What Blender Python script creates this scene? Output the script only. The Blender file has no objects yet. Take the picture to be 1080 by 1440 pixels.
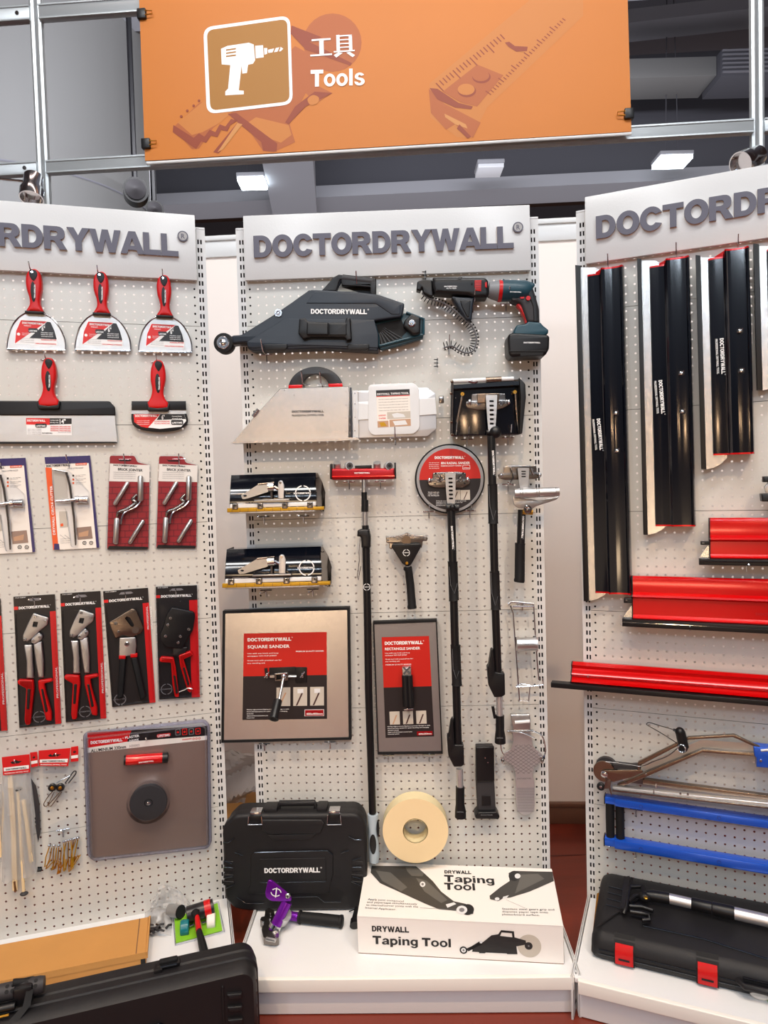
import bpy, bmesh, math, random
from mathutils import Vector, Matrix
from mathutils.geometry import tessellate_polygon
random.seed(7)
SC = bpy.context.scene
COL = SC.collection
PI = math.pi
# ---------------------------------------------------------------- places
CAM_H = 1.415                 # camera height above the floor
FPX, PITCH, ROLL = 979.0, .041, .0281
ST = {'C': (.0306, 2.1612, -.0269), 'L': (-.9689, 2.0372, .2767), 'R': (1.0241, 1.9337, -.3992),
      'W': (0.0, 2.855, -.063), 'H': (0.0, 0.0, 0.0)}          # stands, booth wall, hall
CROPS = {'A': (0, 340, 3.1765), 'B': (0, 620, 3.1765), 'K': (0, 810, 3.1765), 'D': (0, 1010, 3.1765),
         'E': (0, 1200, 2.842), 'F': (280, 360, 3.1765), 'G': (560, 360, 4.5), 'H': (300, 620, 3.857),
         'I': (530, 600, 3.857), 'J': (300, 840, 4.154), 'S': (500, 860, 3.6), 'C': (290, 1100, 4.0),
         'M': (490, 1100, 3.375), 'N': (790, 230, 3.724), 'O': (790, 540, 3.724), 'P': (770, 780, 3.484),
         'Q': (800, 980, 3.857), 'R': (800, 1200, 3.857), 'T': (0, 0, 2.0), 'U': (540, 0, 2.0),
         'V': (0, 1040, 6.545), 'X': (0, 0, 1.0), 'Y': (180, 1220, 6.75), 'Z': (340, 1230, 6.353),
         'a': (820, 1220, 7.714), 'b': (940, 1240, 7.2), 'c': (0, 1330, 5.4), 'd': (1000, 300, 3.43)}

def ray(px, py):
    a0, b0 = (px-540)/FPX, (py-720)/FPX
    c, s = math.cos(ROLL), math.sin(ROLL)
    a = a0*c-b0*s; b = a0*s+b0*c
    cp, sp = math.cos(PITCH), math.sin(PITCH)
    return (a, cp-b*sp, -b*cp-sp)

def on_plane(s, px, py, w):
    """point of the upright plane w in front of stand s -> (u, z above floor)"""
    X, Z, t = ST[s]; r = ray(px, py)
    nx, ny = math.sin(t), -math.cos(t)
    k = (X*nx+Z*ny+w)/(r[0]*nx+r[1]*ny)
    return ((r[0]*k-X)*math.cos(t)+(r[1]*k-Z)*math.sin(t), r[2]*k+CAM_H)

def on_level(s, px, py, z):
    """point of the level plane at height z -> (u, w)"""
    X, Z, t = ST[s]; r = ray(px, py)
    k = (z-CAM_H)/r[2]
    dx, dy = r[0]*k-X, r[1]*k-Z
    return (dx*math.cos(t)+dy*math.sin(t), dx*math.sin(t)-dy*math.cos(t))

class Q:
    """measures taken on an upright plane of a stand"""
    def __init__(self, crop, s, w): self.c, self.s, self.w = CROPS[crop], s, w
    def __call__(self, x, y, w=None):
        return on_plane(self.s, x/self.c[2]+self.c[0], y/self.c[2]+self.c[1], self.w if w is None else w)
    def l(self, pts, w=None): return [self(x, y, w) for x, y in pts]
    def p3(self, x, y, w=None):
        w = self.w if w is None else w
        u, z = self(x, y, w); return (u, w, z)
    def lev(self, x, y, z):
        u, w = on_level(self.s, x/self.c[2]+self.c[0], y/self.c[2]+self.c[1], z); return (u, w, z)

# ---------------------------------------------------------------- materials
def lin(c):
    return tuple(((x/255)/12.92 if x/255 <= .04045 else ((x/255+.055)/1.055)**2.4) for x in c)
MATS = {}
def mat(name, rgb, rough=.5, metal=0., emit=0., bump=0., bscale=200., spec=.5, coat=0., vary=0., vscale=5., aniso=None):
    m = bpy.data.materials.new(name); m.use_nodes = True
    nt = m.node_tree; b = nt.nodes['Principled BSDF']
    b.inputs['Base Color'].default_value = (*lin(rgb), 1)
    b.inputs['Roughness'].default_value = rough
    b.inputs['Metallic'].default_value = metal
    b.inputs['Specular IOR Level'].default_value = spec
    b.inputs['Coat Weight'].default_value = coat
    b.inputs['Coat Roughness'].default_value = .08
    if emit:
        b.inputs['Emission Color'].default_value = (*lin(rgb), 1); b.inputs['Emission Strength'].default_value = emit
    tc = nt.nodes.new('ShaderNodeTexCoord')
    if bump:
        n = nt.nodes.new('ShaderNodeTexNoise'); n.inputs['Scale'].default_value = bscale
        n.inputs['Detail'].default_value = 4
        mp = nt.nodes.new('ShaderNodeMapping')
        if aniso: mp.inputs['Scale'].default_value = aniso
        nt.links.new(tc.outputs['Object'], mp.inputs[0]); nt.links.new(mp.outputs[0], n.inputs['Vector'])
        bp = nt.nodes.new('ShaderNodeBump'); bp.inputs['Strength'].default_value = bump
        bp.inputs['Distance'].default_value = .002
        nt.links.new(n.outputs['Fac'], bp.inputs['Height']); nt.links.new(bp.outputs[0], b.inputs['Normal'])
    if vary:
        n = nt.nodes.new('ShaderNodeTexNoise'); n.inputs['Scale'].default_value = vscale; n.inputs['Detail'].default_value = 5
        mp = nt.nodes.new('ShaderNodeMapping')
        if aniso: mp.inputs['Scale'].default_value = aniso
        nt.links.new(tc.outputs['Object'], mp.inputs[0]); nt.links.new(mp.outputs[0], n.inputs['Vector'])
        r = nt.nodes.new('ShaderNodeMapRange'); r.inputs['To Min'].default_value = 1-vary; r.inputs['To Max'].default_value = 1+vary
        nt.links.new(n.outputs['Fac'], r.inputs['Value'])
        h = nt.nodes.new('ShaderNodeHueSaturation'); h.inputs['Color'].default_value = (*lin(rgb), 1)
        nt.links.new(r.outputs[0], h.inputs['Value']); nt.links.new(h.outputs[0], b.inputs['Base Color'])
    MATS[name] = m
    return name

def clear_mat(name, tint=(245, 247, 250), gloss=.25, rough=.08, milky=0.):
    m = bpy.data.materials.new(name); m.use_nodes = True
    nt = m.node_tree; out = nt.nodes['Material Output']; nt.nodes.remove(nt.nodes['Principled BSDF'])
    t = nt.nodes.new('ShaderNodeBsdfTransparent'); t.inputs[0].default_value = (*lin(tint), 1)
    g = nt.nodes.new('ShaderNodeBsdfGlossy'); g.inputs['Roughness'].default_value = rough
    lw = nt.nodes.new('ShaderNodeLayerWeight'); lw.inputs['Blend'].default_value = gloss
    tc = nt.nodes.new('ShaderNodeTexCoord'); n = nt.nodes.new('ShaderNodeTexNoise'); n.inputs['Scale'].default_value = 28
    nt.links.new(tc.outputs['Object'], n.inputs['Vector'])
    bp = nt.nodes.new('ShaderNodeBump'); bp.inputs['Strength'].default_value = .35; bp.inputs['Distance'].default_value = .004
    nt.links.new(n.outputs['Fac'], bp.inputs['Height']); nt.links.new(bp.outputs[0], g.inputs['Normal'])
    mx = nt.nodes.new('ShaderNodeMixShader')
    nt.links.new(lw.outputs['Fresnel'], mx.inputs[0]); nt.links.new(t.outputs[0], mx.inputs[1]); nt.links.new(g.outputs[0], mx.inputs[2])
    last = mx
    if milky:
        d = nt.nodes.new('ShaderNodeBsdfDiffuse'); d.inputs[0].default_value = (*lin((225, 222, 218)), 1)
        m2 = nt.nodes.new('ShaderNodeMixShader'); m2.inputs[0].default_value = milky
        nt.links.new(mx.outputs[0], m2.inputs[1]); nt.links.new(d.outputs[0], m2.inputs[2]); last = m2
    nt.links.new(last.outputs[0], out.inputs[0])
    MATS[name] = m
    return name

WHITE = mat('white powder coated steel', (206, 205, 200), .20, bump=.22, bscale=420)
POSTW = mat('white painted upright', (212, 212, 212), .35)
SIGNW = mat('white sign face', (214, 215, 216), .24, bump=.12, bscale=160)
HEADW = mat('white painted metal', (224, 226, 228), .24, bump=.12, bscale=160)
LETTER = mat('slate grey lettering', (92, 90, 104), .45)
LEDGE = mat('pale letter edge', (205, 185, 165), .5)
LIPW = mat('cream white lip', (238, 236, 230), .35)
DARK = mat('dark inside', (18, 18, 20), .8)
RED = mat('red plastic', (196, 10, 14), .34, spec=.4)
REDG = mat('red anodised metal', (200, 2, 6), .2, metal=.2, coat=.3)
REDD = mat('deep red anodised metal', (165, 8, 22), .3, metal=.4)
BLACK = mat('black plastic', (15, 15, 18), .38, spec=.4)
BLACKR = mat('black rubber', (20, 20, 22), .6, spec=.3, bump=.25, bscale=1200)
BLACKG = mat('black gloss metal', (6, 9, 18), .12, coat=.5)
BLACKT = mat('black textured case plastic', (21, 20, 23), .45, spec=.4, bump=.35, bscale=900)
BLUEBLK = mat('blue black matte plastic', (20, 31, 44), .40, bump=.1, bscale=900)
TEAL = mat('dark teal plastic', (18, 62, 76), .4)
TEALG = mat('green blue plastic', (14, 112, 120), .3)
DGREY = mat('dark grey rubber', (46, 44, 47), .6)
MGREY = mat('mid grey plastic', (120, 122, 126), .45)
LGREY = mat('light blue grey plastic', (176, 190, 200), .4)
STEEL = mat('polished steel', (205, 205, 208), .16, metal=1.)
STEELB = mat('brushed steel', (200, 200, 200), .32, metal=1., bump=.15, bscale=60, aniso=(1, 1, 40))
ALU = mat('satin aluminium', (214, 214, 216), .38, metal=.85)
ALUB = mat('brushed aluminium sheet', (214, 212, 210), .27, metal=.9, bump=.06, bscale=90, aniso=(1, 1, 14))
ALUP = mat('speckled aluminium plate', (165, 165, 168), .34, metal=.9, bump=.3, bscale=700)
IRON = mat('dull grey metal', (138, 132, 128), .24, metal=1., bump=.2, bscale=45)
BROWNM = mat('greyish bronze metal', (140, 124, 110), .27, metal=1., bump=.12, bscale=40)
BRASS = mat('brass', (200, 150, 60), .3, metal=1.)
GOLD = mat('gold yellow strip', (190, 145, 30), .35, metal=.4)
CREAM = mat('cream paper tape', (240, 214, 168), .75)
CREAMS = mat('cream tape edge', (226, 212, 170), .7, bump=.4, bscale=60, aniso=(1, 40, 1))
PURPLE = mat('purple anodised metal', (118, 24, 160), .24, metal=.55)
BLUE = mat('blue anodised metal', (28, 92, 214), .24, metal=.35, coat=.4)
WPRINT = mat('white print', (240, 240, 240), .5)
GPRINT = mat('grey print', (120, 118, 122), .5)
BPRINT = mat('black print', (28, 26, 28), .5)
RPRINT = mat('red print', (214, 30, 26), .4)
RCARD = mat('red card', (208, 22, 28), .3)
KCARD = mat('black card', (24, 22, 25), .35)
BRPRINT = mat('dark brown print', (70, 42, 40), .5)
PLAQRED = mat('red plaque print', (190, 26, 14), .42)
PLAQBLK = mat('black plaque print', (30, 24, 27), .42)
PAPER = mat('paper white', (238, 232, 224), .6)
BOXW = mat('white box board', (240, 236, 232), .45)
BOXIN = mat('brown box board', (120, 85, 60), .8)
KRAFT = mat('brown kraft board', (196, 140, 74), .72, vary=.10, vscale=9)
KRAFTD = mat('yellow brown board', (170, 120, 30), .75)
PURCARD = mat('dark violet card', (48, 42, 98), .3)
ORCARD = mat('orange card', (226, 90, 40), .35)
BRICKC = mat('brick red card', (150, 36, 44), .35)
MORTAR = mat('brick joint line', (96, 20, 32), .5)
GREENC = mat('lime green card', (128, 190, 40), .35)
SKIN = mat('tan photo print', (190, 150, 120), .6)
GREYPH = mat('grey photo print', (196, 188, 176), .6)
HAWK = mat('grey brown aluminium sheet', (152, 132, 124), .36, metal=.5)
CLEAR = clear_mat('clear plastic film', gloss=.06)
CLEARB = clear_mat('clear plastic shell', tint=(240, 241, 248), gloss=.12, milky=.05)
MILKY = clear_mat('milky plastic bag', gloss=.12, milky=.32)
BUBBLE = clear_mat('bubble wrap plastic', gloss=.15, milky=.62)

# ---------------------------------------------------------------- geometry helpers
def sm(pts, k=4):
    """closed smooth curve through points"""
    n = len(pts); out = []
    for i in range(n):
        p0, p1, p2, p3 = pts[i-1], pts[i], pts[(i+1) % n], pts[(i+2) % n]
        for j in range(k):
            t = j/k
            out.append(tuple(.5*((2*p1[d])+(-p0[d]+p2[d])*t+(2*p0[d]-5*p1[d]+4*p2[d]-p3[d])*t*t+(-p0[d]+3*p1[d]-3*p2[d]+p3[d])*t**3) for d in range(len(p1))))
    return out
def smo(pts, k=5):
    """open smooth curve"""
    P = [pts[0]]+list(pts)+[pts[-1]]; out = []
    for i in range(1, len(P)-2):
        p0, p1, p2, p3 = P[i-1:i+3]
        for j in range(k):
            t = j/k
            out.append(tuple(.5*((2*p1[d])+(-p0[d]+p2[d])*t+(2*p0[d]-5*p1[d]+4*p2[d]-p3[d])*t*t+(-p0[d]+3*p1[d]-3*p2[d]+p3[d])*t**3) for d in range(len(p1))))
    out.append(tuple(pts[-1])); return out
def area2(p): return sum(p[i-1][0]*p[i][1]-p[i][0]*p[i-1][1] for i in range(len(p)))
def inset(pts, d):
    n = len(pts); s = 1 if area2(pts) > 0 else -1; out = []
    for i in range(n):
        a, b, c = pts[i-1], pts[i], pts[(i+1) % n]
        e1 = Vector((b[0]-a[0], b[1]-a[1])); e2 = Vector((c[0]-b[0], c[1]-b[1]))
        if e1.length < 1e-9: e1 = e2.copy()
        if e2.length < 1e-9: e2 = e1.copy()
        e1.normalize(); e2.normalize()
        n1 = Vector((-e1.y, e1.x))*s; n2 = Vector((-e2.y, e2.x))*s
        m = n1+n2
        if m.length < .3: m = n1
        m.normalize(); k = d/max(.5, m.dot(n1))
        out.append((b[0]+m.x*k, b[1]+m.y*k))
    return out
def circ(c, r, n=24, a0=0, a1=2*PI, ry=None):
    full = abs(a1-a0-2*PI) < 1e-6
    m = n if full else n+1
    return [(c[0]+r*math.cos(a0+(a1-a0)*i/n), c[1]+(ry or r)*math.sin(a0+(a1-a0)*i/n)) for i in range(m)]
def rrect(u0, z0, u1, z1, r=.005, n=4):
    if u0 > u1: u0, u1 = u1, u0
    if z0 > z1: z0, z1 = z1, z0
    r = min(r, (u1-u0)/2.01, (z1-z0)/2.01); o = []
    for cx, cy, a in ((u1-r, z0+r, -PI/2), (u1-r, z1-r, 0), (u0+r, z1-r, PI/2), (u0+r, z0+r, PI)):
        for i in range(n+1):
            b = a+PI/2*i/n; o.append((cx+r*math.cos(b), cy+r*math.sin(b)))
    return o
def rect(u0, z0, u1, z1): return [(u0, z0), (u1, z0), (u1, z1), (u0, z1)]
def roundp(pts, r, n=4):
    """polygon with rounded corners"""
    out = []; N = len(pts)
    for i in range(N):
        a, b, c = Vector(pts[i-1]), Vector(pts[i]), Vector(pts[(i+1) % N])
        d1, d2 = (a-b), (c-b); k = min(r, d1.length*.45, d2.length*.45)
        p, q = b+d1.normalized()*k, b+d2.normalized()*k
        for j in range(n+1):
            t = j/n; out.append(tuple((1-t)**2*p+2*t*(1-t)*b+t*t*q))
    return out
def quadpt(q, a, b):
    """bilinear point of a quad q = TL, TR, BR, BL; a right 0..1, b down 0..1"""
    (x0, y0), (x1, y1), (x2, y2), (x3, y3) = q
    return ((1-b)*((1-a)*x0+a*x1)+b*((1-a)*x3+a*x2), (1-b)*((1-a)*y0+a*y1)+b*((1-a)*y3+a*y2))

TEXTC = {}
def text_mesh(s, bold):
    key = (s, bold)
    if key not in TEXTC:
        cu = bpy.data.curves.new('lettering', 'FONT'); cu.body = s; cu.size = 1; cu.offset = bold; cu.resolution_u = 2
        ob = bpy.data.objects.new('lettering', cu); COL.objects.link(ob)
        dg = bpy.context.evaluated_depsgraph_get()
        me = bpy.data.meshes.new_from_object(ob.evaluated_get(dg))
        me.calc_loop_triangles()
        vs = [tuple(v.co) for v in me.vertices]; fs = [tuple(t.vertices) for t in me.loop_triangles]
        bpy.data.objects.remove(ob); bpy.data.curves.remove(cu); bpy.data.meshes.remove(me)
        if not vs: vs = [(0, 0, 0), (1, 1, 0)]; fs = []
        x0 = min(v[0] for v in vs); x1 = max(v[0] for v in vs)
        TEXTC[key] = (vs, fs, x0, x1)
    return TEXTC[key]

# bold wide capitals for the trade name
def _glyphs():
    g = {}
    def ell(cx, cy, rx, ry, n=28, a0=0, a1=2*PI): return circ((cx, cy), rx, n, a0, a1, ry)
    S = .27
    def dshape(w, i):
        r = .5-i
        return [(i, i), (w-.46, i)]+[(w-.46+(.46-i)*math.sin(a), .5-(.5-i)*math.cos(a)) for a in [PI*k/16 for k in range(1, 16)]]+[(w-.46, 1-i), (i, 1-i)]
    din = [(S, .22), (.40, .22)]+[(.40+.19*math.sin(PI*k/14), .5-.28*math.cos(PI*k/14)) for k in range(1, 14)]+[(.40, .78), (S, .78)]
    g['D'] = (.88, dshape(.85, 0), [din])
    g['O'] = (.98, ell(.485, .5, .485, .52), [ell(.485, .5, .21, .29)])
    c = [(.48+.475*math.cos(a), .5+.52*math.sin(a)) for a in [math.radians(28+(304*k/24)) for k in range(25)]]
    ci = [(.48+.21*math.cos(a), .5+.285*math.sin(a)) for a in [math.radians(40+(280*k/20)) for k in range(21)]]
    g['C'] = (.94, c+ci[::-1], [])
    g['T'] = (.86, [(.29, 0), (.56, 0), (.56, .77), (.85, .77), (.85, 1), (0, 1), (0, .77), (.29, .77)], [])
    g['R'] = (.95, [(0, 0), (.27, 0), (.27, .38), (.38, .38), (.44, .34), (.62, 0), (.93, 0), (.74, .34), (.66, .42), (.77, .47), (.84, .56), (.86, .70), (.84, .83), (.78, .92), (.68, .98), (.55, 1), (0, 1)],
              [[(.27, .57), (.46, .57), (.54, .60), (.57, .69), (.54, .77), (.46, .80), (.27, .80)]])
    g['Y'] = (.93, [(.33, 0), (.60, 0), (.60, .42), (.94, 1), (.64, 1), (.465, .67), (.29, 1), (-.01, 1), (.33, .42)], [])
    g['W'] = (1.32, [(.25, 0), (.53, 0), (.66, .56), (.79, 0), (1.07, 0), (1.32, 1), (1.05, 1), (.925, .40), (.79, 1), (.53, 1), (.395, .40), (.27, 1), (0, 1)], [])
    g['A'] = (.96, [(-.03, 0), (.25, 0), (.31, .17), (.66, .17), (.72, 0), (1.01, 0), (.64, 1), (.34, 1)], [[(.38, .36), (.485, .69), (.59, .36)]])
    g['L'] = (.78, [(0, 0), (.76, 0), (.76, .24), (.27, .24), (.27, 1), (0, 1)], [])
    # small letters, x height .73
    def arc(cx, cy, rx, ry, a0, a1, n=16): return [(cx+rx*math.cos(math.radians(a0+(a1-a0)*k/n)), cy+ry*math.sin(math.radians(a0+(a1-a0)*k/n))) for k in range(n+1)]
    K = .21
    g['o'] = (.80, ell(.385, .365, .385, .385), [ell(.385, .365, .175, .215)])
    g['l'] = (.34, [(.03, 0), (.26, 0), (.26, 1), (.03, 1)], [])
    g['i'] = (.34, [(.03, 0), (.26, 0), (.26, .73), (.03, .73)], [])
    g['dot'] = (0, [(.03, .83), (.26, .83), (.26, 1.0), (.03, 1.0)], [])
    g['n'] = (.78, [(.03, 0), (.26, 0), (.26, .42)]+arc(.38, .42, .12, .15, 180, 0, 8)+[(.50, 0), (.73, 0), (.73, .45)]+arc(.48, .48, .25, .27, 0, 110, 8)+[(.26, .62), (.25, .73), (.03, .73)], [])
    bowl = arc(.36, .365, .36, .385, 60, 300, 20)
    g['p'] = (.80, [(.03, -.28), (.26, -.28), (.26, .06)]+arc(.40, .365, .37, .385, -115, 115, 20)+[(.26, .66), (.25, .73), (.03, .73)], [ell(.395, .365, .16, .20)])
    g['g'] = (.80, [(.73, .73), (.52, .73), (.51, .66)]+arc(.37, .375, .37, .37, 65, 290, 20)+[(.50, .05), (.50, -.02)]+arc(.36, -.02, .14, .12, 0, -150, 8)+[(.03, -.10)]+arc(.37, -.02, .36, .28, 200, 360, 12), [ell(.375, .375, .15, .19)])
    g['a'] = (.78, [(.51, .06), (.53, 0), (.77, 0), (.73, .12), (.73, .48)]+arc(.42, .50, .31, .25, 0, 150, 10)+[(.06, .52), (.28, .49)]+arc(.39, .50, .11, .09, 170, 0, 6)+[(.50, .44)]+[(.30, .40), (.12, .34), (.02, .22)]+arc(.24, .19, .22, .21, 180, 290, 8)+[(.42, .01)], [[(.50, .30), (.50, .23), (.44, .15), (.34, .13), (.26, .16), (.25, .22), (.32, .27)]])
    g['s'] = (.72, arc(.36, .52, .32, .23, 20, 200, 10)+[(.10, .40), (.22, .33), (.42, .28), (.46, .23)]+arc(.35, .22, .11, .09, 0, -160, 6)+[(.02, .24)]+arc(.36, .22, .34, .24, 190, 380, 12)+[(.58, .40), (.44, .44), (.26, .48)]+arc(.36, .52, .10, .09, 170, 20, 5), [])
    return g
GLY = _glyphs()
BRAND = 'DOCTORDRYWALL'
BRANDW = sum(GLY[c][0] for c in BRAND)

class Part:
    def __init__(s, name, label=None, kind=None):
        s.name, s.label, s.kind = name, label, kind
        s.v, s.f, s.fm, s.mats, s.kids, s.frame, s.flat = [], [], [], [], [], None, False
    def part(s, name, label=None):
        p = Part(name, label); p.frame = s.frame; s.kids.append(p); return p
    def setframe(s, o=None, a=None, b=None, c=None):
        """o origin, a right, b towards viewer, c up: (u,w,z) triples"""
        if o is None: s.frame = None
        else: s.frame = tuple(Vector(x) for x in (o, a, b, c))
        return s
    def add(s, vs, fs, m):
        if m not in s.mats: s.mats.append(m)
        mi = s.mats.index(m); n = len(s.v)
        fr = s.frame
        for v in vs:
            if fr: q = fr[0]+fr[1]*v[0]+fr[2]*v[1]+fr[3]*v[2]; s.v.append((q[0], -q[1], q[2]))
            else: s.v.append((v[0], -v[1], v[2]))
        for f in fs: s.f.append([i+n for i in f]); s.fm.append(mi)
        return s
    # solids
    def prism(s, o, w0, w1, m, holes=(), r=0., seg=3, back=True, mside=None, dish=0.):
        o = list(o)
        if area2(o) < 0: o = o[::-1]
        n = len(o); hs = [list(h) for h in holes]
        rings = [[(x, w0, z) for x, z in o]]
        if r: 
            rings.append([(x, w1-r, z) for x, z in o])
            for k in range(1, seg+1):
                a = PI/2*k/seg
                rings.append([(x, w1-r+r*math.sin(a), z) for x, z in inset(o, r*(1-math.cos(a)))])
        else: rings.append([(x, w1, z) for x, z in o])
        vs = [p for R in rings for p in R]; fs = []
        for k in range(len(rings)-1):
            for i in range(n):
                j = (i+1) % n; fs.append((k*n+i, k*n+j, (k+1)*n+j, (k+1)*n+i))
        hv = []; 
        for h in hs:
            b = len(vs); k = len(h)
            vs += [(x, w0, z) for x, z in h]+[(x, w1-dish, z) for x, z in h]
            for i in range(k): j = (i+1) % k; fs.append((b+i, b+k+i, b+k+j, b+j))
            hv.append((b, k))
        if mside: s.add(vs, fs, mside); vsf = vs; fs = []
        def cap(outer, holeidx, fs):
            idx = list(outer)
            loops = [[Vector((vs[i][0], vs[i][2], 0)) for i in outer]]
            for hi in holeidx: loops.append([Vector((vs[i][0], vs[i][2], 0)) for i in hi]); idx += list(hi)
            if len(loops) == 1 and len(outer) <= 4: fs.append(tuple(outer)); return
            for t in tessellate_polygon(loops): fs.append(tuple(idx[i] for i in t))
        cap(range((len(rings)-1)*n, len(rings)*n), [range(b+k, b+2*k) for b, k in hv], fs)
        if back: cap(range(0, n), [range(b, b+k) for b, k in hv], fs)
        return s.add(vs, fs, m)
    def sheet(s, o, w, m, holes=()):
        loops = [[Vector((x, z, 0)) for x, z in o]]+[[Vector((x, z, 0)) for x, z in h] for h in holes]
        flat = [p for L in [o]+list(holes) for p in L]
        if len(o) <= 4 and not holes: fs = [tuple(range(len(o)))]
        else: fs = [tuple(t) for t in tessellate_polygon(loops)]
        return s.add([(x, w, z) for x, z in flat], fs, m)
    def rbox(s, u0, u1, w0, w1, z0, z1, m, r=.004, seg=2):
        bm = bmesh.new(); bmesh.ops.create_cube(bm, size=1)
        for v in bm.verts: v.co = ((u0+u1)/2+v.co.x*(u1-u0), (w0+w1)/2+v.co.y*(w1-w0), (z0+z1)/2+v.co.z*(z1-z0))
        r = min(r, abs(u1-u0)*.45, abs(w1-w0)*.45, abs(z1-z0)*.45)
        if r > 0: bmesh.ops.bevel(bm, geom=bm.edges[:], offset=r, segments=seg, profile=.5, affect='EDGES')
        bm.verts.index_update()
        vs = [tuple(v.co) for v in bm.verts]; fs = [tuple(v.index for v in f.verts) for f in bm.faces]
        bm.free(); return s.add(vs, fs, m)
    def tube(s, path, r, m, seg=10, closed=False, caps=True, flat=None):
        P = [Vector(p) for p in path]; n = len(P)
        rs = r if isinstance(r, (list, tuple)) else [r]*n
        T = []
        for i in range(n):
            if closed: t = P[(i+1) % n]-P[i-1]
            else: t = P[min(i+1, n-1)]-P[max(i-1, 0)]
            T.append(t.normalized() if t.length > 1e-9 else Vector((0, 0, 1)))
        ref = Vector((0, 1, 0)) if abs(T[0].y) < .9 else Vector((1, 0, 0))
        N = (ref-T[0]*ref.dot(T[0])).normalized(); vs = []
        for i in range(n):
            N = (N-T[i]*N.dot(T[i]))
            N = N.normalized() if N.length > 1e-6 else T[i].orthogonal().normalized()
            B = T[i].cross(N)
            for k in range(seg):
                a = 2*PI*k/seg+(PI/seg if seg == 4 else 0)
                f = flat or 1
                vs.append(tuple(P[i]+(N*math.cos(a)*f+B*math.sin(a))*rs[i]))
        fs = []
        for i in range(n if closed else n-1):
            j = (i+1) % n
            for k in range(seg): l = (k+1) % seg; fs.append((i*seg+k, i*seg+l, j*seg+l, j*seg+k))
        if caps and not closed: fs += [tuple(range(seg)), tuple(range((n-1)*seg, n*seg))]
        return s.add(vs, fs, m)
    def lathe(s, o, axis, prof, m, seg=32, caps=True):
        """prof: (radius, distance along axis)"""
        A = Vector(axis).normalized(); N = A.orthogonal().normalized(); B = A.cross(N); O = Vector(o); vs = []
        for r, h in prof:
            for k in range(seg):
                a = 2*PI*k/seg; vs.append(tuple(O+A*h+(N*math.cos(a)+B*math.sin(a))*max(r, 1e-5)))
        fs = []
        for i in range(len(prof)-1):
            for k in range(seg): l = (k+1) % seg; fs.append((i*seg+k, i*seg+l, (i+1)*seg+l, (i+1)*seg+k))
        if caps: fs += [tuple(range(seg)), tuple(range((len(prof)-1)*seg, len(prof)*seg))]
        return s.add(vs, fs, m)
    def disc(s, c, w0, w1, r, m, seg=24, rb=0):
        return s.lathe((c[0], w0, c[1]), (0, 1, 0), [(r, 0), (r, w1-w0-rb), (r-rb, w1-w0)] if rb else [(r, 0), (r, w1-w0)], m, seg)
    def ball(s, c, r, m, seg=14, sc=(1, 1, 1)):
        vs = []; fs = []; R = seg//2
        for i in range(R+1):
            for k in range(seg):
                a, b = PI*i/R, 2*PI*k/seg
                vs.append((c[0]+r*sc[0]*math.sin(a)*math.cos(b), c[1]+r*sc[1]*math.sin(a)*math.sin(b), c[2]+r*sc[2]*math.cos(a)))
        for i in range(R):
            for k in range(seg): l = (k+1) % seg; fs.append((i*seg+k, i*seg+l, (i+1)*seg+l, (i+1)*seg+k))
        return s.add(vs, fs, m)
    def loft(s, rings, m, closed=True, caps=True):
        n = len(rings[0]); vs = [p for R in rings for p in R]; fs = []
        for i in range(len(rings)-1):
            for k in range(n if closed else n-1): l = (k+1) % n; fs.append((i*n+k, i*n+l, (i+1)*n+l, (i+1)*n+k))
        if caps: fs += [tuple(range(n)), tuple(range((len(rings)-1)*n, len(rings)*n))]
        return s.add(vs, fs, m)
    # print
    def text(s, t, p0, p1, h, w, m, bold=.012, up=None):
        bold = min(bold, .018+bold*.22)
        """t set from p0 to p1 (u,z) with capital height h, lying at depth w"""
        vs, fs, x0, x1 = text_mesh(t, bold)
        d = Vector((p1[0]-p0[0], p1[1]-p0[1])); n = Vector(up) if up else Vector((-d.y, d.x)).normalized()
        k = 1/(x1-x0); hh = h/.72
        return s.add([(p0[0]+d.x*(v[0]-x0)*k+n.x*v[1]*hh, w, p0[1]+d.y*(v[0]-x0)*k+n.y*v[1]*hh) for v in vs], fs, m)
    def brand(s, p0, p1, h, w, m, reg=True, up=None, depth=0):
        d = Vector((p1[0]-p0[0], p1[1]-p0[1])); n = Vector(up) if up else Vector((-d.y, d.x)).normalized(); x = 0
        for ch in BRAND:
            wd, o, hs = GLY[ch]
            f = lambda q: (p0[0]+d.x*(x+q[0])/BRANDW+n.x*q[1]*h, p0[1]+d.y*(x+q[0])/BRANDW+n.y*q[1]*h)
            s.sheet([f(q) for q in o], w, m, [[f(q) for q in hh] for hh in hs]); x += wd
        if reg:
            q = (p1[0]+d.x*.02+n.x*h*.95, p1[1]+d.y*.02+n.y*h*.95); r = h*.16
            s.sheet(circ(q, r, 12), w, m, [circ(q, r*.65, 10)])
        return s

def words(s, t, p0, p1, h, w, m, up=None, depth=None):
    """bold lettering drawn from the hand made capitals and small letters"""
    d = Vector((p1[0]-p0[0], p1[1]-p0[1])); n = Vector(up) if up else Vector((-d.y, d.x)).normalized(); x = 0
    tot = sum(.30 if c == ' ' else GLY[c][0]+.03 for c in t)
    for ch in t:
        if ch == ' ': x += .30; continue
        for c2 in ((ch, 'dot') if ch == 'i' else (ch,)):
            wd, o, hs = GLY[c2]
            f = lambda q: (p0[0]+d.x*(x+q[0])/tot+n.x*q[1]*h, p0[1]+d.y*(x+q[0])/tot+n.y*q[1]*h)
            s.sheet([f(q) for q in o], w, m, [[f(q) for q in hh] for hh in hs])
        x += GLY[ch][0]+.03
Part.words = words

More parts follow.
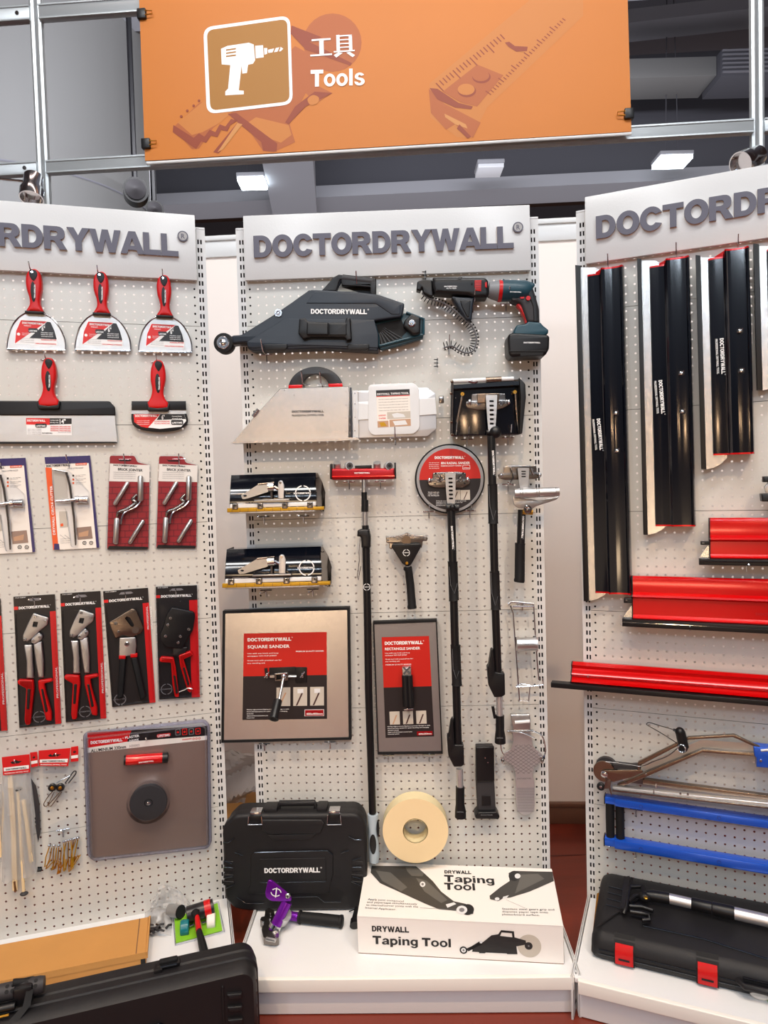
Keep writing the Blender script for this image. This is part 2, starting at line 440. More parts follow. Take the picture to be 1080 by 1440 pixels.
def build_mesh(p, off):
    me = bpy.data.meshes.new(p.name)
    me.from_pydata([(a-off[0], b-off[1], c-off[2]) for a, b, c in p.v], [], p.f)
    for m in p.mats: me.materials.append(MATS[m])
    me.polygons.foreach_set('material_index', p.fm)
    bm = bmesh.new(); bm.from_mesh(me)
    bmesh.ops.recalc_face_normals(bm, faces=bm.faces); bm.to_mesh(me); bm.free()
    me.polygons.foreach_set('use_smooth', [True]*len(me.polygons))
    me.set_sharp_from_angle(angle=math.radians(36))
    me.update()
    return me

def allv(p):
    yield from p.v
    for k in p.kids: yield from allv(k)

class Thing:
    def __init__(s, st, name, label, cat, group=None):
        s.st, s.name, s.label, s.cat, s.group, s.parts = st, name, label, cat, group, []
    def part(s, name, label=None):
        p = Part(name, label); s.parts.append(p); return p
    def done(s, kind=None):
        vs = [v for p in s.parts for v in allv(p)]
        mn = [min(v[i] for v in vs) for i in range(3)]; mx = [max(v[i] for v in vs) for i in range(3)]
        off = ((mn[0]+mx[0])/2, (mn[1]+mx[1])/2, mn[2])
        X, Z, t = ST[s.st]
        loc = (X+off[0]*math.cos(t)-off[1]*math.sin(t), Z+off[0]*math.sin(t)+off[1]*math.cos(t), off[2])
        def mk(p, parent, name=None):
            o = bpy.data.objects.new(name or p.name, build_mesh(p, off)); COL.objects.link(o)
            if parent is not None: o.parent = parent
            if p.label: o['label'] = p.label
            for k in p.kids: mk(k, o)
            return o
        if len(s.parts) == 1 and s.parts[0].name == s.name:
            root = mk(s.parts[0], None)
        else:
            root = bpy.data.objects.new(s.name, None); root.empty_display_size = .05; COL.objects.link(root)
            for p in s.parts: mk(p, root)
        root.location = loc; root.rotation_euler = (0, 0, t)
        if kind:
            root['kind'] = kind
            if s.label: root['label'] = s.label
        else:
            root['label'] = s.label; root['category'] = s.cat
            if s.group: root['group'] = s.group
        s.root = root; s.off = off
        return root

def copy_tree(o, parent=None):
    c = o.copy(); COL.objects.link(c)
    if parent is not None: c.parent = parent
    for ch in list(o.children): copy_tree(ch, c)
    return c
def dup(root, st, du, dw, dz, label, group=None, tilt=0., scale=None, turn=0.):
    c = copy_tree(root); t = ST[st][2]
    c.location = (root.location[0]+du*math.cos(t)+dw*math.sin(t), root.location[1]+du*math.sin(t)-dw*math.cos(t), root.location[2]+dz)
    c.rotation_euler = (0, tilt, t+turn)
    if scale: c.scale = scale
    c['label'] = label
    if group: c['group'] = group
    return c
def single(st, name, label, cat, group=None):
    t = Thing(st, name, label, cat, group); p = t.part(name); return t, p
# ================================================================ setting
FLOORM = mat('red brown polished board', (118, 46, 32), .32, vary=.22, vscale=3, aniso=(1, 9, 1), bump=.12, bscale=30)
WALLM = mat('white wall board', (250, 240, 234), .6)
SKIRT = mat('brown skirting', (112, 78, 62), .4)
ALUF = mat('aluminium profile', (188, 194, 198), .38, metal=.55)
HALLC = mat('hall ceiling paint', (118, 119, 126), .85)
HALLB = mat('hall beam paint', (150, 152, 158), .8)
HALLD = mat('hall dark paint', (74, 75, 82), .85)
HALLL = mat('pale duct metal', (118, 119, 118), .6)

t, p = single('H', 'floor', None, None)
p.add([(-7, 3, 0), (7, 3, 0), (7, -14, 0), (-7, -14, 0)], [(0, 1, 2, 3)], FLOORM)
t.done('structure')
t, p = single('H', 'trim_9', None, None)        # seam strips in the floor
for y in (1.2, 2.42, 3.64):
    p.add([(-7, -y, .0012), (7, -y-.25, .0012), (7, -y-.254, .0012), (-7, -y-.004, .0012)], [(0, 1, 2, 3)], BRPRINT)
t.done('structure')

t, p = single('W', 'wall_back', None, None)
p.rbox(-4.2, 4.2, -.045, -.005, .0, 2.36, WALLM, 0)
t.done('structure')
for nm_, sd_ in (('shade_wall_left', -1), ('shade_wall_right', 1)):  # unseen side walls, added to block ambient light behind the stands
    t, p = single('H', nm_, None, None)
    x0_, x1_ = sorted((sd_*1.70, sd_*1.74)); p.rbox(x0_, x1_, -2.72, -1.35, 0, 2.44, WALLM, 0)
    t.done('structure')
t, p = single('W', 'trim_1', None, None)
p.rbox(-4.2, 4.2, -.05, .004, 2.36, 2.435, ALUF if 0 else HEADW, .003)
p.rbox(-4.2, 4.2, -.05, .012, 2.425, 2.445, HEADW, .003)
t.done('structure')
t, p = single('W', 'baseboard_back', None, None)
p.rbox(-4.2, 4.2, -.004, .014, 0.0, .072, SKIRT, .003)
p.rbox(-4.2, 4.2, -.004, .02, .072, .088, SKIRT, .003)
t.done('structure')
# wall panel posts seen in the gaps
# ---- aluminium truss over the booth, banner
q = Q('X', 'W', .02)
t = Thing('W', 'metal_frame', 'silver aluminium profile frame standing above the white back wall, carrying the orange banner', 'frame')
def octpost(p, x, z0, z1, w0=-.02):
    r = .026
    o = []
    for k in range(8):
        a = PI/8+k*PI/4
        o.append((x+r*math.cos(a), w0+r*math.sin(a)))
        b = a+PI/8
        o.append((x+r*.74*math.cos(b), w0+r*.74*math.sin(b)))
    p.loft([[(a, b, z0) for a, b in o], [(a, b, z1) for a, b in o]], ALUF)
xl, xr = q(50, 150)[0], q(1071, 100)[0]
for x in (xl, xr):
    p = t.part('post'); octpost(p, x, 2.445, 4.2)
zb = [q(120, 219)[1], q(120, 237)[1]]
zt = [q(120, -4)[1], q(120, 17)[1]]
for z1, z0 in (zb, zt):
    for a, b in ((xl-1.6, xl-.02), (xl+.02, xr-.02), (xr+.02, xr+1.2)):
        p = t.part('rail'); p.rbox(a, b, -.03, .0, z0, z1, ALUF, .002)
        p.rbox(a+.0, b, .0, .004, z0, z0+.006, ALUF, 0); p.rbox(a, b, .0, .004, z1-.006, z1, ALUF, 0)
        if a < xl-1: p.disc((b-.05, (z0+z1)/2), 0, .004, .008, IRON, 12)
t.done()
# banner
BAN = mat('orange banner fabric', (194, 112, 24), .55, vary=.10, vscale=1.3, bump=.03, bscale=6)
OR1 = mat('banner amber tint', (190, 115, 41), .55)
OR2 = mat('banner rust tint', (138, 54, 16), .55)
OR3 = mat('banner copper tint', (168, 86, 30), .55)
OR4 = mat('banner pale tint', (196, 132, 67), .55)
OCH = mat('banner ochre tint', (159, 106, 25), .55)
W0 = .035
q = Q('X', 'W', W0)
t = Thing('W', 'hanging_banner', 'orange printed banner with drill icon reading Tools, hung along the metal frame', 'banner')
p = t.part('fabric')
TL, TR, BR, BL = q(193, -70), q(880, -95), q(888, 185), q(204, 226)
p.prism([BL, BR, TR, TL], W0-.003, W0, BAN)
def pr(pts, m, d, holes=()): p.sheet(q.l(pts), W0+d, m, [q.l(h) for h in holes])
T2 = lambda L: [(x/2, y/2) for x, y in L]
U2 = lambda L: [(x/2+540, y/2) for x, y in L]
def gradbands(poly, m, d): pr(poly, m, d)
# pliers drawing, left
pr(T2([(486, 360), (560, 290), (700, 250), (830, 130), (905, 170), (890, 240), (935, 262), (890, 290), (860, 262), (815, 350), (830, 400), (770, 428), (740, 425), (690, 350), (650, 320), (600, 360), (560, 418), (540, 420)]), OR3, .0006)
pr(T2([(500, 345), (590, 270), (670, 300), (620, 345), (570, 372), (540, 380)]), OR1, .0009)
pr(T2([(488, 352), (545, 388), (560, 375), (575, 385), (590, 365), (606, 372), (618, 350), (634, 356), (650, 335), (668, 340), (648, 352), (640, 370), (622, 366), (612, 386), (594, 382), (580, 402), (566, 398), (552, 420), (486, 372)]), OR2, .0012)
pr(T2([(640, 320), (665, 318), (780, 404), (778, 426), (740, 424), (735, 400)]), OR2, .0012)
pr(T2([(600, 428), (668, 345), (682, 350), (615, 432)]), OR2, .0011)
pr(T2([(668, 346), (682, 350), (628, 420), (612, 428)]), OR4, .0013)
pr(T2([(820, 72), (905, 105), (870, 118), (990, 178), (985, 185), (860, 140), (818, 95)]), OR2, .0009)
pr(T2([(830, 300), (885, 258), (935, 262), (860, 300), (812, 350), (802, 345)]), OR2, .0012)
pr(T2([(690, 350), (720, 330), (812, 352), (820, 380), (790, 402), (745, 385)]), OR1, .0010)
pr(T2(sm([(865, 280), (880, 268), (897, 275), (892, 292), (874, 296)])), OR1, .0015)
for cx, cy in ((510, 328), (527, 312), (545, 298), (560, 284)): pr(T2(circ((cx, cy), 4, 8)), OR2, .0014)
pr(T2(circ((935, 120), 82, 28)), OR3, .0004)
# tape measure drawing, right
pr(U2([(128, 235), (420, -8), (560, -8), (560, 45), (290, 302), (245, 390), (205, 385), (130, 330)]), OR1, .0005)
pr(U2([(126, 250), (170, 292), (272, 345), (250, 388), (200, 350), (175, 365), (132, 318)]), OR3, .0009)
pr(U2([(128, 248), (150, 250), (210, 290), (250, 300), (245, 308), (200, 303), (150, 280)]), OR2, .0012)
pr(U2([(165, 258), (262, 182), (336, 212), (262, 300), (215, 288)]), OR3, .0010)
pr(U2(circ((274, 217), 26, 20, ry=18)), OR2, .0013); pr(U2(circ((272, 213), 24, 20, ry=16)), OR3, .0015)
pr(U2(circ((233, 256), 26, 20, ry=18)), OR2, .0013); pr(U2(circ((231, 252), 24, 20, ry=16)), OR1, .0015)
pr(U2([(340, 120), (352, 118), (368, 130), (404, 132), (402, 144), (372, 146), (350, 132)]), OR2, .0012)
pr(U2([(170, 320), (200, 335), (230, 350), (235, 362), (200, 350), (172, 330)]), OR4, .0012)
pr(U2([(212, 350), (245, 385), (235, 390), (205, 362)]), OR2, .0014)
for k in range(20):
    x, y = 145+k*9.5, 235-k*7.2; L = 34 if k % 5 == 0 else 20
    pr(U2([(x, y), (x+2.6, y-1.8), (x+2.6+L*.62, y-1.8+L*.66), (x+L*.62, y+L*.66)]), OR2, .0011)
for k in range(30):
    x, y = 300+k*7.2, 268-k*7.2; L = 22 if k % 5 == 0 else 12
    pr(U2([(x, y), (x+2.2, y-2), (x+2.2-L*.7, y-2-L*.5), (x-L*.7, y-L*.5)]), OR2, .0011)
# icon
ic = roundp(T2([(572, 78), (816, 44), (824, 294), (582, 322)]), 14, 6)
ici = roundp(T2([(582, 86), (808, 54), (815, 286), (592, 312)]), 10, 6)
pr(ic, WPRINT, .002, [ici]); pr(ici, OCH, .0018)
pr(T2([(622, 138), (640, 130), (700, 121), (714, 126), (718, 170), (712, 180), (698, 183), (695, 206), (682, 208), (680, 184), (672, 255), (686, 256), (686, 266), (634, 269), (634, 258), (642, 250), (648, 184), (624, 182)]), WPRINT, .0022)
for k in range(3): pr(T2([(636, 140+k*9), (664, 136+k*9), (664, 140+k*9), (636, 144+k*9)]), OCH, .0025)
pr(T2([(718, 130), (740, 128), (742, 162), (720, 165)]), WPRINT, .0022)
pr(T2([(743, 136), (752, 136), (752, 152), (744, 155)]), WPRINT, .0022)
pr(T2([(754, 141), (790, 133), (797, 138), (790, 145), (755, 150)]), WPRINT, .0022)
for k in range(2): pr(T2([(766+k*13, 150), (770+k*13, 150), (777+k*13, 134), (773+k*13, 134)]), OCH, .0025)
# writing
a, b = q(438, 79), q(499, 76)
h = (q(438, 50)[1]-q(438, 80)[1])
# the two characters drawn stroke by stroke
def strokes(L, m=WPRINT, d=.0026):
    for (x0, y0, x1, y1) in L: p.sheet(rect(*q(x0, y1+(0)), *q(x1, y0)), W0+d, m)
strokes([(438.5, 54, 465, 58.5), (449.5, 56, 455, 77), (436.5, 75.5, 467, 80)])
strokes([(473.5, 49.5, 477.5, 72), (491, 49, 495, 71.5), (473.5, 49, 495, 52.5), (477, 55, 492, 57.6), (477, 60.4, 492, 63), (477, 65.6, 492, 68.2), (469.5, 70.5, 499, 74.4)])
p.sheet(q.l([(476, 74), (482, 75), (473, 81.5), (469.5, 78)]), W0+.0026, WPRINT)
p.sheet(q.l([(487, 74.5), (492, 73.5), (499.5, 78), (496, 81)]), W0+.0026, WPRINT)
p.words('Tools', q(437, 122.5), q(514, 120), q(437, 99)[1]-q(437, 122.5)[1], W0+.0026, WPRINT)
p = t.part('hem_pole')
a, b = q(206, 229), q(888, 187.5)
p.tube([(a[0], W0-.004, a[1]), (b[0], W0-.004, b[1])], .006, HEADW, 8)
t.done()
for nm, x, y, sx in (('left edge near the top', 200, 21, 1), ('left edge at the bottom', 206, 203, 1), ('right edge at the bottom', 884, 161, -1)):
    t = Thing('W', 'binder_clip', 'small black binder clip on the %s of the orange banner' % nm, 'clip', 'binder clips on the banner')
    c = q(x, y); p = t.part('jaw'); p.rbox(c[0]-.018, c[0]+.018, W0-.012, W0+.014, c[1]-.02, c[1]+.02, BLACK, .004)
    p = t.part('wire_handle'); p.tube([(c[0]+sx*.012, W0+.012, c[1]-.008), (c[0]+sx*.045, W0+.012, c[1]-.006), (c[0]+sx*.045, W0+.012, c[1]+.006), (c[0]+sx*.012, W0+.012, c[1]+.008)], .002, BRASS, 6)
    t.done()
# chrome spotlights on arms
for nm, cx, cy, dx, ex in (('left', 46, 262, -42, 1), ('right', 1055, 224, 20, -1)):
    q = Q('X', 'W', .10)
    t = Thing('W', 'spotlight', 'chrome arm spotlight at the %s aluminium post above the white sign board' % nm, 'spotlight', 'chrome spotlights')
    c = q.p3(cx, cy, .12)
    p = t.part('lamp_head')
    if nm == 'left': ax = Vector((.06, .35, -1))
    else: ax = Vector((-.95, .5, -.55))
    p.lathe(Vector(c)-ax.normalized()*.055, ax, [(.022, 0), (.036, .008), (.037, .06), (.045, .075), (.045, .115), (.041, .115), (.035, .09)], STEEL, 28)
    p = t.part('arm')
    xx = xl if nm == 'left' else xr
    p.tube([(xx, .008, c[2]+.03), (xx+(c[0]-xx)*.3, .06, c[2]+.045), (c[0]+(-.03 if nm == 'left' else .02), .10, c[2]+.02), (c[0], .12, c[2])], .006, STEEL, 8)
    if nm == 'left': p.tube([(c[0], .12, c[2]+.015), (c[0]-.16, .12, c[2]+.04)], .006, STEEL, 8)
    t.done()

# ---- hall behind and above
t, p = single('H', 'ceiling', None, None)
p.rbox(-30, 30, -46, 6, 7.6, 7.7, HALLC, 0)
t.done('structure')
t, p = single('H', 'wall_far', None, None)
p.rbox(-30, 30, -46.2, -46, -1, 7.6, HALLD, 0)
t.done('structure')
n = 2
def hbeam(y, z, h, name_m, dz=.0, fl=True, yaw=-.05, m=None):
    global n
    t, p = single('H', 'trim_%d' % n, None, None); n += 1
    X = 26
    def sl(y0, y1, z0, z1, mm):
        o = [(-X, -(y0+X*0.05), z0), (X, -(y0-X*0.05), z0), (X, -(y1-X*0.05), z0), (-X, -(y1+X*0.05), z0)]
        o2 = [(a, b, z1) for a, b, _ in o]
        p.add(o+o2, [(0, 1, 2, 3), (4, 5, 6, 7), (0, 1, 5, 4), (1, 2, 6, 5), (2, 3, 7, 6), (3, 0, 4, 7)], mm)
    sl(y, y+.35, z, z+h, m or HALLC)
    if fl: sl(y-.12, y+.47, z-.16, z, HALLB)
    t.done('structure')
hbeam(6.4, 6.05, .8, '', m=HALLC)
hbeam(10.0, 5.6, 1.6, '', m=HALLD)
hbeam(15.5, 5.7, 1.6, '', m=HALLC)
hbeam(22., 5.9, 1.5, '', m=HALLC)
hbeam(30., 6.1, 1.4, '', m=HALLC)
t, p = single('H', 'trim_%d' % n, None, None); n += 1       # broad beam running away
p.add([(-1.30, -8, 5.3), (-.70, -8, 5.3), (-1.75, -24, 5.3), (-2.6, -24, 5.3), (-1.30, -8, 5.9), (-.70, -8, 5.9), (-1.75, -24, 5.9), (-2.6, -24, 5.9)],
      [(0, 1, 2, 3), (4, 5, 6, 7), (0, 1, 5, 4), (1, 2, 6, 5), (2, 3, 7, 6), (3, 0, 4, 7)], HALLB)
t.done('structure')
qb = lambda x, y, d: Q('X', 'H', -d)(x, y)
t, p = single('H', 'trim_%d' % n, None, None); n += 1
a1, a2, b1, b2 = qb(180, 96, 9.6), qb(180, 111, 9.6), qb(1060, 46, 8.5), qb(1060, 62, 8.5)
ex = lambda a, b_, f: tuple(a[i]+(b_[i]-a[i])*f for i in range(len(a)))
A1, A2, B1, B2 = (a1[0], -9.6, a1[1]), (a2[0], -9.6, a1[1]-.16), (b1[0], -8.5, a1[1]), (b2[0], -8.5, a1[1]-.16)
A2 = (A1[0], A1[1], A2[2]); B2 = (B1[0], B1[1], B2[2])
L1, L2, R1, R2 = ex(A1, B1, -.8), ex(A2, B2, -.8), ex(A1, B1, 1.6), ex(A2, B2, 1.6)
bk = lambda v_: (v_[0], v_[1]-.4, v_[2])
p.loft([[L1, L2, bk(L2), bk(L1)], [R1, R2, bk(R2), bk(R1)]], HALLB)
t.done('structure')
# round pale duct at the left
q = Q('X', 'H', -6.5)
t = Thing('H', 'ventilation_drum', 'tall pale grey round drum rising behind the frame at the far left', 'duct')
p = t.part('drum')
xr_ = q(172, 150)[0]; R_ = 1.35
p.lathe((xr_-R_, -7.2, .0), (0, 0, 1), [(R_, 0), (R_, 7.55)], HALLL, 96)
p = t.part('seam')
for z in (4.2,):
    p.lathe((xr_-R_, -7.2, z), (0, 0, 1), [(R_+.004, 0), (R_+.008, .01), (R_+.004, .02)], HALLC, 96, caps=False)
p = t.part('edge_strip'); p.rbox(xr_-.03, xr_+.01, -7.26, -7.2, 0, 7.55, HEADW, .003)
t.done()
# lit ceiling lights
LAMP = mat('lit lamp diffuser', (235, 248, 255), .4, emit=14)
LAMPD = mat('unlit diffuser with glow', (205, 208, 214), .4, emit=.25)  # switched-off diffuser, given a faint glow in its material
for cx, cy, d, m, lab, w, h in ((355, 255, 9.0, LAMP, 'lit rectangular ceiling light above the left end of the middle sign board', .33, .12),
                            (945, 225, 9.0, LAMP, 'lit rectangular hall ceiling light above the right sign board', .40, .14),
                            (688, 237, 9.0, LAMPD, 'small unlit ceiling light hanging under the banner, above the middle sign', .32, .06)):
    q = Q('X', 'H', -d); c = q(cx, cy)
    t = Thing('H', 'ceiling_light', lab, 'ceiling light', 'hall ceiling lights')
    p = t.part('housing'); p.rbox(c[0]-w/2-.01, c[0]+w/2+.01, -d-.16, -d+.16, c[1], c[1]+.05, HALLB, .01)
    p = t.part('diffuser'); p.rbox(c[0]-w/2, c[0]+w/2, -d-.15, -d+.15, c[1]-.05, c[1]-.001, m, .006)
    p = t.part('suspension_wire')
    p.tube([(c[0]-w*.2, -d, c[1]+.05), (c[0]-w*.1, -d, 7.58)], .006, HALLD, 5); p.tube([(c[0]+w*.2, -d, c[1]+.05), (c[0]+w*.1, -d, 7.58)], .006, HALLD, 5)
    t.done()
# air vent, upper right
q = Q('X', 'H', -8.6)
t = Thing('H', 'air_duct', 'pale air duct with dark louvre hanging at the top right behind the frame', 'duct')
p = t.part('duct'); a, b = q(1008, 106), q(890, 82)
p.rbox(b[0]-.3, a[0], -9.1, -8.6, a[1], b[1], HALLL, .01)
p = t.part('louvre'); a, b = q(1064, 113), q(1008, 78)
p.rbox(b[0], a[0]+.4, -9.0, -8.5, a[1], b[1], HALLD, .01)
for k in range(6): p.rbox(b[0]+.01, a[0]+.4, -8.49, -8.47, a[1]+.03+k*.05, a[1]+.05+k*.05, HALLC, 0)
t.done()
# dark lamps behind the left sign
q = Q('X', 'H', -5.2)
for i, (cx, cy, r, lab) in enumerate(((189, 262, 17, 'dark round floodlight behind the left sign board, the upper of two'), (216, 290, 12, 'dark round floodlight behind the left sign board, the lower of two'))):
    c = q.p3(cx, cy, -5.2); R_ = r/FPX*5.2
    t = Thing('H', 'floodlight', lab, 'floodlight', 'dark floodlights')
    p = t.part('housing'); p.lathe((c[0]-.06, -5.4, c[2]), (.35, 1, -.1), [(R_*.5, 0), (R_, .06), (R_, .2)], BLACK, 24)
    p = t.part('lens'); p.lathe((c[0]+.008, -5.2, c[2]-.02), (.35, 1, -.1), [(R_*.8, 0), (R_*.3, .02), (.004, .03)], DGREY, 24)
    p = t.part('bracket'); p.tube([(c[0]-.03, -5.3, c[2]), (c[0]-.03, -5.35, 7.6)], .02, BLACK, 6)
    t.done()
# ================================================================ display stands
def peg_panel():
    p = Part('back_panel')
    vs, fs = [], []
    P = .025; r = .0031; N = 16
    ring = [(math.cos(2*PI*k/N), math.sin(2*PI*k/N)) for k in range(N)]
    sq = [(c/max(abs(c), abs(s_)), s_/max(abs(c), abs(s_))) for c, s_ in ring]
    for i in range(35):
        for j in range(12):
            cx, cz = (i-17)*P, (j+.5)*P; b = len(vs)
            vs += [(cx+a*P/2, .0, cz+c*P/2) for a, c in sq]+[(cx+a*r, .0, cz+c*r) for a, c in ring]+[(cx+a*r, -.0012, cz+c*r) for a, c in ring]
            for k in range(N):
                l = (k+1) % N
                fs.append((b+k, b+l, b+N+l, b+N+k)); fs.append((b+N+k, b+N+l, b+2*N+l, b+2*N+k))
    # rolled edges of the tray
    g = .0006
    for (z0, z1) in ((0, g), (.3-g, .3)): pass
    b = len(vs)
    vs += [(-.4375, 0, 0), (.4375, 0, 0), (.4375, -.012, .0009), (-.4375, -.012, .0009),
           (-.4375, 0, .3), (.4375, 0, .3), (.4375, -.012, .2991), (-.4375, -.012, .2991)]
    fs += [(b, b+1, b+2, b+3), (b+4, b+5, b+6, b+7), (b, b+3, b+7, b+4), (b+1, b+2, b+6, b+5)]
    vs = [(u, w, z if not (0 < z < .3) else z) for u, w, z in vs]
    b = len(vs); vs += [(-.4375, -.004, -.003), (.4375, -.004, -.003), (.4375, -.004, .003), (-.4375, -.004, .003)]; dark = (b, b+1, b+2, b+3)
    # tiny joint between trays
    vs = [(u, w, (.0007 if abs(z) < 1e-6 else (.2993 if abs(z-.3) < 1e-6 else z))) for u, w, z in vs]
    p.add(vs, fs, WHITE); p.add([vs[i] for i in dark], [(0, 1, 2, 3)], DARK)
    return p
PEG = build_mesh(peg_panel(), (0, 0, 0))

def post_part(side):
    p = Part('upright_post')
    us = [.4375, .4392, .4438, .4478, .4526, .4625]
    P = .025; vs, fs = [], []
    Z0, Z1 = 0.0, 2.205
    zs = [Z0, .105]
    nrow = int((2.19-.105)/P)
    for k in range(nrow): zs += [.105+k*P+.0055, .105+k*P+.0195]
    zs += [Z1]
    for ci in range(5):
        for ri in range(len(zs)-1):
            hole = ci in (1, 3) and ri >= 2 and (ri % 2 == 0) and ri < len(zs)-2
            a, b_, c, d = us[ci]*side, us[ci+1]*side, zs[ri], zs[ri+1]
            b = len(vs)
            if hole:
                vs += [(a, 0, c), (b_, 0, c), (b_, 0, d), (a, 0, d), (a, -.002, c), (b_, -.002, c), (b_, -.002, d), (a, -.002, d)]
                fs += [(b, b+1, b+5, b+4), (b+1, b+2, b+6, b+5), (b+2, b+3, b+7, b+6), (b+3, b, b+4, b+7)]
            else:
                vs += [(a, 0, c), (b_, 0, c), (b_, 0, d), (a, 0, d)]; fs.append((b, b+1, b+2, b+3))
    p.add(vs, fs, POSTW)
    a, c = .4225*side, .4625*side
    p.add([(c, 0, Z0), (c, -.07, Z0), (c, -.07, Z1), (c, 0, Z1), (a, -.07, Z0), (a, -.07, Z1), (a, -.004, Z0), (a, -.004, Z1)],
          [(0, 1, 2, 3), (1, 4, 5, 2), (4, 6, 7, 5)], POSTW)
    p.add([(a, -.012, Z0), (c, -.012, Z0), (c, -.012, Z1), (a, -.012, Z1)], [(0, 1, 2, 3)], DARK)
    p.rbox(min(a, c)-.0, max(a, c), -.07, 0.001, Z1, Z1+.006, HEADW, .001)
    return p

REGF = mat('grey mark face', (168, 166, 166), .5)
def lettering(hp, s):
    """thirteen raised letters, each its own piece, and the round mark"""
    z0, z1 = (2.111, 2.176)
    h = z1-z0
    U0, U1 = -.403, .384
    x = 0
    for ch in BRAND:
        wd, o, hs = GLY[ch]
        lp = hp.part('letter')
        f = lambda a: (U0+(U1-U0)*(x+a[0])/BRANDW, z0+a[1]*h)
        lp.prism([f(a) for a in o], .020, .0245, LEDGE, [[f(a) for a in hh] for hh in hs], back=False)
        lp.prism([f(a) for a in o], .0246, .0285, LETTER, [[f(a) for a in hh] for hh in hs])
        x += wd
    lp = hp.part('registered_mark')
    c = (.397, z1-.003); lp.disc(c, .020, .026, .0155, LETTER, 24); lp.sheet(circ(c, .0122, 20), .0262, REGF)
    lp.text('R', (c[0]-.005, c[1]-.007), (c[0]+.006, c[1]-.007), .014, .0266, LETTER, .03)

for s, lab in (('C', 'middle white perforated display stand facing the camera, full trade name on its sign'),
               ('L', 'white perforated display stand angled in at the left, with the red handled knives'),
               ('R', 'white perforated display stand angled in at the right, with the long skimming blades')):
    t = Thing(s, 'display_stand', lab, 'display stand', 'white perforated display stands')
    t.parts.append(post_part(-1)); t.parts.append(post_part(1))
    p = t.part('sign_board')
    p.rbox(-.434, .434, .004, .020, 2.046, 2.240, SIGNW, .0015)
    lettering(p, s)
    p = t.part('base_shelf')
    p.prism([(-.452, .10), (.452, .10), (.452, .113), (-.452, .113)], .0, .374, HEADW, r=.003)
    p = t.part('shelf_lip')
    p.prism([(-.442, .079), (.442, .079), (.442, .115), (-.442, .115)], .374, .386, LIPW, r=.003)
    p = t.part('kick_plate'); p.prism([(-.446, .002), (.446, .002), (.446, .079), (-.446, .079)], .352, .362, HEADW, r=.002)
    for sd in (-1, 1):
        p = t.part('base_bracket')
        a, b = sorted((.4545*sd, .4570*sd)); p.rbox(a, b, 0.002, .378, 0.0, .121, POSTW, .001)
        a, b = sorted((.4590*sd, .4610*sd)); p.rbox(a, b, 0.002, .378, 0.0, .121, POSTW, .0005)
        a, b = sorted((.4545*sd, .4610*sd)); p.rbox(a, b, .370, .378, 0.0, .10, POSTW, .001)
        p.rbox(a, b, .33, .352, .02, .03, DARK, 0)
    root = t.done()
    for k in range(7):
        o = bpy.data.objects.new('back_panel', PEG); COL.objects.link(o); o.parent = root
        z = .1117+.3*(6-k)
        o.location = (-t.off[0], -t.off[1], z-t.off[2])
        if k == 0: pass
# ================================================================ pegboard hook
def make_hook(s, u, z, label, L=.06, up=.012, group=None, w0=0.):
    t, p = single(s, 'pegboard_hook', label, 'hook', group)
    p.tube([(u-.018, .004, z), (u+.018, .004, z)], .0016, STEEL, 6)
    p.tube([(u, .005, z), (u, .005, z-.022)], .0015, STEEL, 6)
    p.tube([(u-.0125, .004, z), (u-.0125, -.006, z)], .0015, STEEL, 6)
    p.tube([(u+.0125, .004, z), (u+.0125, -.006, z)], .0015, STEEL, 6)
    p.tube([(u, .004, z), (u, .012, z-.002), (u, L*.7, z), (u, L, z+up)], .0018, STEEL, 7)
    t.done(); return t
HOOKS = []
_hk = {}
def hook(s, u, z, label, L=.06, up=.012, group='chrome pegboard hooks'):
    key = (round(L, 3), round(up, 3), s)
    if key not in _hk: _hk[key] = (make_hook(s, u, z, label, L, up, group), u, z)
    else:
        t, u0, z0 = _hk[key]
        dup(t.root, s, u-u0, 0, z-z0, label)

def screw(p, c, r, w, m=STEEL, d=.003):
    p.lathe((c[0], w, c[1]), (0, 1, 0), [(r, 0), (r, d*.5), (r*.75, d)], m, 14)
    p.sheet(rect(c[0]-r*.6, c[1]-r*.12, c[0]+r*.6, c[1]+r*.12), w+d+.0002, DARK)
    p.sheet(rect(c[0]-r*.12, c[1]-r*.6, c[0]+r*.12, c[1]+r*.6), w+d+.0002, DARK)
def logomark(p, c, r, w, m=WPRINT, txt=True):
    """broken ring with the trade name across"""
    for a0, a1 in ((8, 82), (98, 172), (188, 262), (278, 352)):
        o = circ(c, r, 10, math.radians(a0), math.radians(a1)); i = circ(c, r*.86, 10, math.radians(a0), math.radians(a1))
        p.sheet(o+i[::-1], w, m)
    if txt: p.brand((c[0]-r*1.15, c[1]-r*.1), (c[0]+r*1.05, c[1]-r*.1), r*.22, w, m, reg=False)

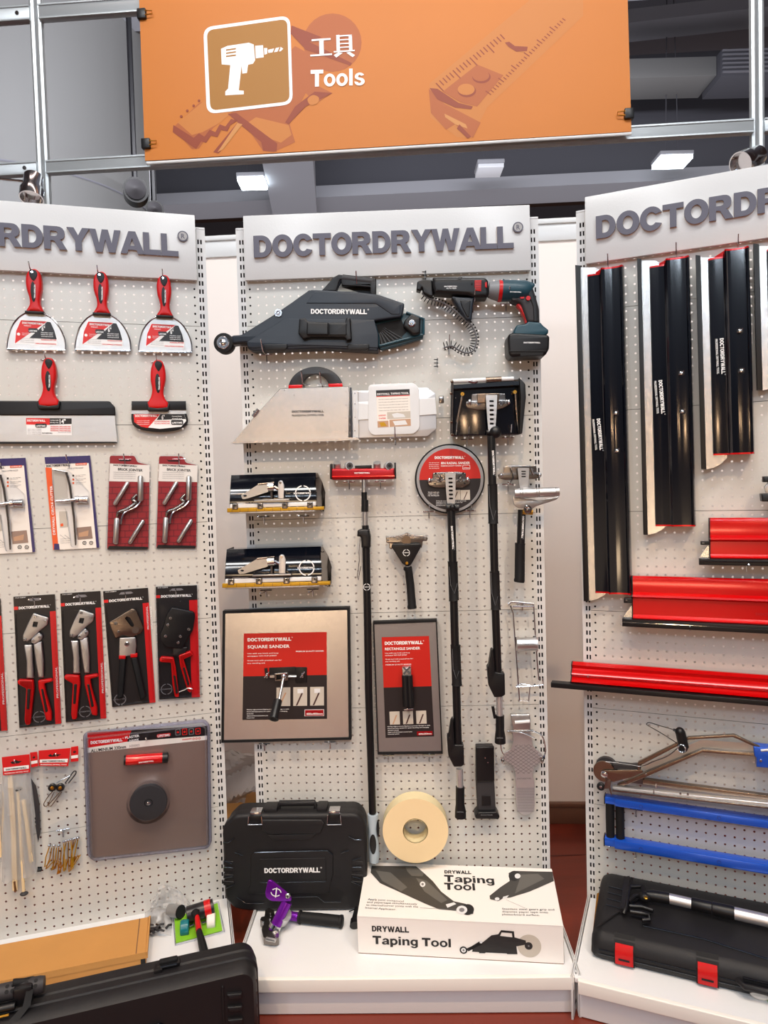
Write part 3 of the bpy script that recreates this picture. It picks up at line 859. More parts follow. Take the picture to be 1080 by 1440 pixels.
# ================================================================ joint knives
q = Q('A', 'L', .03)
def knife_handle(t, pts, hw, label_pts, q, band=None, base=None):
    """red grip with black heel; pts closed outline in crop pixels"""
    h = t.part('handle'); o = sm(q.l(pts), 3); h.prism(o, q.w-.024, q.w, RED, r=.008, seg=4)
    return h
t = Thing('L', 'joint_knife', 'six inch dome bladed joint knife with red grip, middle one of the upper row', 'putty knife', 'six inch joint knives in the upper row')
h = t.part('handle')
o = sm(q.l([(440, 132), (458, 131), (474, 145), (482, 175), (484, 215), (477, 255), (478, 288), (492, 322), (452, 318), (415, 318), (431, 288), (430, 255), (418, 215), (415, 175), (423, 145)]), 3)
h.prism(o, .006, .030, RED, r=.008, seg=4)
g = h.part('heel_collar'); g.prism(q.l([(413, 314), (494, 318), (490, 328), (413, 324)]), .004, .030, BLACK, r=.002)
g = h.part('hanging_eye'); g.prism(sm(q.l([(432, 142), (445, 136), (462, 142), (466, 162), (452, 185), (436, 168)]), 3), .028, .0315, BLACK, r=.001)
g.disc(q(445, 148), .0315, .034, .0035, STEEL, 12)
g = h.part('grip_inlay'); g.prism(circ(q(449, 232), .0065, 20, ry=.029), .028, .0315, BLACK, r=.001)
a, b = q(453, 262), q(453, 202); g.brand(b, a, .0038, .032, WPRINT, reg=False)
b_ = t.part('blade')
q2 = Q('A', 'L', .014)
o = sm(q2.l([(420, 322), (455, 320), (490, 326)]), 1)
dome = smo(q2.l([(490, 326), (530, 352), (560, 392), (580, 440), (584, 484)]), 4)
dome2 = smo(q2.l([(334, 478), (338, 440), (354, 386), (385, 345), (420, 322)]), 4)
oo = dome+dome2
b_.prism(oo, .0115, .013, STEELB)
b_.prism(q2.l([(334, 478), (584, 484), (585, 492), (334, 488)]), .011, .016, STEEL, r=.001)
for L in (dome, dome2): b_.tube([(x, .0135, z) for x, z in L], .0022, STEEL, 6)
g = b_.part('print_label')
def pl(pts, m, w=.0134): g.sheet(q2.l(pts), w, m)
pl([(392, 355), (520, 362), (538, 402), (548, 438), (549, 468), (366, 459), (374, 400)], WPRINT, .0132)
pl([(394, 356), (506, 362), (368, 458), (374, 402)], RPRINT, .0134)
pl([(506, 363), (520, 364), (537, 402), (547, 440), (430, 434)], KCARD, .0135)
g.brand(q2(400, 372), q2(498, 378), .006, .0138, WPRINT, reg=False)
g.text('6"', q2(482, 402), q2(497, 403), .013, .0138, WPRINT, .04)
for i, s_ in enumerate(('Flexible steel', 'blade for joint', 'compound')): g.text(s_, q2(480, 412+i*8), q2(530, 414+i*8), .0028, .0138, WPRINT, .02)
g.prism(rrect(*q2(426, 410), *q2(466, 392), .003), .0136, .0139, KCARD)
g.text('LIFETIME', q2(429, 406), q2(463, 407), .0045, .0142, WPRINT, .04)
g.text('WARRANTY', q2(406, 382), q2(438, 384), .003, .0138, WPRINT, .02)
g.disc(q2(384, 417), .0134, .0137, .0042, WPRINT, 14)
for i in range(2): g.text('Taping and finishing knife', q2(398, 414+i*7), q2(440, 415+i*7), .0022, .0138, WPRINT, .01)
for i in range(3): g.text('Ideal for patching, taping', q2(392, 436+i*8), q2(450, 438+i*8), .002, .0138, BPRINT, .0)
g.text('PROFESSIONAL JOINT KNIFE', q2(480, 444), q2(545, 446), .0035, .0138, RPRINT, .03)
g.text('TAPING & FINISHING PROFESSIONAL', q2(455, 460), q2(545, 463), .0035, .0138, RPRINT, .03)
kn = t.done()
c0 = q2(455, 322)
for x, y, lab in ((157, 315, 'six inch dome bladed joint knife with red grip, leftmost of the upper row'), (735, 333, 'six inch dome bladed joint knife with red grip, rightmost of the upper row')):
    c1 = q2(x, y); dup(kn, 'L', c1[0]-c0[0], 0, c1[1]-c0[1], lab)
for x, y, n in ((140, 128, 'leftmost upper'), (440, 143, 'middle upper'), (727, 158, 'rightmost upper')):
    c = Q('A', 'L', .02)(x, y); hook('L', c[0], c[1], 'chrome pegboard hook through the eye of the %s red joint knife' % n, .055, .014)
# the two lower knives
def low_knife(name, label, cx, cyt, blade):
    t = Thing('L', name, label, 'putty knife'); h = t.part('handle')
    X = lambda L: [(cx+a, b) for a, b in L]
    o = sm(q.l(X([(-17, cyt+2), (0, cyt-4), (20, cyt+4), (33, cyt+40), (35, cyt+85), (25, cyt+135), (32, cyt+170), (47, cyt+190), (45, cyt+215), (0, cyt+217), (-45, cyt+215), (-47, cyt+190), (-33, cyt+165), (-26, cyt+130), (-33, cyt+85), (-31, cyt+35)])), 3)
    h.prism(o, .006, .030, RED, r=.008, seg=4)
    g = h.part('heel_collar'); g.prism(q.l(X([(-50, cyt+193), (-44, cyt+190), (-40, cyt+208), (0, cyt+214), (42, cyt+208), (46, cyt+190), (53, cyt+193), (50, cyt+222), (42, cyt+227), (-40, cyt+226), (-48, cyt+220)])), .003, .0305, BLACK, r=.002)
    g = h.part('hanging_eye'); g.prism(sm(q.l(X([(-14, cyt+12), (0, cyt+2), (18, cyt+12), (16, cyt+30), (3, cyt+48), (-10, cyt+30)])), 3), .028, .0318, BLACK, r=.001)
    g = h.part('grip_inlay'); g.prism(circ(q(cx, cyt+102), .0075, 20, ry=.029), .028, .0315, BLACK, r=.001)
    g.brand(q(cx+3, cyt+75), q(cx+3, cyt+132), .004, .032, WPRINT, reg=False)
    blade(t); return t
def bl1(t):
    q2 = Q('A', 'L', .014)
    b = t.part('blade'); b.prism(q2.l([(-70, 772), (512, 774), (523, 894), (-70, 897)]), .012, .0135, STEELB)
    b.prism(q2.l([(-70, 893), (523, 893), (523, 899), (-70, 903)]), .011, .0145, DARK)
    s_ = t.part('blade_back'); s_.prism(roundp(q2.l([(-70, 710), (490, 712), (514, 738), (516, 776), (-70, 776)]), .004), .009, .018, BLACK, r=.003)
    g = b.part('print_label')
    F = lambda pts, m, w=.0141: g.sheet(q2.l(pts), w, m)
    F([(116, 787), (320, 789), (321, 864), (120, 862)], WPRINT, .0138)
    F([(116, 787), (222, 788), (222, 818), (117, 816)], RPRINT); F([(222, 788), (320, 789), (320, 814), (222, 817)], KCARD)
    g.brand(q2(121, 803), q2(203, 804), .006, .0145, WPRINT, reg=False)
    g.text('14"', q2(267, 812), q2(294, 812), .013, .0145, WPRINT, .04)
    g.text('TAPING KNIFE', q2(224, 800), q2(262, 800), .003, .0145, WPRINT, .02); g.text('DRYWALL TOOL', q2(224, 810), q2(262, 810), .003, .0145, WPRINT, .02)
    g.prism(rrect(*q2(158, 830), *q2(208, 812), .004), .0142, .0147, KCARD); g.text('LIFETIME', q2(162, 827), q2(204, 827), .0052, .0150, WPRINT, .04)
    for i in range(3): g.text('PROFESSIONAL TAPING KNIFE FINISH', q2(226, 828+i*9), q2(316, 829+i*9), .004, .0145, RPRINT, .02)
    for i in range(4): g.text('Ideal for taping and finishing', q2(124, 838+i*7), q2(185, 839+i*7), .0022, .0145, GPRINT, .01)
    g.text('DOCTORDRYWALL', q2(188, 858), q2(235, 858), .004, .0145, BPRINT, .03)
    g.text('Set of tools for drywall', q2(260, 853), q2(316, 853), .0024, .0145, GPRINT, .01)
low_knife('taping_knife', 'wide fourteen inch taping knife with red grip and straight steel blade under black back', 215, 520, bl1).done()
def bl2(t):
    q2 = Q('A', 'L', .014)
    b = t.part('blade'); b.prism(q2.l([(588, 750), (832, 750), (832, 772), (588, 772)]), .012, .0135, STEELB)
    b.prism(smo(q2.l([(587, 768), (588, 800), (600, 824), (640, 842), (715, 850), (785, 843), (826, 824), (840, 800), (834, 768)]), 4), .012, .0155, BLACK, r=.001)
    s_ = t.part('blade_back'); s_.prism(q2.l([(588, 712), (830, 712), (832, 752), (588, 752)]), .009, .018, BLACK, r=.002)
    g = b.part('print_label')
    F = lambda pts, m, w=.0160: g.sheet(q2.l(pts), w, m)
    F([(597, 770), (822, 768), (832, 800), (810, 826), (715, 836), (630, 826), (600, 806)], WPRINT, .0157)
    F([(597, 771), (716, 770), (660, 832), (630, 826), (600, 806)], RPRINT); F([(716, 770), (822, 769), (829, 792), (700, 796)], KCARD)
    g.brand(q2(604, 783), q2(702, 782), .006, .0164, WPRINT, reg=False)
    g.text('6"', q2(722, 793), q2(736, 793), .013, .0164, WPRINT, .04)
    g.text('Curved blade', q2(768, 782), q2(812, 782), .003, .0164, WPRINT, .02); g.text('drywall tool', q2(768, 792), q2(812, 792), .003, .0164, WPRINT, .02)
    g.prism(rrect(*q2(765, 818), *q2(818, 796), .004), .0161, .0165, KCARD); g.text('LIFETIME', q2(769, 813), q2(814, 812), .0052, .0168, WPRINT, .04)
    for i in range(3): g.text('Professional curved finishing knife', q2(612, 802+i*8), q2(668, 801+i*8), .0024, .0164, WPRINT, .01)
    for i in range(2): g.text('PATCHING & FINISHING KNIFE', q2(690, 806+i*9), q2(758, 805+i*9), .0035, .0164, RPRINT, .02)
low_knife('curved_knife', 'short six inch knife with red grip and curved bottom blade, right of wide knife', 705, 530, bl2).done()
for x, y, n in ((207, 522, 'wide fourteen inch taping'), (700, 535, 'curved bottom six inch')):
    c = Q('A', 'L', .02)(x, y); hook('L', c[0], c[1], 'chrome pegboard hook through the eye of the %s knife' % n, .055, .014)

# ================================================================ circle cutter packs
q = Q('B', 'L', .012)
t = Thing('L', 'circle_cutter_pack', 'violet and white blister pack of a drywall circle cutter, the one fully in view', 'tool pack', 'circle cutter packs')
p = t.part('card')
o = q.l([(197, 72), (402, 65), (443, 478), (236, 488)])
p.prism(o, .004, .0055, PAPER)
F = lambda pts, m, w=.006: p.sheet(q.l(pts), w, m)
F([(197, 72), (402, 65), (405, 98), (201, 103)], PURCARD)
F([(201, 118), (229, 120), (260, 486), (236, 488)], ORCARD)
F([(392, 65), (402, 65), (443, 478), (430, 478)], PURCARD, .0062); F([(240, 460), (262, 460), (265, 487), (240, 487)], PURCARD, .0064)
p.brand(q(205, 117), q(312, 111), .0065, .0065, BPRINT)
F([(336, 100), (386, 97), (386, 107), (336, 109)], ORCARD, .0064); p.text('GYPSUM', q(340, 107), q(382, 105), .003, .0067, WPRINT, .02)
p.text('CIRCLE CUTTER CHOICE', q(300, 126), q(370, 122), .0035, .0065, GPRINT, .01)
p.text('DRYWALL CIRCLE CUTTER', q(246, 420), q(232, 200), .0065, .0066, WPRINT, .02)
for i, (y, s_) in enumerate(((155, 'Cuts clean round holes'), (172, 'Adjustable arm length'), (188, 'Drywall and plasterboard'))):
    F([(322, y-4), (330, y-4), (330, y+4), (322, y+4)], ORCARD if i else BPRINT, .0064)
    p.text(s_, q(336, y), q(382, y-3), .0024, .0066, GPRINT, .01); p.text('hole cutting tool', q(336, y+6), q(370, y+4), .0022, .0066, GPRINT, .01)
F([(340, 388), (406, 382), (413, 436), (346, 442)], HAWK, .0064); F([(350, 412), (395, 400), (392, 425), (352, 430)], SKIN, .0066)
for x in (280, 300): p.text('cutting direction guide and scale', q(x-15, 420), q(x+12, 440), .0022, .0066, GPRINT, .01)
for k in range(3): p.text('measure cut finish', q(268, 440+k*9), q(312, 438+k*9), .0022, .0066, GPRINT, .01)
for x in (376, 406): p.sheet(circ(q(x, 456), .0055, 18), .0066, BPRINT, [circ(q(x, 456), .0038, 14)]); p.sheet(circ(q(x, 456), .0015, 8), .0067, BPRINT)
F([(262, 316), (298, 314), (302, 384), (266, 388)], GREYPH, .0064); F([(268, 372), (280, 368), (282, 380), (270, 384)], ORCARD, .0066)
p.sheet(q.l([(232, 125), (295, 138), (302, 255), (242, 262)]), .0063, GREYPH)
b = t.part('blister')
b.prism(roundp(q.l([(232, 128), (300, 126), (400, 228), (398, 300), (345, 320), (340, 470), (318, 474), (292, 300), (240, 300)]), .006), .006, .020, CLEAR, r=.005, back=False)
c = t.part('cutter_arm')
P3 = lambda x, y, w=.014: q.p3(x, y, w)
c.tube([P3(296, 140), P3(312, 200), P3(330, 340), P3(338, 466)], [.0035, .0035, .003, .002], IRON, 8)
c.tube([P3(236, 128, .012), P3(294, 138, .012)], .002, IRON, 6)
c = t.part('cross_bar'); c.tube([P3(245, 270), P3(290, 268), P3(350, 262)], [.0035, .005, .006], STEEL, 12)
k = t.part('pivot_knob'); k.tube([P3(338, 264), P3(352, 262), P3(353, 262), P3(392, 262)], [.012, .012, .009, .012], STEEL, 18)
cc = t.done()
a = q(197, 72); b2 = Q('B', 'L', .012)(-100, 80)
# second pack shifted left by its own width and a gap
u1 = q(402, 65); dup(cc, 'L', q(112, 75)[0]-q(402, 65)[0]-.0, 0, q(112, 75)[1]-u1[1], 'violet and white circle cutter blister pack cut off by the left edge of the photo')
for x, y, n in ((305, 68, 'circle cutter pack in full view'), (0, 75, 'circle cutter pack cut off at the left')):
    c_ = Q('B', 'L', .012)(x, y+18); hook('L', c_[0], c_[1], 'chrome pegboard hook holding the %s' % n, .05, .014)

# ================================================================ brick jointer packs
q = Q('B', 'L', .010)
t = Thing('L', 'brick_jointer_pack', 'red brick pattern brick jointer pack with steel jointers, left one of the pair', 'tool pack', 'brick jointer packs')
p = t.part('card')
p.prism(roundp(q.l([(490, 66), (600, 66), (614, 96), (668, 108), (662, 486), (478, 486)]), .006), .004, .0055, BRICKC)
F = lambda pts, m, w=.006: p.sheet(q.l(pts), w, m)
F([(490, 101), (668, 108), (667, 184), (487, 180)], PAPER)
for k in range(10):
    y = 206+k*28
    F([(486-k*.7, y), (667-k*.4, y-2), (667-k*.4, y+.5), (486-k*.7, y+2.5)], MORTAR, .0061)
    for j in range(5):
        x = 500+j*38+(19 if k % 2 else 0)
        if x < 655: F([(x, y), (x+2.5, y), (x+2.5, y+28), (x, y+28)], MORTAR, .0061)
F([(486, 470), (660, 474), (660, 486), (478, 486)], KCARD, .0063)
p.brand(q(506, 111), q(612, 116), .0046, .0064, BPRINT)
p.text('BRICK JOINTER', q(526, 131), q(637, 137), .0072, .0064, BPRINT, .04)
for k in range(4): p.text('Professional brick jointing tool with interchangeable jointers', q(506, 141+k*9), q(606, 143+k*9), .0024, .0064, GPRINT, .005)
F([(524, 80), (534, 84), (580, 84), (590, 80), (580, 90), (534, 90)], DARK, .0062)
b = t.part('blister')
b.prism(roundp(q.l([(494, 60), (606, 60), (622, 92), (676, 104), (668, 496), (470, 492), (484, 160)]), .01), .003, .0145, CLEAR, r=.006, back=False)
def jt(x0, y0, x1, y1, r=.0078):
    j = t.part('jointer'); A = Vector(q.p3(x0, y0, .014)); B = Vector(q.p3(x1, y1, .014)); d = (B-A).normalized()
    j.tube([A-d*.002, A, A+d*.003, B-d*.003, B, B+d*.002], [r*.5, r*.8, r, r, r*.8, r*.5], STEELB, 14)
jt(628, 158, 627, 268, .0085); jt(572, 186, 512, 284, .0065); jt(522, 346, 517, 458, .0082); jt(640, 356, 578, 456, .0065)
hh = t.part('handle')
hh.tube([q.p3(*a, .016) for a in smo([(612, 240), (592, 262), (606, 278), (566, 306), (532, 318), (524, 340)], 4)], [.004+.003*math.sin(PI*i/20) for i in range(21)], IRON, 10)
hh.tube([q.p3(*a, .018) for a in smo([(628, 272), (606, 296), (560, 318), (545, 345), (540, 372)], 4)], .0035, STEEL, 8)
bj = t.done()
u0, u1 = q(490, 66), q(709, 68); dup(bj, 'L', u1[0]-u0[0]+.001, 0, u1[1]-u0[1]+.0, 'red brick pattern blister pack of a brick jointer, right of the pair beside the post')
for x, y, n in ((557, 70, 'left brick jointer pack'), (799, 68, 'right brick jointer pack')):
    c_ = q(x, y+12); hook('L', c_[0], c_[1], 'chrome pegboard hook holding the %s' % n, .045, .014)

# ================================================================ stud crimper packs
q = Q('K', 'L', .012)
def crimp_card(t, quad, band_in, title=True, two=None, off=0.):
    p = t.part('card'); TLq, TRq, BRq, BLq = quad
    p.prism(q.l([BLq, BRq, TRq, TLq]), .003, .005, KCARD)
    G = lambda a, b: q(*quadpt(quad, a, b))
    p.sheet([G(band_in, .13), G(1, .13), G(1, 1), G(band_in, 1)], .0054, RCARD)
    p.sheet([G(0, .075), G(.10, .075), G(.10, .10), G(0, .10)], .0054, RCARD)
    p.brand(G(.12, .098), G(.86, .098), .0078, .0058, WPRINT)
    p.text('STUD CRIMPER', G(.05, .012), G(.3, .012), .0025, .0058, WPRINT, .01)
    p.sheet([G(.35, .035), G(.40, .02), G(.62, .02), G(.67, .035), G(.6, .04), G(.42, .04)], .0058, GPRINT)
    if two:
        for i, s_ in enumerate(two):
            x = band_in+.06+i*.085; p.text(s_, G(x+.05, .80 if off == 0 else off), G(x+.05, .56 if off == 0 else off-.2), .0055, .0058, WPRINT, .015)
    b = t.part('blister'); b.prism(roundp([G(.04, .12), G(.96, .12), G(.99, .985), G(.02, .985)], .01), .0056, .022, CLEAR, r=.008, back=False)
    return p, G
def grip(t, pts, inner=None, m=RED):
    g = t.part('handle'); g.prism(roundp(q.l(pts), .004), .008, .022, m, r=.003)
    if inner: k = g.part('grip_pad'); k.prism(roundp(q.l(inner), .003), .020, .0235, BLACK, r=.001)
    return g
t = Thing('L', 'stud_crimper_pack', 'black and red pack of steel stud crimpers with steel arms, leftmost in full view', 'tool pack', 'stud crimper packs in the left row')
p, G = crimp_card(t, [(57, 95), (243, 83), (272, 662), (84, 682)], .86, two=('PROFESSIONAL', 'UNIVERSAL STUD CRIMPER'))
logomark(p, q(174, 632), .017, .0058, GPRINT)
h = t.part('crimping_head')
h.prism(roundp(q.l([(150, 165), (218, 186), (212, 218), (176, 246), (150, 274), (120, 294), (103, 282), (104, 262), (124, 215)]), .004), .008, .016, STEELB, holes=[q.l([(150, 202), (172, 204), (166, 228), (146, 226)])], r=.002)
h.prism(roundp(q.l([(175, 250), (192, 264), (190, 280), (160, 305), (140, 296), (142, 280)]), .004), .010, .019, STEELB, r=.002)
for x, y in ((158, 180), (205, 200), (112, 282), (150, 286), (180, 270)): screw(h, q(x, y), .0042, .018)
for pts in ([(108, 306), (145, 306), (152, 455), (120, 455), (120, 380)], [(150, 302), (188, 290), (196, 380), (196, 452), (172, 452), (160, 380)]):
    a = t.part('arm'); a.prism(roundp(q.l(pts), .003), .009, .018, STEELB, r=.003)
grip(t, [(80, 468), (86, 460), (150, 462), (154, 500), (138, 660), (118, 662), (112, 640), (120, 500), (84, 480)], [(126, 500), (140, 500), (134, 590), (122, 590)])
grip(t, [(172, 464), (232, 456), (238, 468), (200, 478), (206, 520), (232, 610), (232, 645), (208, 640), (174, 500)], [(186, 500), (196, 500), (218, 600), (206, 605)])
cp0 = t.done()
A0 = q(57, 95); A1 = q(267, 80)
dup(cp0, 'L', A1[0]-A0[0], 0, A1[1]-A0[1], 'black and red pack of steel stud crimpers with steel arms, second in full view')
u3 = q(243, 83); u4 = q(6, 102)
dup(cp0, 'L', u4[0]-u3[0]-.004, 0, u4[1]-u3[1], 'stud crimper pack showing only its red right edge at the left photo border')
t = Thing('L', 'stud_crimper_pack', 'black and red blister pack with a bronze headed stud crimper and black handles', 'tool pack', 'stud crimper packs in the left row')
p, G = crimp_card(t, [(459, 70), (660, 54), (694, 567), (500, 589)], .86, two=('PROFESSIONAL', 'STUD CRIMPER'), off=.36)
logomark(p, q(536, 553), .017, .0058, GPRINT)
h = t.part('crimping_head')
h.prism(roundp(q.l([(488, 205), (590, 144), (608, 150), (642, 232), (632, 252), (590, 272), (548, 262), (516, 278), (500, 240)]), .005), .008, .019, BROWNM, holes=[q.l([(558, 186), (568, 178), (582, 184), (600, 215), (596, 226), (584, 222)])], r=.002)
h.prism(roundp(q.l([(534, 275), (606, 272), (610, 310), (604, 355), (532, 358)]), .004), .009, .019, STEELB, r=.002)
for x, y, r_ in ((518, 210, .005), (530, 246, .004), (568, 302, .007)): screw(h, q(x, y), r_, .019)
h.prism(circ(q(606, 240), .010, 18), .019, .0205, IRON)
for pts in ([(534, 366), (564, 364), (550, 540), (524, 548)], [(584, 362), (614, 360), (652, 540), (628, 552)]):
    g = t.part('handle'); g.prism(roundp(q.l(pts), .004), .008, .021, BLACKR, r=.004)
for pts in ([(532, 352), (562, 352), (562, 368), (532, 368)], [(582, 346), (614, 344), (614, 360), (584, 362)]):
    g = t.part('collar'); g.prism(q.l(pts), .008, .022, RED, r=.002)
t.done()
t = Thing('L', 'stud_crimper_pack', 'blister pack with a black headed stud crimper, rightmost in the row beside the post', 'tool pack', 'stud crimper packs in the left row')
p, G = crimp_card(t, [(695, 50), (880, 43), (893, 543), (711, 555)], .80)
logomark(p, q(744, 508), .017, .0058, GPRINT)
b = t.part('outer_shell'); b.prism(roundp(q.l([(690, 44), (888, 37), (902, 546), (704, 562)]), .008), .002, .012, CLEAR, r=.004, back=False)
h = t.part('crimping_head')
h.prism(roundp(q.l([(742, 175), (768, 138), (866, 158), (872, 175), (862, 240), (826, 300), (818, 325), (742, 318), (718, 290), (712, 262), (730, 222)]), .006), .008, .02, BLACK, r=.003)
for x, y in ((762, 186), (750, 216), (843, 236), (740, 266), (806, 268), (796, 295)): screw(h, q(x, y), .0048, .020)
h.prism(roundp(q.l([(772, 318), (836, 316), (826, 352), (796, 362), (772, 352)]), .003), .008, .018, KCARD, r=.002)
grip(t, [(712, 370), (720, 358), (776, 362), (786, 410), (800, 538), (782, 538), (770, 480), (764, 385), (716, 382)], [(774, 440), (784, 440), (796, 520), (786, 522)])
grip(t, [(798, 352), (852, 332), (864, 350), (820, 370), (838, 430), (858, 500), (850, 520), (838, 510), (806, 405)], [(816, 405), (826, 405), (846, 480), (838, 488)])
w_ = t.part('lock_wire'); w_.tube([q.p3(800, 518, .022), q.p3(840, 500, .022), q.p3(860, 505, .022)], .0018, STEEL, 6)
t.done()
for x, y, n in ((152, 100, 'leftmost full crimper pack'), (357, 88, 'second crimper pack'), (560, 76, 'bronze headed crimper pack'), (785, 60, 'black headed crimper pack')):
    c_ = q(x, y+6); hook('L', c_[0], c_[1], 'chrome pegboard hook holding the %s' % n, .03, .010)

# ================================================================ plaster hawk in shell
q = Q('D', 'L', .02)
t = Thing('L', 'plaster_hawk_pack', 'large square plaster hawk with round black grip foot in a clear shell', 'tool pack')
p = t.part('card')
quad = [(388, 70), (925, 40), (932, 575), (404, 636)]
G = lambda a, b: q(*quadpt(quad, a, b))
p.prism([G(0, 1), G(1, 1), G(1, 0), G(0, 0)], .006, .009, HAWK)
p.sheet([G(0, 0), G(1, 0), G(1, .115), G(0, .16)], .0093, PAPER)
p.sheet([G(0, 0), G(.37, 0), G(.33, .09), G(0, .12)], .0096, RCARD)
p.sheet([G(.37, 0), G(1, 0), G(1, .08), G(.33, .09)], .0096, KCARD)
p.brand(q(403, 122), q(546, 108), .0095, .0099, WPRINT)
p.text('PLASTER', q(558, 98), q(622, 88), .0075, .0099, WPRINT, .03); p.text('HAWK', q(578, 112), q(621, 106), .0075, .0099, WPRINT, .03)
p.prism(rrect(*q(700, 92), *q(762, 70), .004), .0097, .0102, RCARD); p.text('LIFETIME', q(704, 90), q(758, 84), .007, .0105, WPRINT, .03)
p.text('ALUMINIUM 330mm', q(404, 158), q(562, 139), .0095, .0097, BPRINT, .03); p.text('H30003', q(578, 136), q(622, 131), .008, .0097, GPRINT, .0)
for k in range(4):
    a = q(783+k*30, 60-k*1.5); p.sheet(rrect(a[0], a[1]-.016, a[0]+.015, a[1]+.004, .002), .0100, RPRINT if k % 2 else GPRINT); p.sheet(rrect(a[0]+.002, a[1]-.014, a[0]+.013, a[1]+.002, .002), .0102, KCARD)
    p.sheet(circ((a[0]+.0075, a[1]-.006), .0035, 8), .0104, RPRINT)
p.text('000000', q(814, 104), q(856, 99), .004, .0099, RPRINT, .03)
for k in range(3): p.sheet(circ(q(865+k*13, 97-k), .0035, 12), .0099, RPRINT, [circ(q(865+k*13, 97-k), .002, 8)])
r_ = t.part('red_sleeve')
A, B = Vector(q.p3(556, 188, .024)), Vector(q.p3(752, 175, .024)); d = (B-A)
r_.tube([A, A+d*.04, A+d*.86], [.014, .0155, .0155], REDG, 20); r_.tube([A+d*.86, A+d*.98, B], [.0155, .0155, .013], BLACK, 20)
r_.tube([A-d*.01, A+d*.035], [.0145, .0158], BLACK, 20); r_.text('DOCTORDRYWALL', q(622, 190), q(688, 182), .004, .0402, WPRINT, .03)
f = t.part('grip_foot')
c = q.p3(664, 372, .04)
f.lathe((c[0], .010, c[2]+.004), (0, 1, 0), [(.048, 0), (.050, .012), (.0515, .03)], STEEL, 40)
f.lathe((c[0], .038, c[2]), (0, 1, 0), [(.0525, 0), (.054, .003), (.054, .010), (.052, .013)], DGREY, 40)
f.lathe((c[0], .0505, c[2]), (0, 1, 0), [(.013, 0), (.012, .0015), (.008, -.0005)], BLACK, 20); f.lathe((c[0], .050, c[2]), (0, 1, 0), [(.0055, 0), (.0055, .003), (.003, .004)], STEEL, 12)
s_ = t.part('clear_shell')
oq = [(370, 80), (385, 66), (910, 8), (938, 30), (946, 560), (930, 588), (415, 645), (388, 620)]
o = roundp(q.l(oq), .014); io = inset(o, .010)
s_.prism(o, .004, .010, CLEARB, [io])
s_.tube([(a, .012, b) for a, b in inset(o, .004)], .0045, CLEARB, 8, closed=True)
s_.prism(io, .0105, .026, CLEAR, r=.01, back=False)
s_.prism(circ((c[0], c[2]), .062, 30), .027, .060, CLEAR, r=.008, back=False)
s_.tube([(a, .027, b) for a, b in inset(io, .004)], .0028, CLEARB, 6, closed=True)
t.done()
c_ = q(655, 92); hook('L', c_[0], c_[1], 'chrome pegboard hook holding the plaster hawk shell', .05, .012)

# ================================================================ bags with red headers
q = Q('V', 'L', .012)
def bag_header(t, quad, w=.010, lab=True):
    p = t.part('header_card'); G = lambda a, b: q(*quadpt(quad, a, b))
    p.prism([G(0, 1), G(1, 1), G(1, 0), G(0, 0)], w, w+.0015, RCARD)
    p.sheet([G(.04, .58), G(.96, .58), G(.96, .78), G(.04, .78)], w+.002, WPRINT)
    if lab:
        p.brand(G(.12, .74), G(.88, .74), .0045, w+.0024, BPRINT, reg=False); p.text('PROFESSIONAL DRYWALL TOOLS', G(.06, .94), G(.94, .94), .0035, w+.002, WPRINT, .02)
    p.sheet([G(.3, .34), G(.38, .26), G(.44, .36), G(.5, .22), G(.58, .3), G(.72, .32), G(.6, .42), G(.36, .42)], w+.002, DARK)
    return p
def film(p, quad, w0, w1, m=CLEAR, n=7, seed=1):
    rnd = random.Random(seed); G = lambda a, b: q(*quadpt(quad, a, b)); vs = []; fs = []
    for j in range(n+1):
        for i in range(n+1):
            u, z = G(i/n, j/n); e = 0 if i in (0, n) or j == 0 else 1
            vs.append((u, w0+(w1-w0)*e*rnd.uniform(.3, 1), z))
    for j in range(n):
        for i in range(n): a = j*(n+1)+i; fs.append((a, a+1, a+n+2, a+n+1))
    p.add(vs, fs, m)
t = Thing('L', 'tool_bag', 'long clear bag with red header holding beige plastic rods with black end caps', 'bag')
bag_header(t, [(25, 150), (280, 122), (285, 288), (38, 316)], .022)
p = t.part('clear_bag'); film(p, [(20, 300), (280, 280), (330, 1220), (20, 1300)], .016, .040, MILKY, 8, 3); film(p, [(20, 300), (280, 280), (330, 1220), (20, 1300)], .004, .006, CLEAR, 4, 5)
p = t.part('rod'); p.tube([q.p3(165, 470, .024), q.p3(200, 1100, .024), q.p3(218, 1400, .020)], .0042, CREAM, 10)
for x in (105, 128): p = t.part('rod'); p.tube([q.p3(x-25, 320, .014), q.p3(x+5, 800, .014), q.p3(x+22, 1385, .014)], .0038, CREAM, 8)
p = t.part('rod'); p.tube([q.p3(215, 560, .018), q.p3(250, 800, .018), q.p3(290, 1120, .018)], .006, CREAM, 8)
for x, y in ((168, 456), (222, 1418)): p = t.part('end_cap'); c = q.p3(x, y, .024); p.ball(c, .011, DGREY, 14, (1.05, .9, .5))
p = t.part('end_cap'); p.tube([q.p3(135, 1300, .014), q.p3(145, 1390, .014)], .0048, BROWNM, 10)
t.done()
t = Thing('L', 'tool_bag', 'clear bag with red header holding a dark serrated blade, behind the long bag of rods', 'bag')
bag_header(t, [(278, 118), (345, 108), (352, 240), (290, 252)], .014, False)
p = t.part('clear_bag'); film(p, [(250, 250), (355, 240), (395, 1230), (290, 1240)], .006, .016, CLEAR, 7, 8)
p = t.part('serrated_blade'); p.prism(q.l([(285, 360), (330, 430), (362, 600), (368, 720), (372, 850), (350, 950), (335, 860), (324, 790), (330, 780), (318, 760), (326, 745), (316, 725), (326, 715), (300, 480)]), .009, .012, DGREY, r=.001)
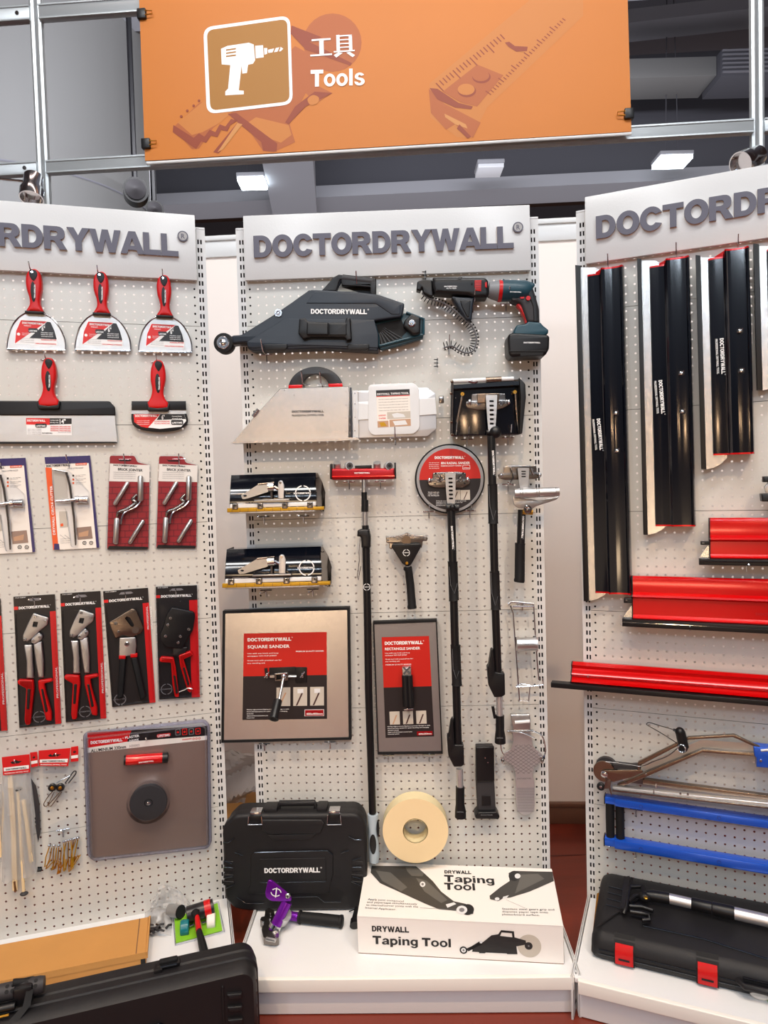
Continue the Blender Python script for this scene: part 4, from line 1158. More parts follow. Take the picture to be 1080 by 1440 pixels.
p = t.part('end_cap'); p.tube([q.p3(345, 1200, .012), q.p3(382, 1195, .012)], .006, BLACK, 8)
for x in (352, 366, 380): p.tube([q.p3(x, 1200, .012), q.p3(x, 1172, .012)], .0022, BLACK, 6)
t.done()
t = Thing('L', 'tool_bag', 'clear bag with red header holding two small black wheels on a wire bracket', 'bag')
bag_header(t, [(362, 92), (655, 68), (632, 234), (362, 232)], .020)
p = bag_header(t, [(655, 66), (722, 56), (722, 194), (652, 202)], .014, False)
p = t.part('clear_bag'); film(p, [(395, 235), (715, 200), (740, 540), (400, 560)], .010, .026, CLEAR, 7, 11)
for x, y in ((482, 440), (556, 440)):
    p = t.part('wheel'); c = q.p3(x, y, .02); p.lathe((c[0], .014, c[2]), (0, 1, 0), [(.010, 0), (.0115, .003), (.0115, .009), (.009, .011)], BLACK, 20)
    p.lathe((c[0], .0252, c[2]), (0, 1, 0), [(.0055, 0), (.005, .001), (.002, .0015)], BRASS, 14)
p = t.part('wire_loop')
p.tube([q.p3(*a, .016) for a in smo([(490, 470), (440, 530), (404, 590), (412, 612), (436, 605), (500, 480)], 4)], .0014, BROWNM, 6)
p.tube([q.p3(*a, .016) for a in smo([(560, 475), (500, 540), (446, 600), (460, 612), (480, 600), (570, 480)], 4)], .0014, BROWNM, 6)
p.tube([q.p3(*a, .018) for a in smo([(600, 400), (630, 360), (680, 292), (700, 300), (690, 325), (630, 400)], 4)], .002, DGREY, 6)
p.tube([q.p3(*a, .018) for a in smo([(520, 400), (560, 375), (610, 350), (650, 330)], 4)], .0012, STEEL, 6)
t.done()
t = Thing('L', 'spring_bag', 'clear bag of small gold wire springs with steel heads, below the wheel bag', 'bag')
p = t.part('clear_bag'); film(p, [(440, 800), (715, 690), (765, 1180), (450, 1250)], .006, .024, CLEAR, 8, 17)
rnd = random.Random(4)
for k in range(13):
    x = 455+k*22; top = 985-(k*6 if k > 5 else -10*(k % 2)); 
    p = t.part('spring_pin')
    x2, y2 = x-30+rnd.uniform(-30, 40), 1240-abs(k-5)*10+rnd.uniform(-20, 10)
    w = .010+rnd.uniform(0, .008)
    p.tube([q.p3(x, top, w), q.p3((x+x2)/2+rnd.uniform(-15, 15), (top+y2)/2, w+.003), q.p3(x2, y2, w), q.p3(x2+16, y2-12, w), q.p3(x+20, (top+y2)/2+20, w)], .0017, BRASS if k % 3 else GOLD, 5)
    if k % 2 == 0 or k > 6: p.ball(q.p3(x, top-8, w+.002), .0048, STEEL, 10)
t.done()
c_ = q(150, 200); hook('L', c_[0], c_[1], 'chrome pegboard hook through the header of the leftmost rod bag', .035, .012)
c_ = q(525, 140); hook('L', c_[0], c_[1], 'chrome pegboard hook through the header of the wheel bag', .035, .012)
c_ = q(575, 840); hook('L', c_[0], c_[1], 'chrome pegboard hook holding the bag of gold springs', .035, .012)
t = Thing('L', 'tool_bag', 'clear bag of pale rods cut off by the left edge of the photo', 'bag')
p = t.part('clear_bag'); film(p, [(-200, 400), (40, 420), (70, 1120), (-200, 1160)], .004, .014, MILKY, 7, 23)
p = t.part('rod'); p.tube([q.p3(-30, 500, .009), q.p3(5, 1080, .009)], .004, CREAM, 8)
p = t.part('rod'); p.tube([q.p3(-60, 500, .009), q.p3(-40, 1080, .009)], .004, CREAM, 8)
t.done()

# ================================================================ things on the left shelf
ZS = .1132
# kraft box
t = Thing('L', 'cardboard_box', 'long low brown cardboard box lying on the left shelf behind the black case', 'box')
p = t.part('carton')
p.rbox(-.42, .222, .085, .250, ZS, .150, KRAFT, .001, 1)
p = t.part('lid_flap'); p.prism([(-.42, .134), (.2275, .134), (.2275, .1515), (-.42, .1515)], .2505, .2515, KRAFT)
p.rbox(.2225, .2275, .083, .2515, .140, .1515, KRAFT, .0005, 1)
p.rbox(.196, .1985, .086, .249, .1495, .1504, BOXIN, 0)
p = t.part('dark_opening'); p.prism([(.2085, .116), (.221, .116), (.221, .134), (.2085, .134)], .2503, .2508, DARK)
t.done()
# black case standing in front of the shelf
CH = .230
def skew(t):
    def f(p):
        p.v = [(a, b-(.5-a)*.028, c) for a, b, c in p.v]
        for k in p.kids: f(k)
    for p in t.parts: f(p)
t = Thing('L', 'tool_case', 'large black plastic tool case standing on the floor in front of the left shelf', 'case')
p = t.part('case_body')
def case_ring(w, z0, z1, u0, u1, r): return [(a, w, b) for a, b in rrect(u0, z0, u1, z1, r, 6)]
U0_, U1_ = -.62, .506
rings = [case_ring(.400, .012, CH-.010, U0_+.01, U1_-.014, .035), case_ring(.406, .004, CH-.003, U0_, U1_-.004, .04), case_ring(.440, .002, CH, U0_, U1_, .04), case_ring(.445, .004, CH-.003, U0_, U1_-.003, .04)]
p.loft(rings, BLACKT)
p = t.part('case_lid')
rings = [case_ring(.447, .004, CH-.003, U0_, U1_-.003, .04), case_ring(.450, .001, CH, U0_, U1_, .04), case_ring(.470, .001, CH, U0_, U1_, .04), case_ring(.473, .004, CH-.004, U0_, U1_-.004, .04), case_ring(.480, .004, CH-.004, U0_, U1_-.004, .04),
         case_ring(.502, .008, CH-.006, U0_+.01, U1_-.008, .035), case_ring(.514, .014, CH-.014, U0_+.02, U1_-.016, .03), case_ring(.5145, .03, CH-.024, U0_+.03, U1_-.03, .03)]
p.loft(rings, BLACKT)
g = p.part('corner_rib')
for k in range(4):
    z = CH-.050-k*.032
    g.prism(roundp([(.425, z), (.462, z-.006), (.462, z-.020), (.430, z-.014)], .003), .512, .523, BLACKT, r=.003)
    g.add([(.475, .512, z), (.500, .500, z+.006), (.500, .494, z-.008), (.478, .506, z-.014)], [(0, 1, 2, 3)], BLACKG)
g.prism(rect(.414, .02, .418, CH-.03), .512, .520, BLACKT, r=.001)
g = p.part('handle_recess'); g.prism(roundp([(.10, .10), (.275, .10), (.285, .13), (.27, .148), (.10, .135)], .008), .515, .5205, BLACKG, r=.002)
g.prism(roundp([(.115, .105), (.262, .105), (.270, .128), (.258, .138), (.115, .126)], .006), .520, .5215, DARK)
for k in range(3): g.tube([(.14+.0, .523, .108+k*.008), (.255, .523, .112+k*.008)], .0012, BLACKT, 5)
p = t.part('latch')
p.rbox(.262, .318, .425, .452, CH+.001, CH+.010, BLACK, .003); p.rbox(.268, .312, .430, .446, CH+.008, CH+.017, BLACKR, .003); p.rbox(.256, .276, .428, .460, CH-.004, CH+.008, BLACK, .002)
for z in (0,): p.tube([(.272, .452, CH+.008), (.310, .452, CH+.008)], .003, BLACKG, 6)
skew(t); t.done()
# perforated black handle tool lying on the case
t = Thing('L', 'sander_head', 'black perforated tool with strap lying on top of the large black case, lower left corner', 'tool')
p = t.part('perforated_sleeve')
q = Q('c', 'L', .45)
A = Vector((-.25, .445, CH+.030)); B = Vector(q.lev(350, 250, CH+.026)); B = Vector((B[0], .447, CH+.028))
d = (B-A).normalized()
p.tube([A, B-d*.01, B], [.019, .019, .017], DGREY, 24)
n_ = Vector((0, .45, .89))
for k in range(9):
    for j, (a_) in enumerate((.55, 1.15)):
        c = B-d*(.016+k*.020+(0.008 if k % 3 == 2 else 0)); e = Vector((0, math.cos(a_), math.sin(a_)))
        s1 = d*.0045; s2 = Vector((0, -math.sin(a_), math.cos(a_)))*.0045; cc_ = c+e*.0193
        p.add([tuple(cc_+s1*math.cos(x)+s2*math.sin(x)) for x in [2*PI*i/10 for i in range(10)]], [tuple(range(10))], DARK)
p = t.part('rod'); p.tube([(-.25, .478, CH+.012), (-.045, .478, CH+.012)], .0085, BLACK, 12)
p.tube([(-.25, .494, CH+.005), (-.055, .494, CH+.005)], .003, BRASS, 8)
p = t.part('end_clamp'); p.rbox(-.052, -.010, .43, .472, CH+.004, CH+.045, BLACK, .006); p.tube([(-.055, .45, CH+.048), (-.004, .44, CH+.034)], .009, BLACKR, 10)
p = t.part('strap'); p.add([(-.022, .47, CH+.040), (-.008, .47, CH+.036), (-.012, .485, CH+.010), (-.028, .485, CH+.012), (-.035, .505, CH-.008), (-.06, .503, CH-.008)], [(0, 1, 2, 3), (3, 2, 4, 5)], BLACKR)
skew(t); t.done()
# lime green blister with knob parts
q = Q('Y', 'L', .1)
zb_ = ZS+.004
L3 = lambda x, y, z=0: q.lev(x, y, ZS+z)
t = Thing('L', 'knob_pack', 'lime green carded blister with a teal knob and a white knob on left shelf', 'tool pack')
p = t.part('card')
a = [L3(440, 480, .012), L3(850, 340, .028), L3(895, 600, .003), L3(455, 720, .001)]
vs = [(x, w, z) for x, w, z in a]; p.add(vs+[(x, w, z+.0015) for x, w, z in vs], [(0, 1, 2, 3), (4, 5, 6, 7), (0, 1, 5, 4), (1, 2, 6, 5), (2, 3, 7, 6), (3, 0, 4, 7)], GREENC)
p = t.part('blister'); b_ = [L3(430, 475, .013), L3(858, 335, .029), L3(915, 610, .004), L3(450, 740, .001)]
p.tube([(x, w, z+.002) for x, w, z in b_], .003, CLEARB, 6, closed=True)
def knob(nm, x, y, m, r, hgt, lean=0):
    k = t.part(nm); c = L3(x, y, .016); A = Vector(c)-Vector((.012, 0, 0)); B = Vector(c)+Vector((.012, .002, .0))
    k.tube([A, A+(B-A)*.1, B-(B-A)*.1, B], [r*.9, r, r, r*.9], m, 24)
knob('teal_knob', 540, 570, TEALG, .022, .02); knob('white_knob', 790, 505, PAPER, .022, .02)
p = t.part('spindle'); p.tube([L3(580, 560, .016), L3(620, 540, .016)], .003, STEEL, 8); p.tube([L3(700, 525, .016), L3(750, 515, .016)], .003, STEEL, 8)
t.done()
t = Thing('L', 'hand_roller', 'black hand roller with red band and red and black grip, leaning on the green card', 'roller')
p = t.part('roller_drum')
A, B = Vector(L3(560, 452, .035)), Vector(L3(815, 370, .045)); d = B-A
p.tube([A, A+d*.02, A+d*.66, A+d*.66], [.020, .0235, .0235, .0235], KCARD, 24)
p.tube([A+d*.9, A+d*.99, B], [.0225, .0225, .018], KCARD, 24)
p = t.part('red_band'); p.tube([A+d*.66, A+d*.90], .0242, RED, 24)
p = t.part('neck'); p.tube([Vector(L3(640, 430, .05)), Vector(L3(655, 470, .05))], [.013, .009], BLACKR, 12)
p = t.part('grip')
C1, C2, C3 = Vector(L3(655, 470, .048)), Vector(L3(675, 610, .035)), Vector(L3(735, 850, .014))
p.tube([C1, C1+(C2-C1)*.5, C2], [.010, .0115, .0125], RED, 14, flat=.7); p.tube([C2, C2+(C3-C2)*.5, C3], [.0135, .0185, .020], BLACKR, 14, flat=.6)
t.done()
t = Thing('L', 'plastic_bag', 'crumpled milky plastic bag holding a short steel tube, slumped against the peg board', 'bag')
p = t.part('bag_film')
rnd = random.Random(9); N1, N2 = 16, 12; vs = []; fs = []
ctr = [(225, 300, .03), (300, 200, .02), (420, 150, .015), (520, 180, .015), (600, 330, .02)]
for j in range(N2+1):
    f = j/N2
    for i in range(N1+1):
        g_ = i/N1
        x = 215+g_*(395-60*abs(f-.45)); ytop = 165+120*(g_-.42)**2*4+(60 if g_ < .15 else 0); ybot = 470-30*g_
        y = ytop+(ybot-ytop)*f
        w = .012+.035*f+.018*math.sin(g_*7+f*4)*(.3+f)+rnd.uniform(-.006, .006)
        vs.append(Q('Y', 'L', w)(x, y)[0:1]+(max(w, .004),)+Q('Y', 'L', w)(x, y)[1:2])
for j in range(N2):
    for i in range(N1): a_ = j*(N1+1)+i; fs.append((a_, a_+1, a_+N1+2, a_+N1+1))
p.add(vs, fs, MILKY)
p = t.part('steel_tube'); A, B = Vector(q.p3(400, 405, .05)), Vector(q.p3(500, 422, .085)); p.tube([A, B], [.018, .0195], STEELB, 24, caps=False); p.tube([B, A], [.0165, .0165], DARK, 24)
t.done()
t = Thing('L', 'clip_bag', 'small clear bag of dark metal clips beside the end of the brown cardboard box', 'bag')
rnd = random.Random(12)
p = t.part('metal_clips')
for k in range(26):
    x, y = 200+rnd.uniform(0, 190), 440+rnd.uniform(0, 180)
    if x > 330 and y > 590: continue
    c = Vector(L3(x, y, .006+rnd.uniform(0, .02))); a = rnd.uniform(0, 6.28)
    dd = Vector((math.cos(a), math.sin(a), rnd.uniform(-.3, .3)))*.011
    p.tube([c-dd, c+Vector((0, 0, .004)), c+dd], rnd.uniform(.002, .0045), DGREY if k % 3 else IRON, 6)

p = t.part('bag_film')
vs = []; fs = []; N1 = 8
for j in range(N1+1):
    for i in range(N1+1):
        c = L3(165+i/N1*265-20*j/N1, 395+j/N1*255, .0)
        h_ = .034*math.sin(PI*min(1, max(0, i/N1)))*math.sin(PI*(j/N1))+rnd.uniform(0, .004)
        vs.append((c[0], c[1], c[2]+h_+.001))
for j in range(N1):
    for i in range(N1): a_ = j*(N1+1)+i; fs.append((a_, a_+1, a_+N1+2, a_+N1+1))
p.add(vs, fs, MILKY)
t.done()
# ================================================================ black automatic taping tool
q = Q('F', 'C', .06)
t = Thing('C', 'taping_tool', 'black plastic drywall taping tool with top handle and front wheel, atop the middle stand', 'taping tool')
b = t.part('body')
body = q.l([(146, 355), (190, 352), (330, 265), (425, 200), (500, 150), (700, 160), (800, 172), (918, 212), (905, 272), (782, 290), (800, 350), (800, 425), (560, 412), (440, 416), (300, 422), (240, 424), (215, 412), (215, 384), (150, 390)])
b.prism(roundp(body, .006), .012, .062, BLUEBLK, r=.004)
b.prism(roundp(q.l([(215, 385), (380, 282), (782, 286), (800, 350), (800, 412), (500, 400), (240, 412), (218, 408)]), .003), .060, .0645, BLUEBLK, r=.0015)
b.prism(roundp(q.l([(478, 212), (520, 160), (700, 168), (800, 182), (900, 216), (898, 262), (860, 262), (790, 214)]), .003), .060, .0638, BLUEBLK, r=.0015)
q6 = Q('F', 'C', .0652)
b.brand(q6(499, 258), q6(750, 260), q6(500, 238)[1]-q6(500, 260)[1], .0648, WPRINT)
b.tube([q.p3(430, 208, .055), q.p3(498, 160, .055)], .006, BLACK, 6)
h = t.part('top_handle')
h.prism(roundp(q.l([(545, 152), (600, 90), (622, 78), (790, 96), (790, 172), (766, 170), (766, 118), (780, 138), (635, 128), (632, 100), (626, 108), (612, 152)]), .002), .030, .052, BLACK, r=.003)
h.tube([q.p3(640, 100, .042), q.p3(775, 116, .042)], .0115, DGREY, 14)
h.prism(q.l([(764, 110), (790, 110), (790, 172), (764, 170)]), .028, .054, BLACK, r=.003)
h.tube([q.p3(636, 96, .042), q.p3(606, 152, .042)], .0075, BLUEBLK, 8)
for x, y, R_, r2, nm in ((102, 380, .0305, .019, 'front_wheel'), (350, 250, .0135, .0125, 'idler_wheel')):
    wh = t.part(nm); c = q(x+4, y+6)
    if nm == 'front_wheel':
        wh.lathe((c[0], .020, c[1]), (0, 1, 0), [(R_*.93, 0), (R_, .004), (R_, .030), (R_*.93, .036), (R_*.7, .037)], BLACKR, 36)
    wh.lathe((c[0], .056 if nm == 'front_wheel' else .060, c[1]), (0, 1, 0), [(r2, 0), (r2, .003), (r2*.9, .005), (r2*.55, .005), (r2*.5, .0035), (r2*.3, .006), (.0005, .006)], STEEL, 30)
fk = t.part('wheel_fork'); fk.prism(roundp(q.l([(120, 358), (195, 354), (235, 380), (228, 392), (170, 392), (120, 400), (104, 392), (104, 366)]), .004), .024, .056, BLACK, r=.003)
s_ = t.part('side_handle')
s_.prism(roundp(q.l([(452, 288), (478, 283), (490, 298), (580, 304), (655, 303), (660, 282), (678, 284), (684, 380), (660, 386), (655, 370), (500, 368), (470, 378), (447, 352)]), .004), .064, .082, BLACK, r=.004)
s_.prism(roundp(q.l([(486, 304), (582, 306), (582, 362), (486, 362)]), .003), .080, .088, BLACK, r=.004)
s_.prism(roundp(q.l([(584, 310), (662, 308), (662, 362), (584, 362)]), .003), .078, .084, BLACKG if 0 else BLACK, r=.003)
v = t.part('tape_reel_bracket')
v.prism(roundp(q.l([(782, 292), (905, 268), (915, 246), (1005, 280), (1002, 360), (900, 392), (812, 414), (800, 400), (800, 350)]), .004), .018, .040, TEAL, r=.002)
v.prism(q.l([(790, 300), (902, 276), (930, 330), (900, 360), (806, 392), (804, 350)]), .0395, .0405, DARK)
for k in range(6): v.add([q.p3(815+k*18, 398-k*6, .045), q.p3(822+k*18, 396-k*6, .045), q.p3(808+k*4, 345-k*5, .042), q.p3(804+k*4, 345-k*5, .042)], [(0, 1, 2, 3)], BLACK)
v.tube([q.p3(806, 402, .044), q.p3(905, 376, .044), q.p3(1000, 352, .044)], .004, TEAL, 8); 
v.tube([q.p3(925, 252, .044), q.p3(1004, 282, .044), q.p3(1002, 352, .044)], .004, TEAL, 8)
k = t.part('reel_knob'); c = q(955, 305)
k.prism(roundp(q.l([(915, 290), (950, 255), (990, 275), (988, 345), (968, 352), (952, 350), (930, 330), (912, 315)]), .006), .040, .060, BLACK, r=.006)
c = q(950, 298, .065); k.lathe((c[0], .060, c[1]), (0, 1, 0), [(.0115, 0), (.0115, .004), (.0085, .006), (.0075, .004), (.004, .004), (.0035, .012), (.0005, .012)], STEEL, 20)
f = t.part('foot_clip')
for x0, x1 in ((292, 396), (664, 760)):
    f.prism(roundp(q.l([(x0, 398), (x1, 396), (x1, 414), (x1-12, 424), (x0+6, 424), (x0, 414)]), .002), .058, .072, BLACK, r=.002)
t.done()
q0 = Q('F', 'C', .01)
for x, y, n, L in ((300, 440, 'under the front of the black taping tool', .09), (708, 140, 'through the top handle of the black taping tool', .075)):
    c = q0(x, y); hook('C', c[0], c[1], 'chrome pegboard hook %s' % n, L, .03)

# ================================================================ aluminium taping tool
q = Q('F', 'C', .05)
t = Thing('C', 'taping_tool', 'aluminium wedge shaped taping box with black and red half ring handle and hinged white plate', 'taping tool')
b = t.part('aluminium_wedge')
b.prism(q.l([(146, 838), (245, 718), (362, 592), (668, 582), (672, 606), (668, 822), (430, 826)]), .006, .050, ALUB, r=.0015, seg=1)
b.brand(q(415, 701), q(558, 698), .0068, .0506, BPRINT); b.text('PROFESSIONAL DRYWALL TOOL', q(415, 717), q(558, 714), .0062, .0506, BPRINT, .03)
for x, y in ((657, 606), (657, 666), (657, 724), (657, 783), (382, 600), (425, 622)): screw(b, q(x, y), .0022, .050, STEEL, .0015)
g = t.part('base_fold'); g.prism(q.l([(146, 838), (180, 826), (705, 812), (716, 822), (600, 828)]), .050, .066, ALUB)
h = t.part('ring_handle'); c = q(517, 590)
R1 = q(640, 590)[0]-c[0]
ou = [(c[0]+R1*math.cos(a), c[1]+.0005+R1*.80*math.sin(a)) for a in [PI*k/28 for k in range(29)]]
inn = [(c[0]+R1*.50*math.cos(a), c[1]+.0005+R1*.52*math.sin(a)) for a in [PI*k/28 for k in range(29)]]
h.prism(ou+inn[::-1], .020, .034, KCARD, r=.002)
zr = q(0+500, 570)[1]
g = h.part('red_section')
for sg in (-1, 1):
    L = [p_ for p_ in ou if p_[1] <= zr and (p_[0]-c[0])*sg > 0]; M_ = [p_ for p_ in inn if p_[1] <= zr and (p_[0]-c[0])*sg > 0]
    x1 = max(abs(p_[0]-c[0]) for p_ in L); 
    g.prism([(c[0]+sg*R1*.50, c[1]), (c[0]+sg*R1, c[1]), (c[0]+sg*R1*.985, zr), (c[0]+sg*R1*.47, zr)], .018, .0355, REDG, r=.001)
hg = t.part('hinge')
hg.tube([q.p3(678, 588, .050), q.p3(682, 822, .050)], .003, STEEL, 8)
hg.prism(q.l([(680, 600), (708, 600), (712, 812), (684, 814)]), .040, .044, STEELB)
for y in (612, 660, 720, 780): screw(hg, q(695, y), .002, .044, STEEL, .0012)
p = t.part('side_flap')
p.prism(roundp(q.l([(680, 602), (1018, 584), (1056, 612), (1062, 770), (1020, 804), (700, 812)]), .003), .034, .038, ALU, r=.001)
p = t.part('cross_strap'); p.prism(roundp(q.l([(684, 652), (1055, 632), (1062, 706), (686, 734)]), .002), .040, .0425, HEADW, r=.001)
for x, y in ((692, 662), (692, 720)): screw(p, q(x, y), .002, .0425, STEEL, .001)
p = t.part('square_plate'); p.prism(roundp(q.l([(756, 574), (960, 566), (982, 588), (985, 770), (960, 794), (775, 800), (756, 780)]), .012), .044, .0475, HEADW, r=.001)
G = lambda a, b_: q(*quadpt([(790, 600), (940, 594), (946, 758), (798, 766)], a, b_))
g = p.part('instruction_label'); g.sheet([G(0, 0), G(1, 0), G(1, 1), G(0, 1)], .0478, PAPER); g.sheet([G(0, 0), G(1, 0), G(1, .155), G(0, .155)], .0480, KCARD)
g.sheet([G(0, .16), G(1, .16), G(1, .18), G(0, .18)], .0480, RPRINT)
g.text('DRYWALL TAPING TOOL', G(.03, .13), G(.97, .13), .0058, .0482, WPRINT, .03)
for i in range(5): g.text(('This tool is used to apply tape and joint compound', 'Load the tape roll and fill the box with compound', 'Close the cover and draw the tape to the front', 'Press wheel against the joint and pull evenly', 'Clean the box with water after each use')[i], G(.06, .26+i*.075), G(.94, .26+i*.075), .0026, .0481, GPRINT, .01)
g.sheet([G(.02, .63), G(.27, .63), G(.27, .8), G(.02, .8)], .0480, PAPER); g.text('LARGE BOX', G(.04, .7), G(.26, .7), .0045, .0482, RPRINT, .03); g.text('TAPER', G(.04, .78), G(.26, .78), .0045, .0482, RPRINT, .03)
g.sheet([G(.30, .60), G(1, .60), G(1, .79), G(.30, .79)], .0480, GREYPH); g.sheet([G(.44, .66), G(.6, .63), G(.8, .68), G(.85, .76), G(.5, .76)], .0481, HEADW)
g.sheet([G(.0, .83), G(.33, .83), G(.33, 1), G(.0, 1)], .0480, SKIN); g.sheet([G(.36, .81), G(1, .81), G(1, 1), G(.36, 1)], .0480, SKIN); g.sheet([G(.46, .85), G(.84, .84), G(.9, .96), G(.52, .97)], .0481, HEADW); g.sheet([G(.05, .87), G(.2, .86), G(.28, .97), G(.1, .98)], .0481, GOLD)
p = t.part('end_latch'); p.rbox(*[f for f in (q(1056, 0)[0], q(1078, 0)[0])], .03, .05, q(0, 690)[1], q(0, 658)[1], IRON, .002)
p = t.part('roller'); A = q(243, 722), q(268, 690); p.tube([(A[0][0]-.001, .055, A[0][1]+.003), (A[1][0]-.001, .055, A[1][1]+.003)], .0055, STEEL, 12)
t.done()
for x, y, n in ((470, 575, 'at the left inside the red and black ring handle'), (550, 575, 'at the right inside the red and black ring handle'), (876, 812, 'under the white plate of the aluminium taping box')):
    c = q0(x, y); hook('C', c[0], c[1], 'chrome pegboard hook %s' % n, .07, .03)

# ================================================================ collated screw gun
q = Q('G', 'C', .05)
t = Thing('C', 'screw_gun', 'cordless black and teal screw gun with battery and long screw feeder nose, upper right', 'power tool')
p = t.part('feeder_nose')
p.prism(roundp(q.l([(218, 146), (380, 146), (385, 136), (395, 148), (545, 148), (566, 168), (570, 250), (556, 276), (480, 276), (440, 260), (225, 246), (212, 190)]), .004), .026, .074, BLACK, r=.010)
p.prism(roundp(q.l([(120, 168), (160, 155), (214, 158), (220, 262), (196, 262), (156, 240), (150, 205), (140, 228), (114, 222)]), .003), .034, .064, BLACK, r=.004)
p.prism(roundp(q.l([(335, 262), (480, 270), (470, 330), (462, 415), (430, 415), (372, 330)]), .004), .032, .066, BLUEBLK, r=.006)
p.prism(roundp(q.l([(388, 290), (455, 290), (446, 395), (432, 395), (400, 330)]), .003), .065, .069, BLACK, r=.002)
p.brand(q(292, 194, .078), q(374, 193, .078), .0032, .0748, WPRINT, reg=False); p.text('AUTO FEED', q(305, 206, .078), q(368, 205, .078), .0032, .0748, WPRINT, .02)
p = t.part('red_window'); p.prism(q.l([(478, 170), (520, 168), (518, 238), (478, 232)]), .073, .0765, RED, r=.001)
for k_ in range(5): p.sheet(q.l([(480, 180+k_*11), (517, 179+k_*11), (517, 182+k_*11), (480, 183+k_*11)]), .0769, BRPRINT)
p.prism(q.l([(542, 182), (554, 180), (555, 216), (543, 212)]), .073, .0765, RED, r=.001); p.disc(q(462, 190), .073, .0755, .003, DARK, 12)
p = t.part('gear_housing')
A, B = q.p3(572, 216, .050), q.p3(640, 222, .050)
def dd(a, b, n): return [tuple(a[i]+(b[i]-a[i])*k/n for i in range(3)) for k in range(n+1)]
p.tube(dd(A, B, 3), [.0225, .026, .0285, .031], MGREY, 28)
p = t.part('red_collar'); p.tube([q.p3(632, 222, .050), q.p3(654, 223, .050)], .0318, RED, 28)
p = t.part('motor_housing')
p.tube([q.p3(652, 222, .050), q.p3(740, 222, .050), q.p3(800, 222, .050), q.p3(836, 205, .050)], [.0315, .030, .028, .020], TEAL, 28)
p.prism(roundp(q.l([(650, 156), (800, 160), (856, 178), (862, 192), (850, 210), (790, 210), (700, 190)]), .004), .036, .064, TEAL, r=.004)
p.brand(q(708, 228, .085), q(780, 230, .085), .0028, .0822, WPRINT, reg=False)
p = t.part('grip')
p.prism(roundp(q.l([(700, 270), (720, 296), (770, 310), (812, 430), (890, 440), (888, 340), (860, 240), (845, 200), (790, 200), (760, 262)]), .008), .028, .068, DGREY, r=.010)
p.prism(roundp(q.l([(800, 220), (838, 215), (872, 320), (880, 430), (850, 430), (845, 330)]), .006), .064, .070, BLACK, r=.003)
p = t.part('trigger'); p.prism(roundp(q.l([(744, 312), (774, 300), (800, 340), (814, 375), (806, 432), (798, 400), (770, 345)]), .003), .038, .060, RED, r=.003)
p = t.part('direction_button'); p.disc(q(824, 265, .075), .066, .0735, .0065, RED, 18); p.prism(q.l([(764, 272), (790, 270), (788, 280), (768, 282)]), .066, .071, RED)
p = t.part('battery_mount'); p.prism(roundp(q.l([(742, 448), (800, 440), (812, 425), (892, 432), (906, 450), (942, 478), (940, 500), (912, 520), (720, 512), (722, 490)]), .004), .022, .076, TEAL, r=.006)
p = t.part('battery'); p.prism(roundp(q.l([(690, 508), (716, 500), (930, 512), (944, 525), (942, 600), (918, 642), (705, 652), (688, 632), (682, 540)]), .006), .014, .086, BLACK, r=.008)
p.tube([q.p3(700, 604, .0865), q.p3(935, 604, .0865)], .0018, DARK, 6)
p.brand(q(795, 552, .088), q(900, 552, .088), .0042, .0864, WPRINT, reg=False)
p.prism(q.l([(760, 612), (905, 608), (900, 640), (760, 646)]), .085, .0868, DARK)
t.done()
def strip_screw(p, c, d, n, L=.024, r=.0013, m=DARK):
    """screw with head at c pointing along d"""
    c = Vector(c); d = Vector(d).normalized()
    p.tube([c, c+d*.0015, c+d*.003, c+d*(L*.8), c+d*L], [.0034, .0034, r, r, .0002], m, 7)
t = Thing('C', 'screw_strip', 'long curved strip of dark collated drywall screws hanging from the screw gun', 'screw strip')
p = t.part('plastic_strip')
path = smo([(150, 236), (200, 272), (280, 296), (350, 340), (420, 400), (470, 450), (494, 520), (480, 590), (440, 614), (390, 600), (340, 570), (290, 580)], 6)
PP = [q.p3(x, y, .050) for x, y in path]
p.tube(PP, .0026, MGREY, 6, flat=2.0)
acc = 0; last = Vector(PP[0]); k = 0
for i in range(1, len(PP)):
    v_ = Vector(PP[i]); seg = (v_-last).length
    while acc+seg >= .0095:
        f_ = (.0095-acc)/seg; last = last+(v_-last)*f_; seg = (v_-last).length; acc = 0
        tg = (v_-Vector(PP[i-1])).normalized(); nn = Vector((-tg.z, 0, tg.x))
        s2 = Part('screw'); t.parts.append(s2)
        dirn = -nn if i < 200 else nn
        # points aim to the inside of the curve
        strip_screw(s2, last+nn*.008, -nn, 0, .026, .0016)
        k += 1
    acc += seg; last = v_
    if k > 92: break
t.done()
for (x, y), n in (((150, 100), 'sticking up above the feeder nose of the screw gun'), ((225, 655), 'below the curved screw strip, left of the battery')):
    t = Thing('C', 'screw_strip', 'three dark screws %s' % n, 'screw strip', 'short strips of three screws')
    p = t.part('plastic_strip'); a, b_ = q.p3(x+22, y-8, .02), q.p3(x+20, y+48, .02); p.tube([a, b_], .0018, MGREY, 6)
    for k in range(3):
        p = t.part('screw'); c = q.p3(x+26, y+k*22, .02); strip_screw(p, c, (-1, 0, .04), 0, .013, .0015)
    p = t.part('pin'); c = q.p3(x+22, y+20, .02); p.tube([c, (c[0], 0.0, c[2])], .0012, STEEL, 6)
    t.done()
q0 = Q('G', 'C', .01)
for x, y, n, L in ((472, 318, 'under the feeder nose of the screw gun', .085), (683, 308, 'under the motor of the screw gun', .085), (320, 585, 'carrying the end of the curved screw strip', .05)):
    c = q0(x, y-8); hook('C', c[0], c[1], 'chrome pegboard hook %s' % n, L, .03)

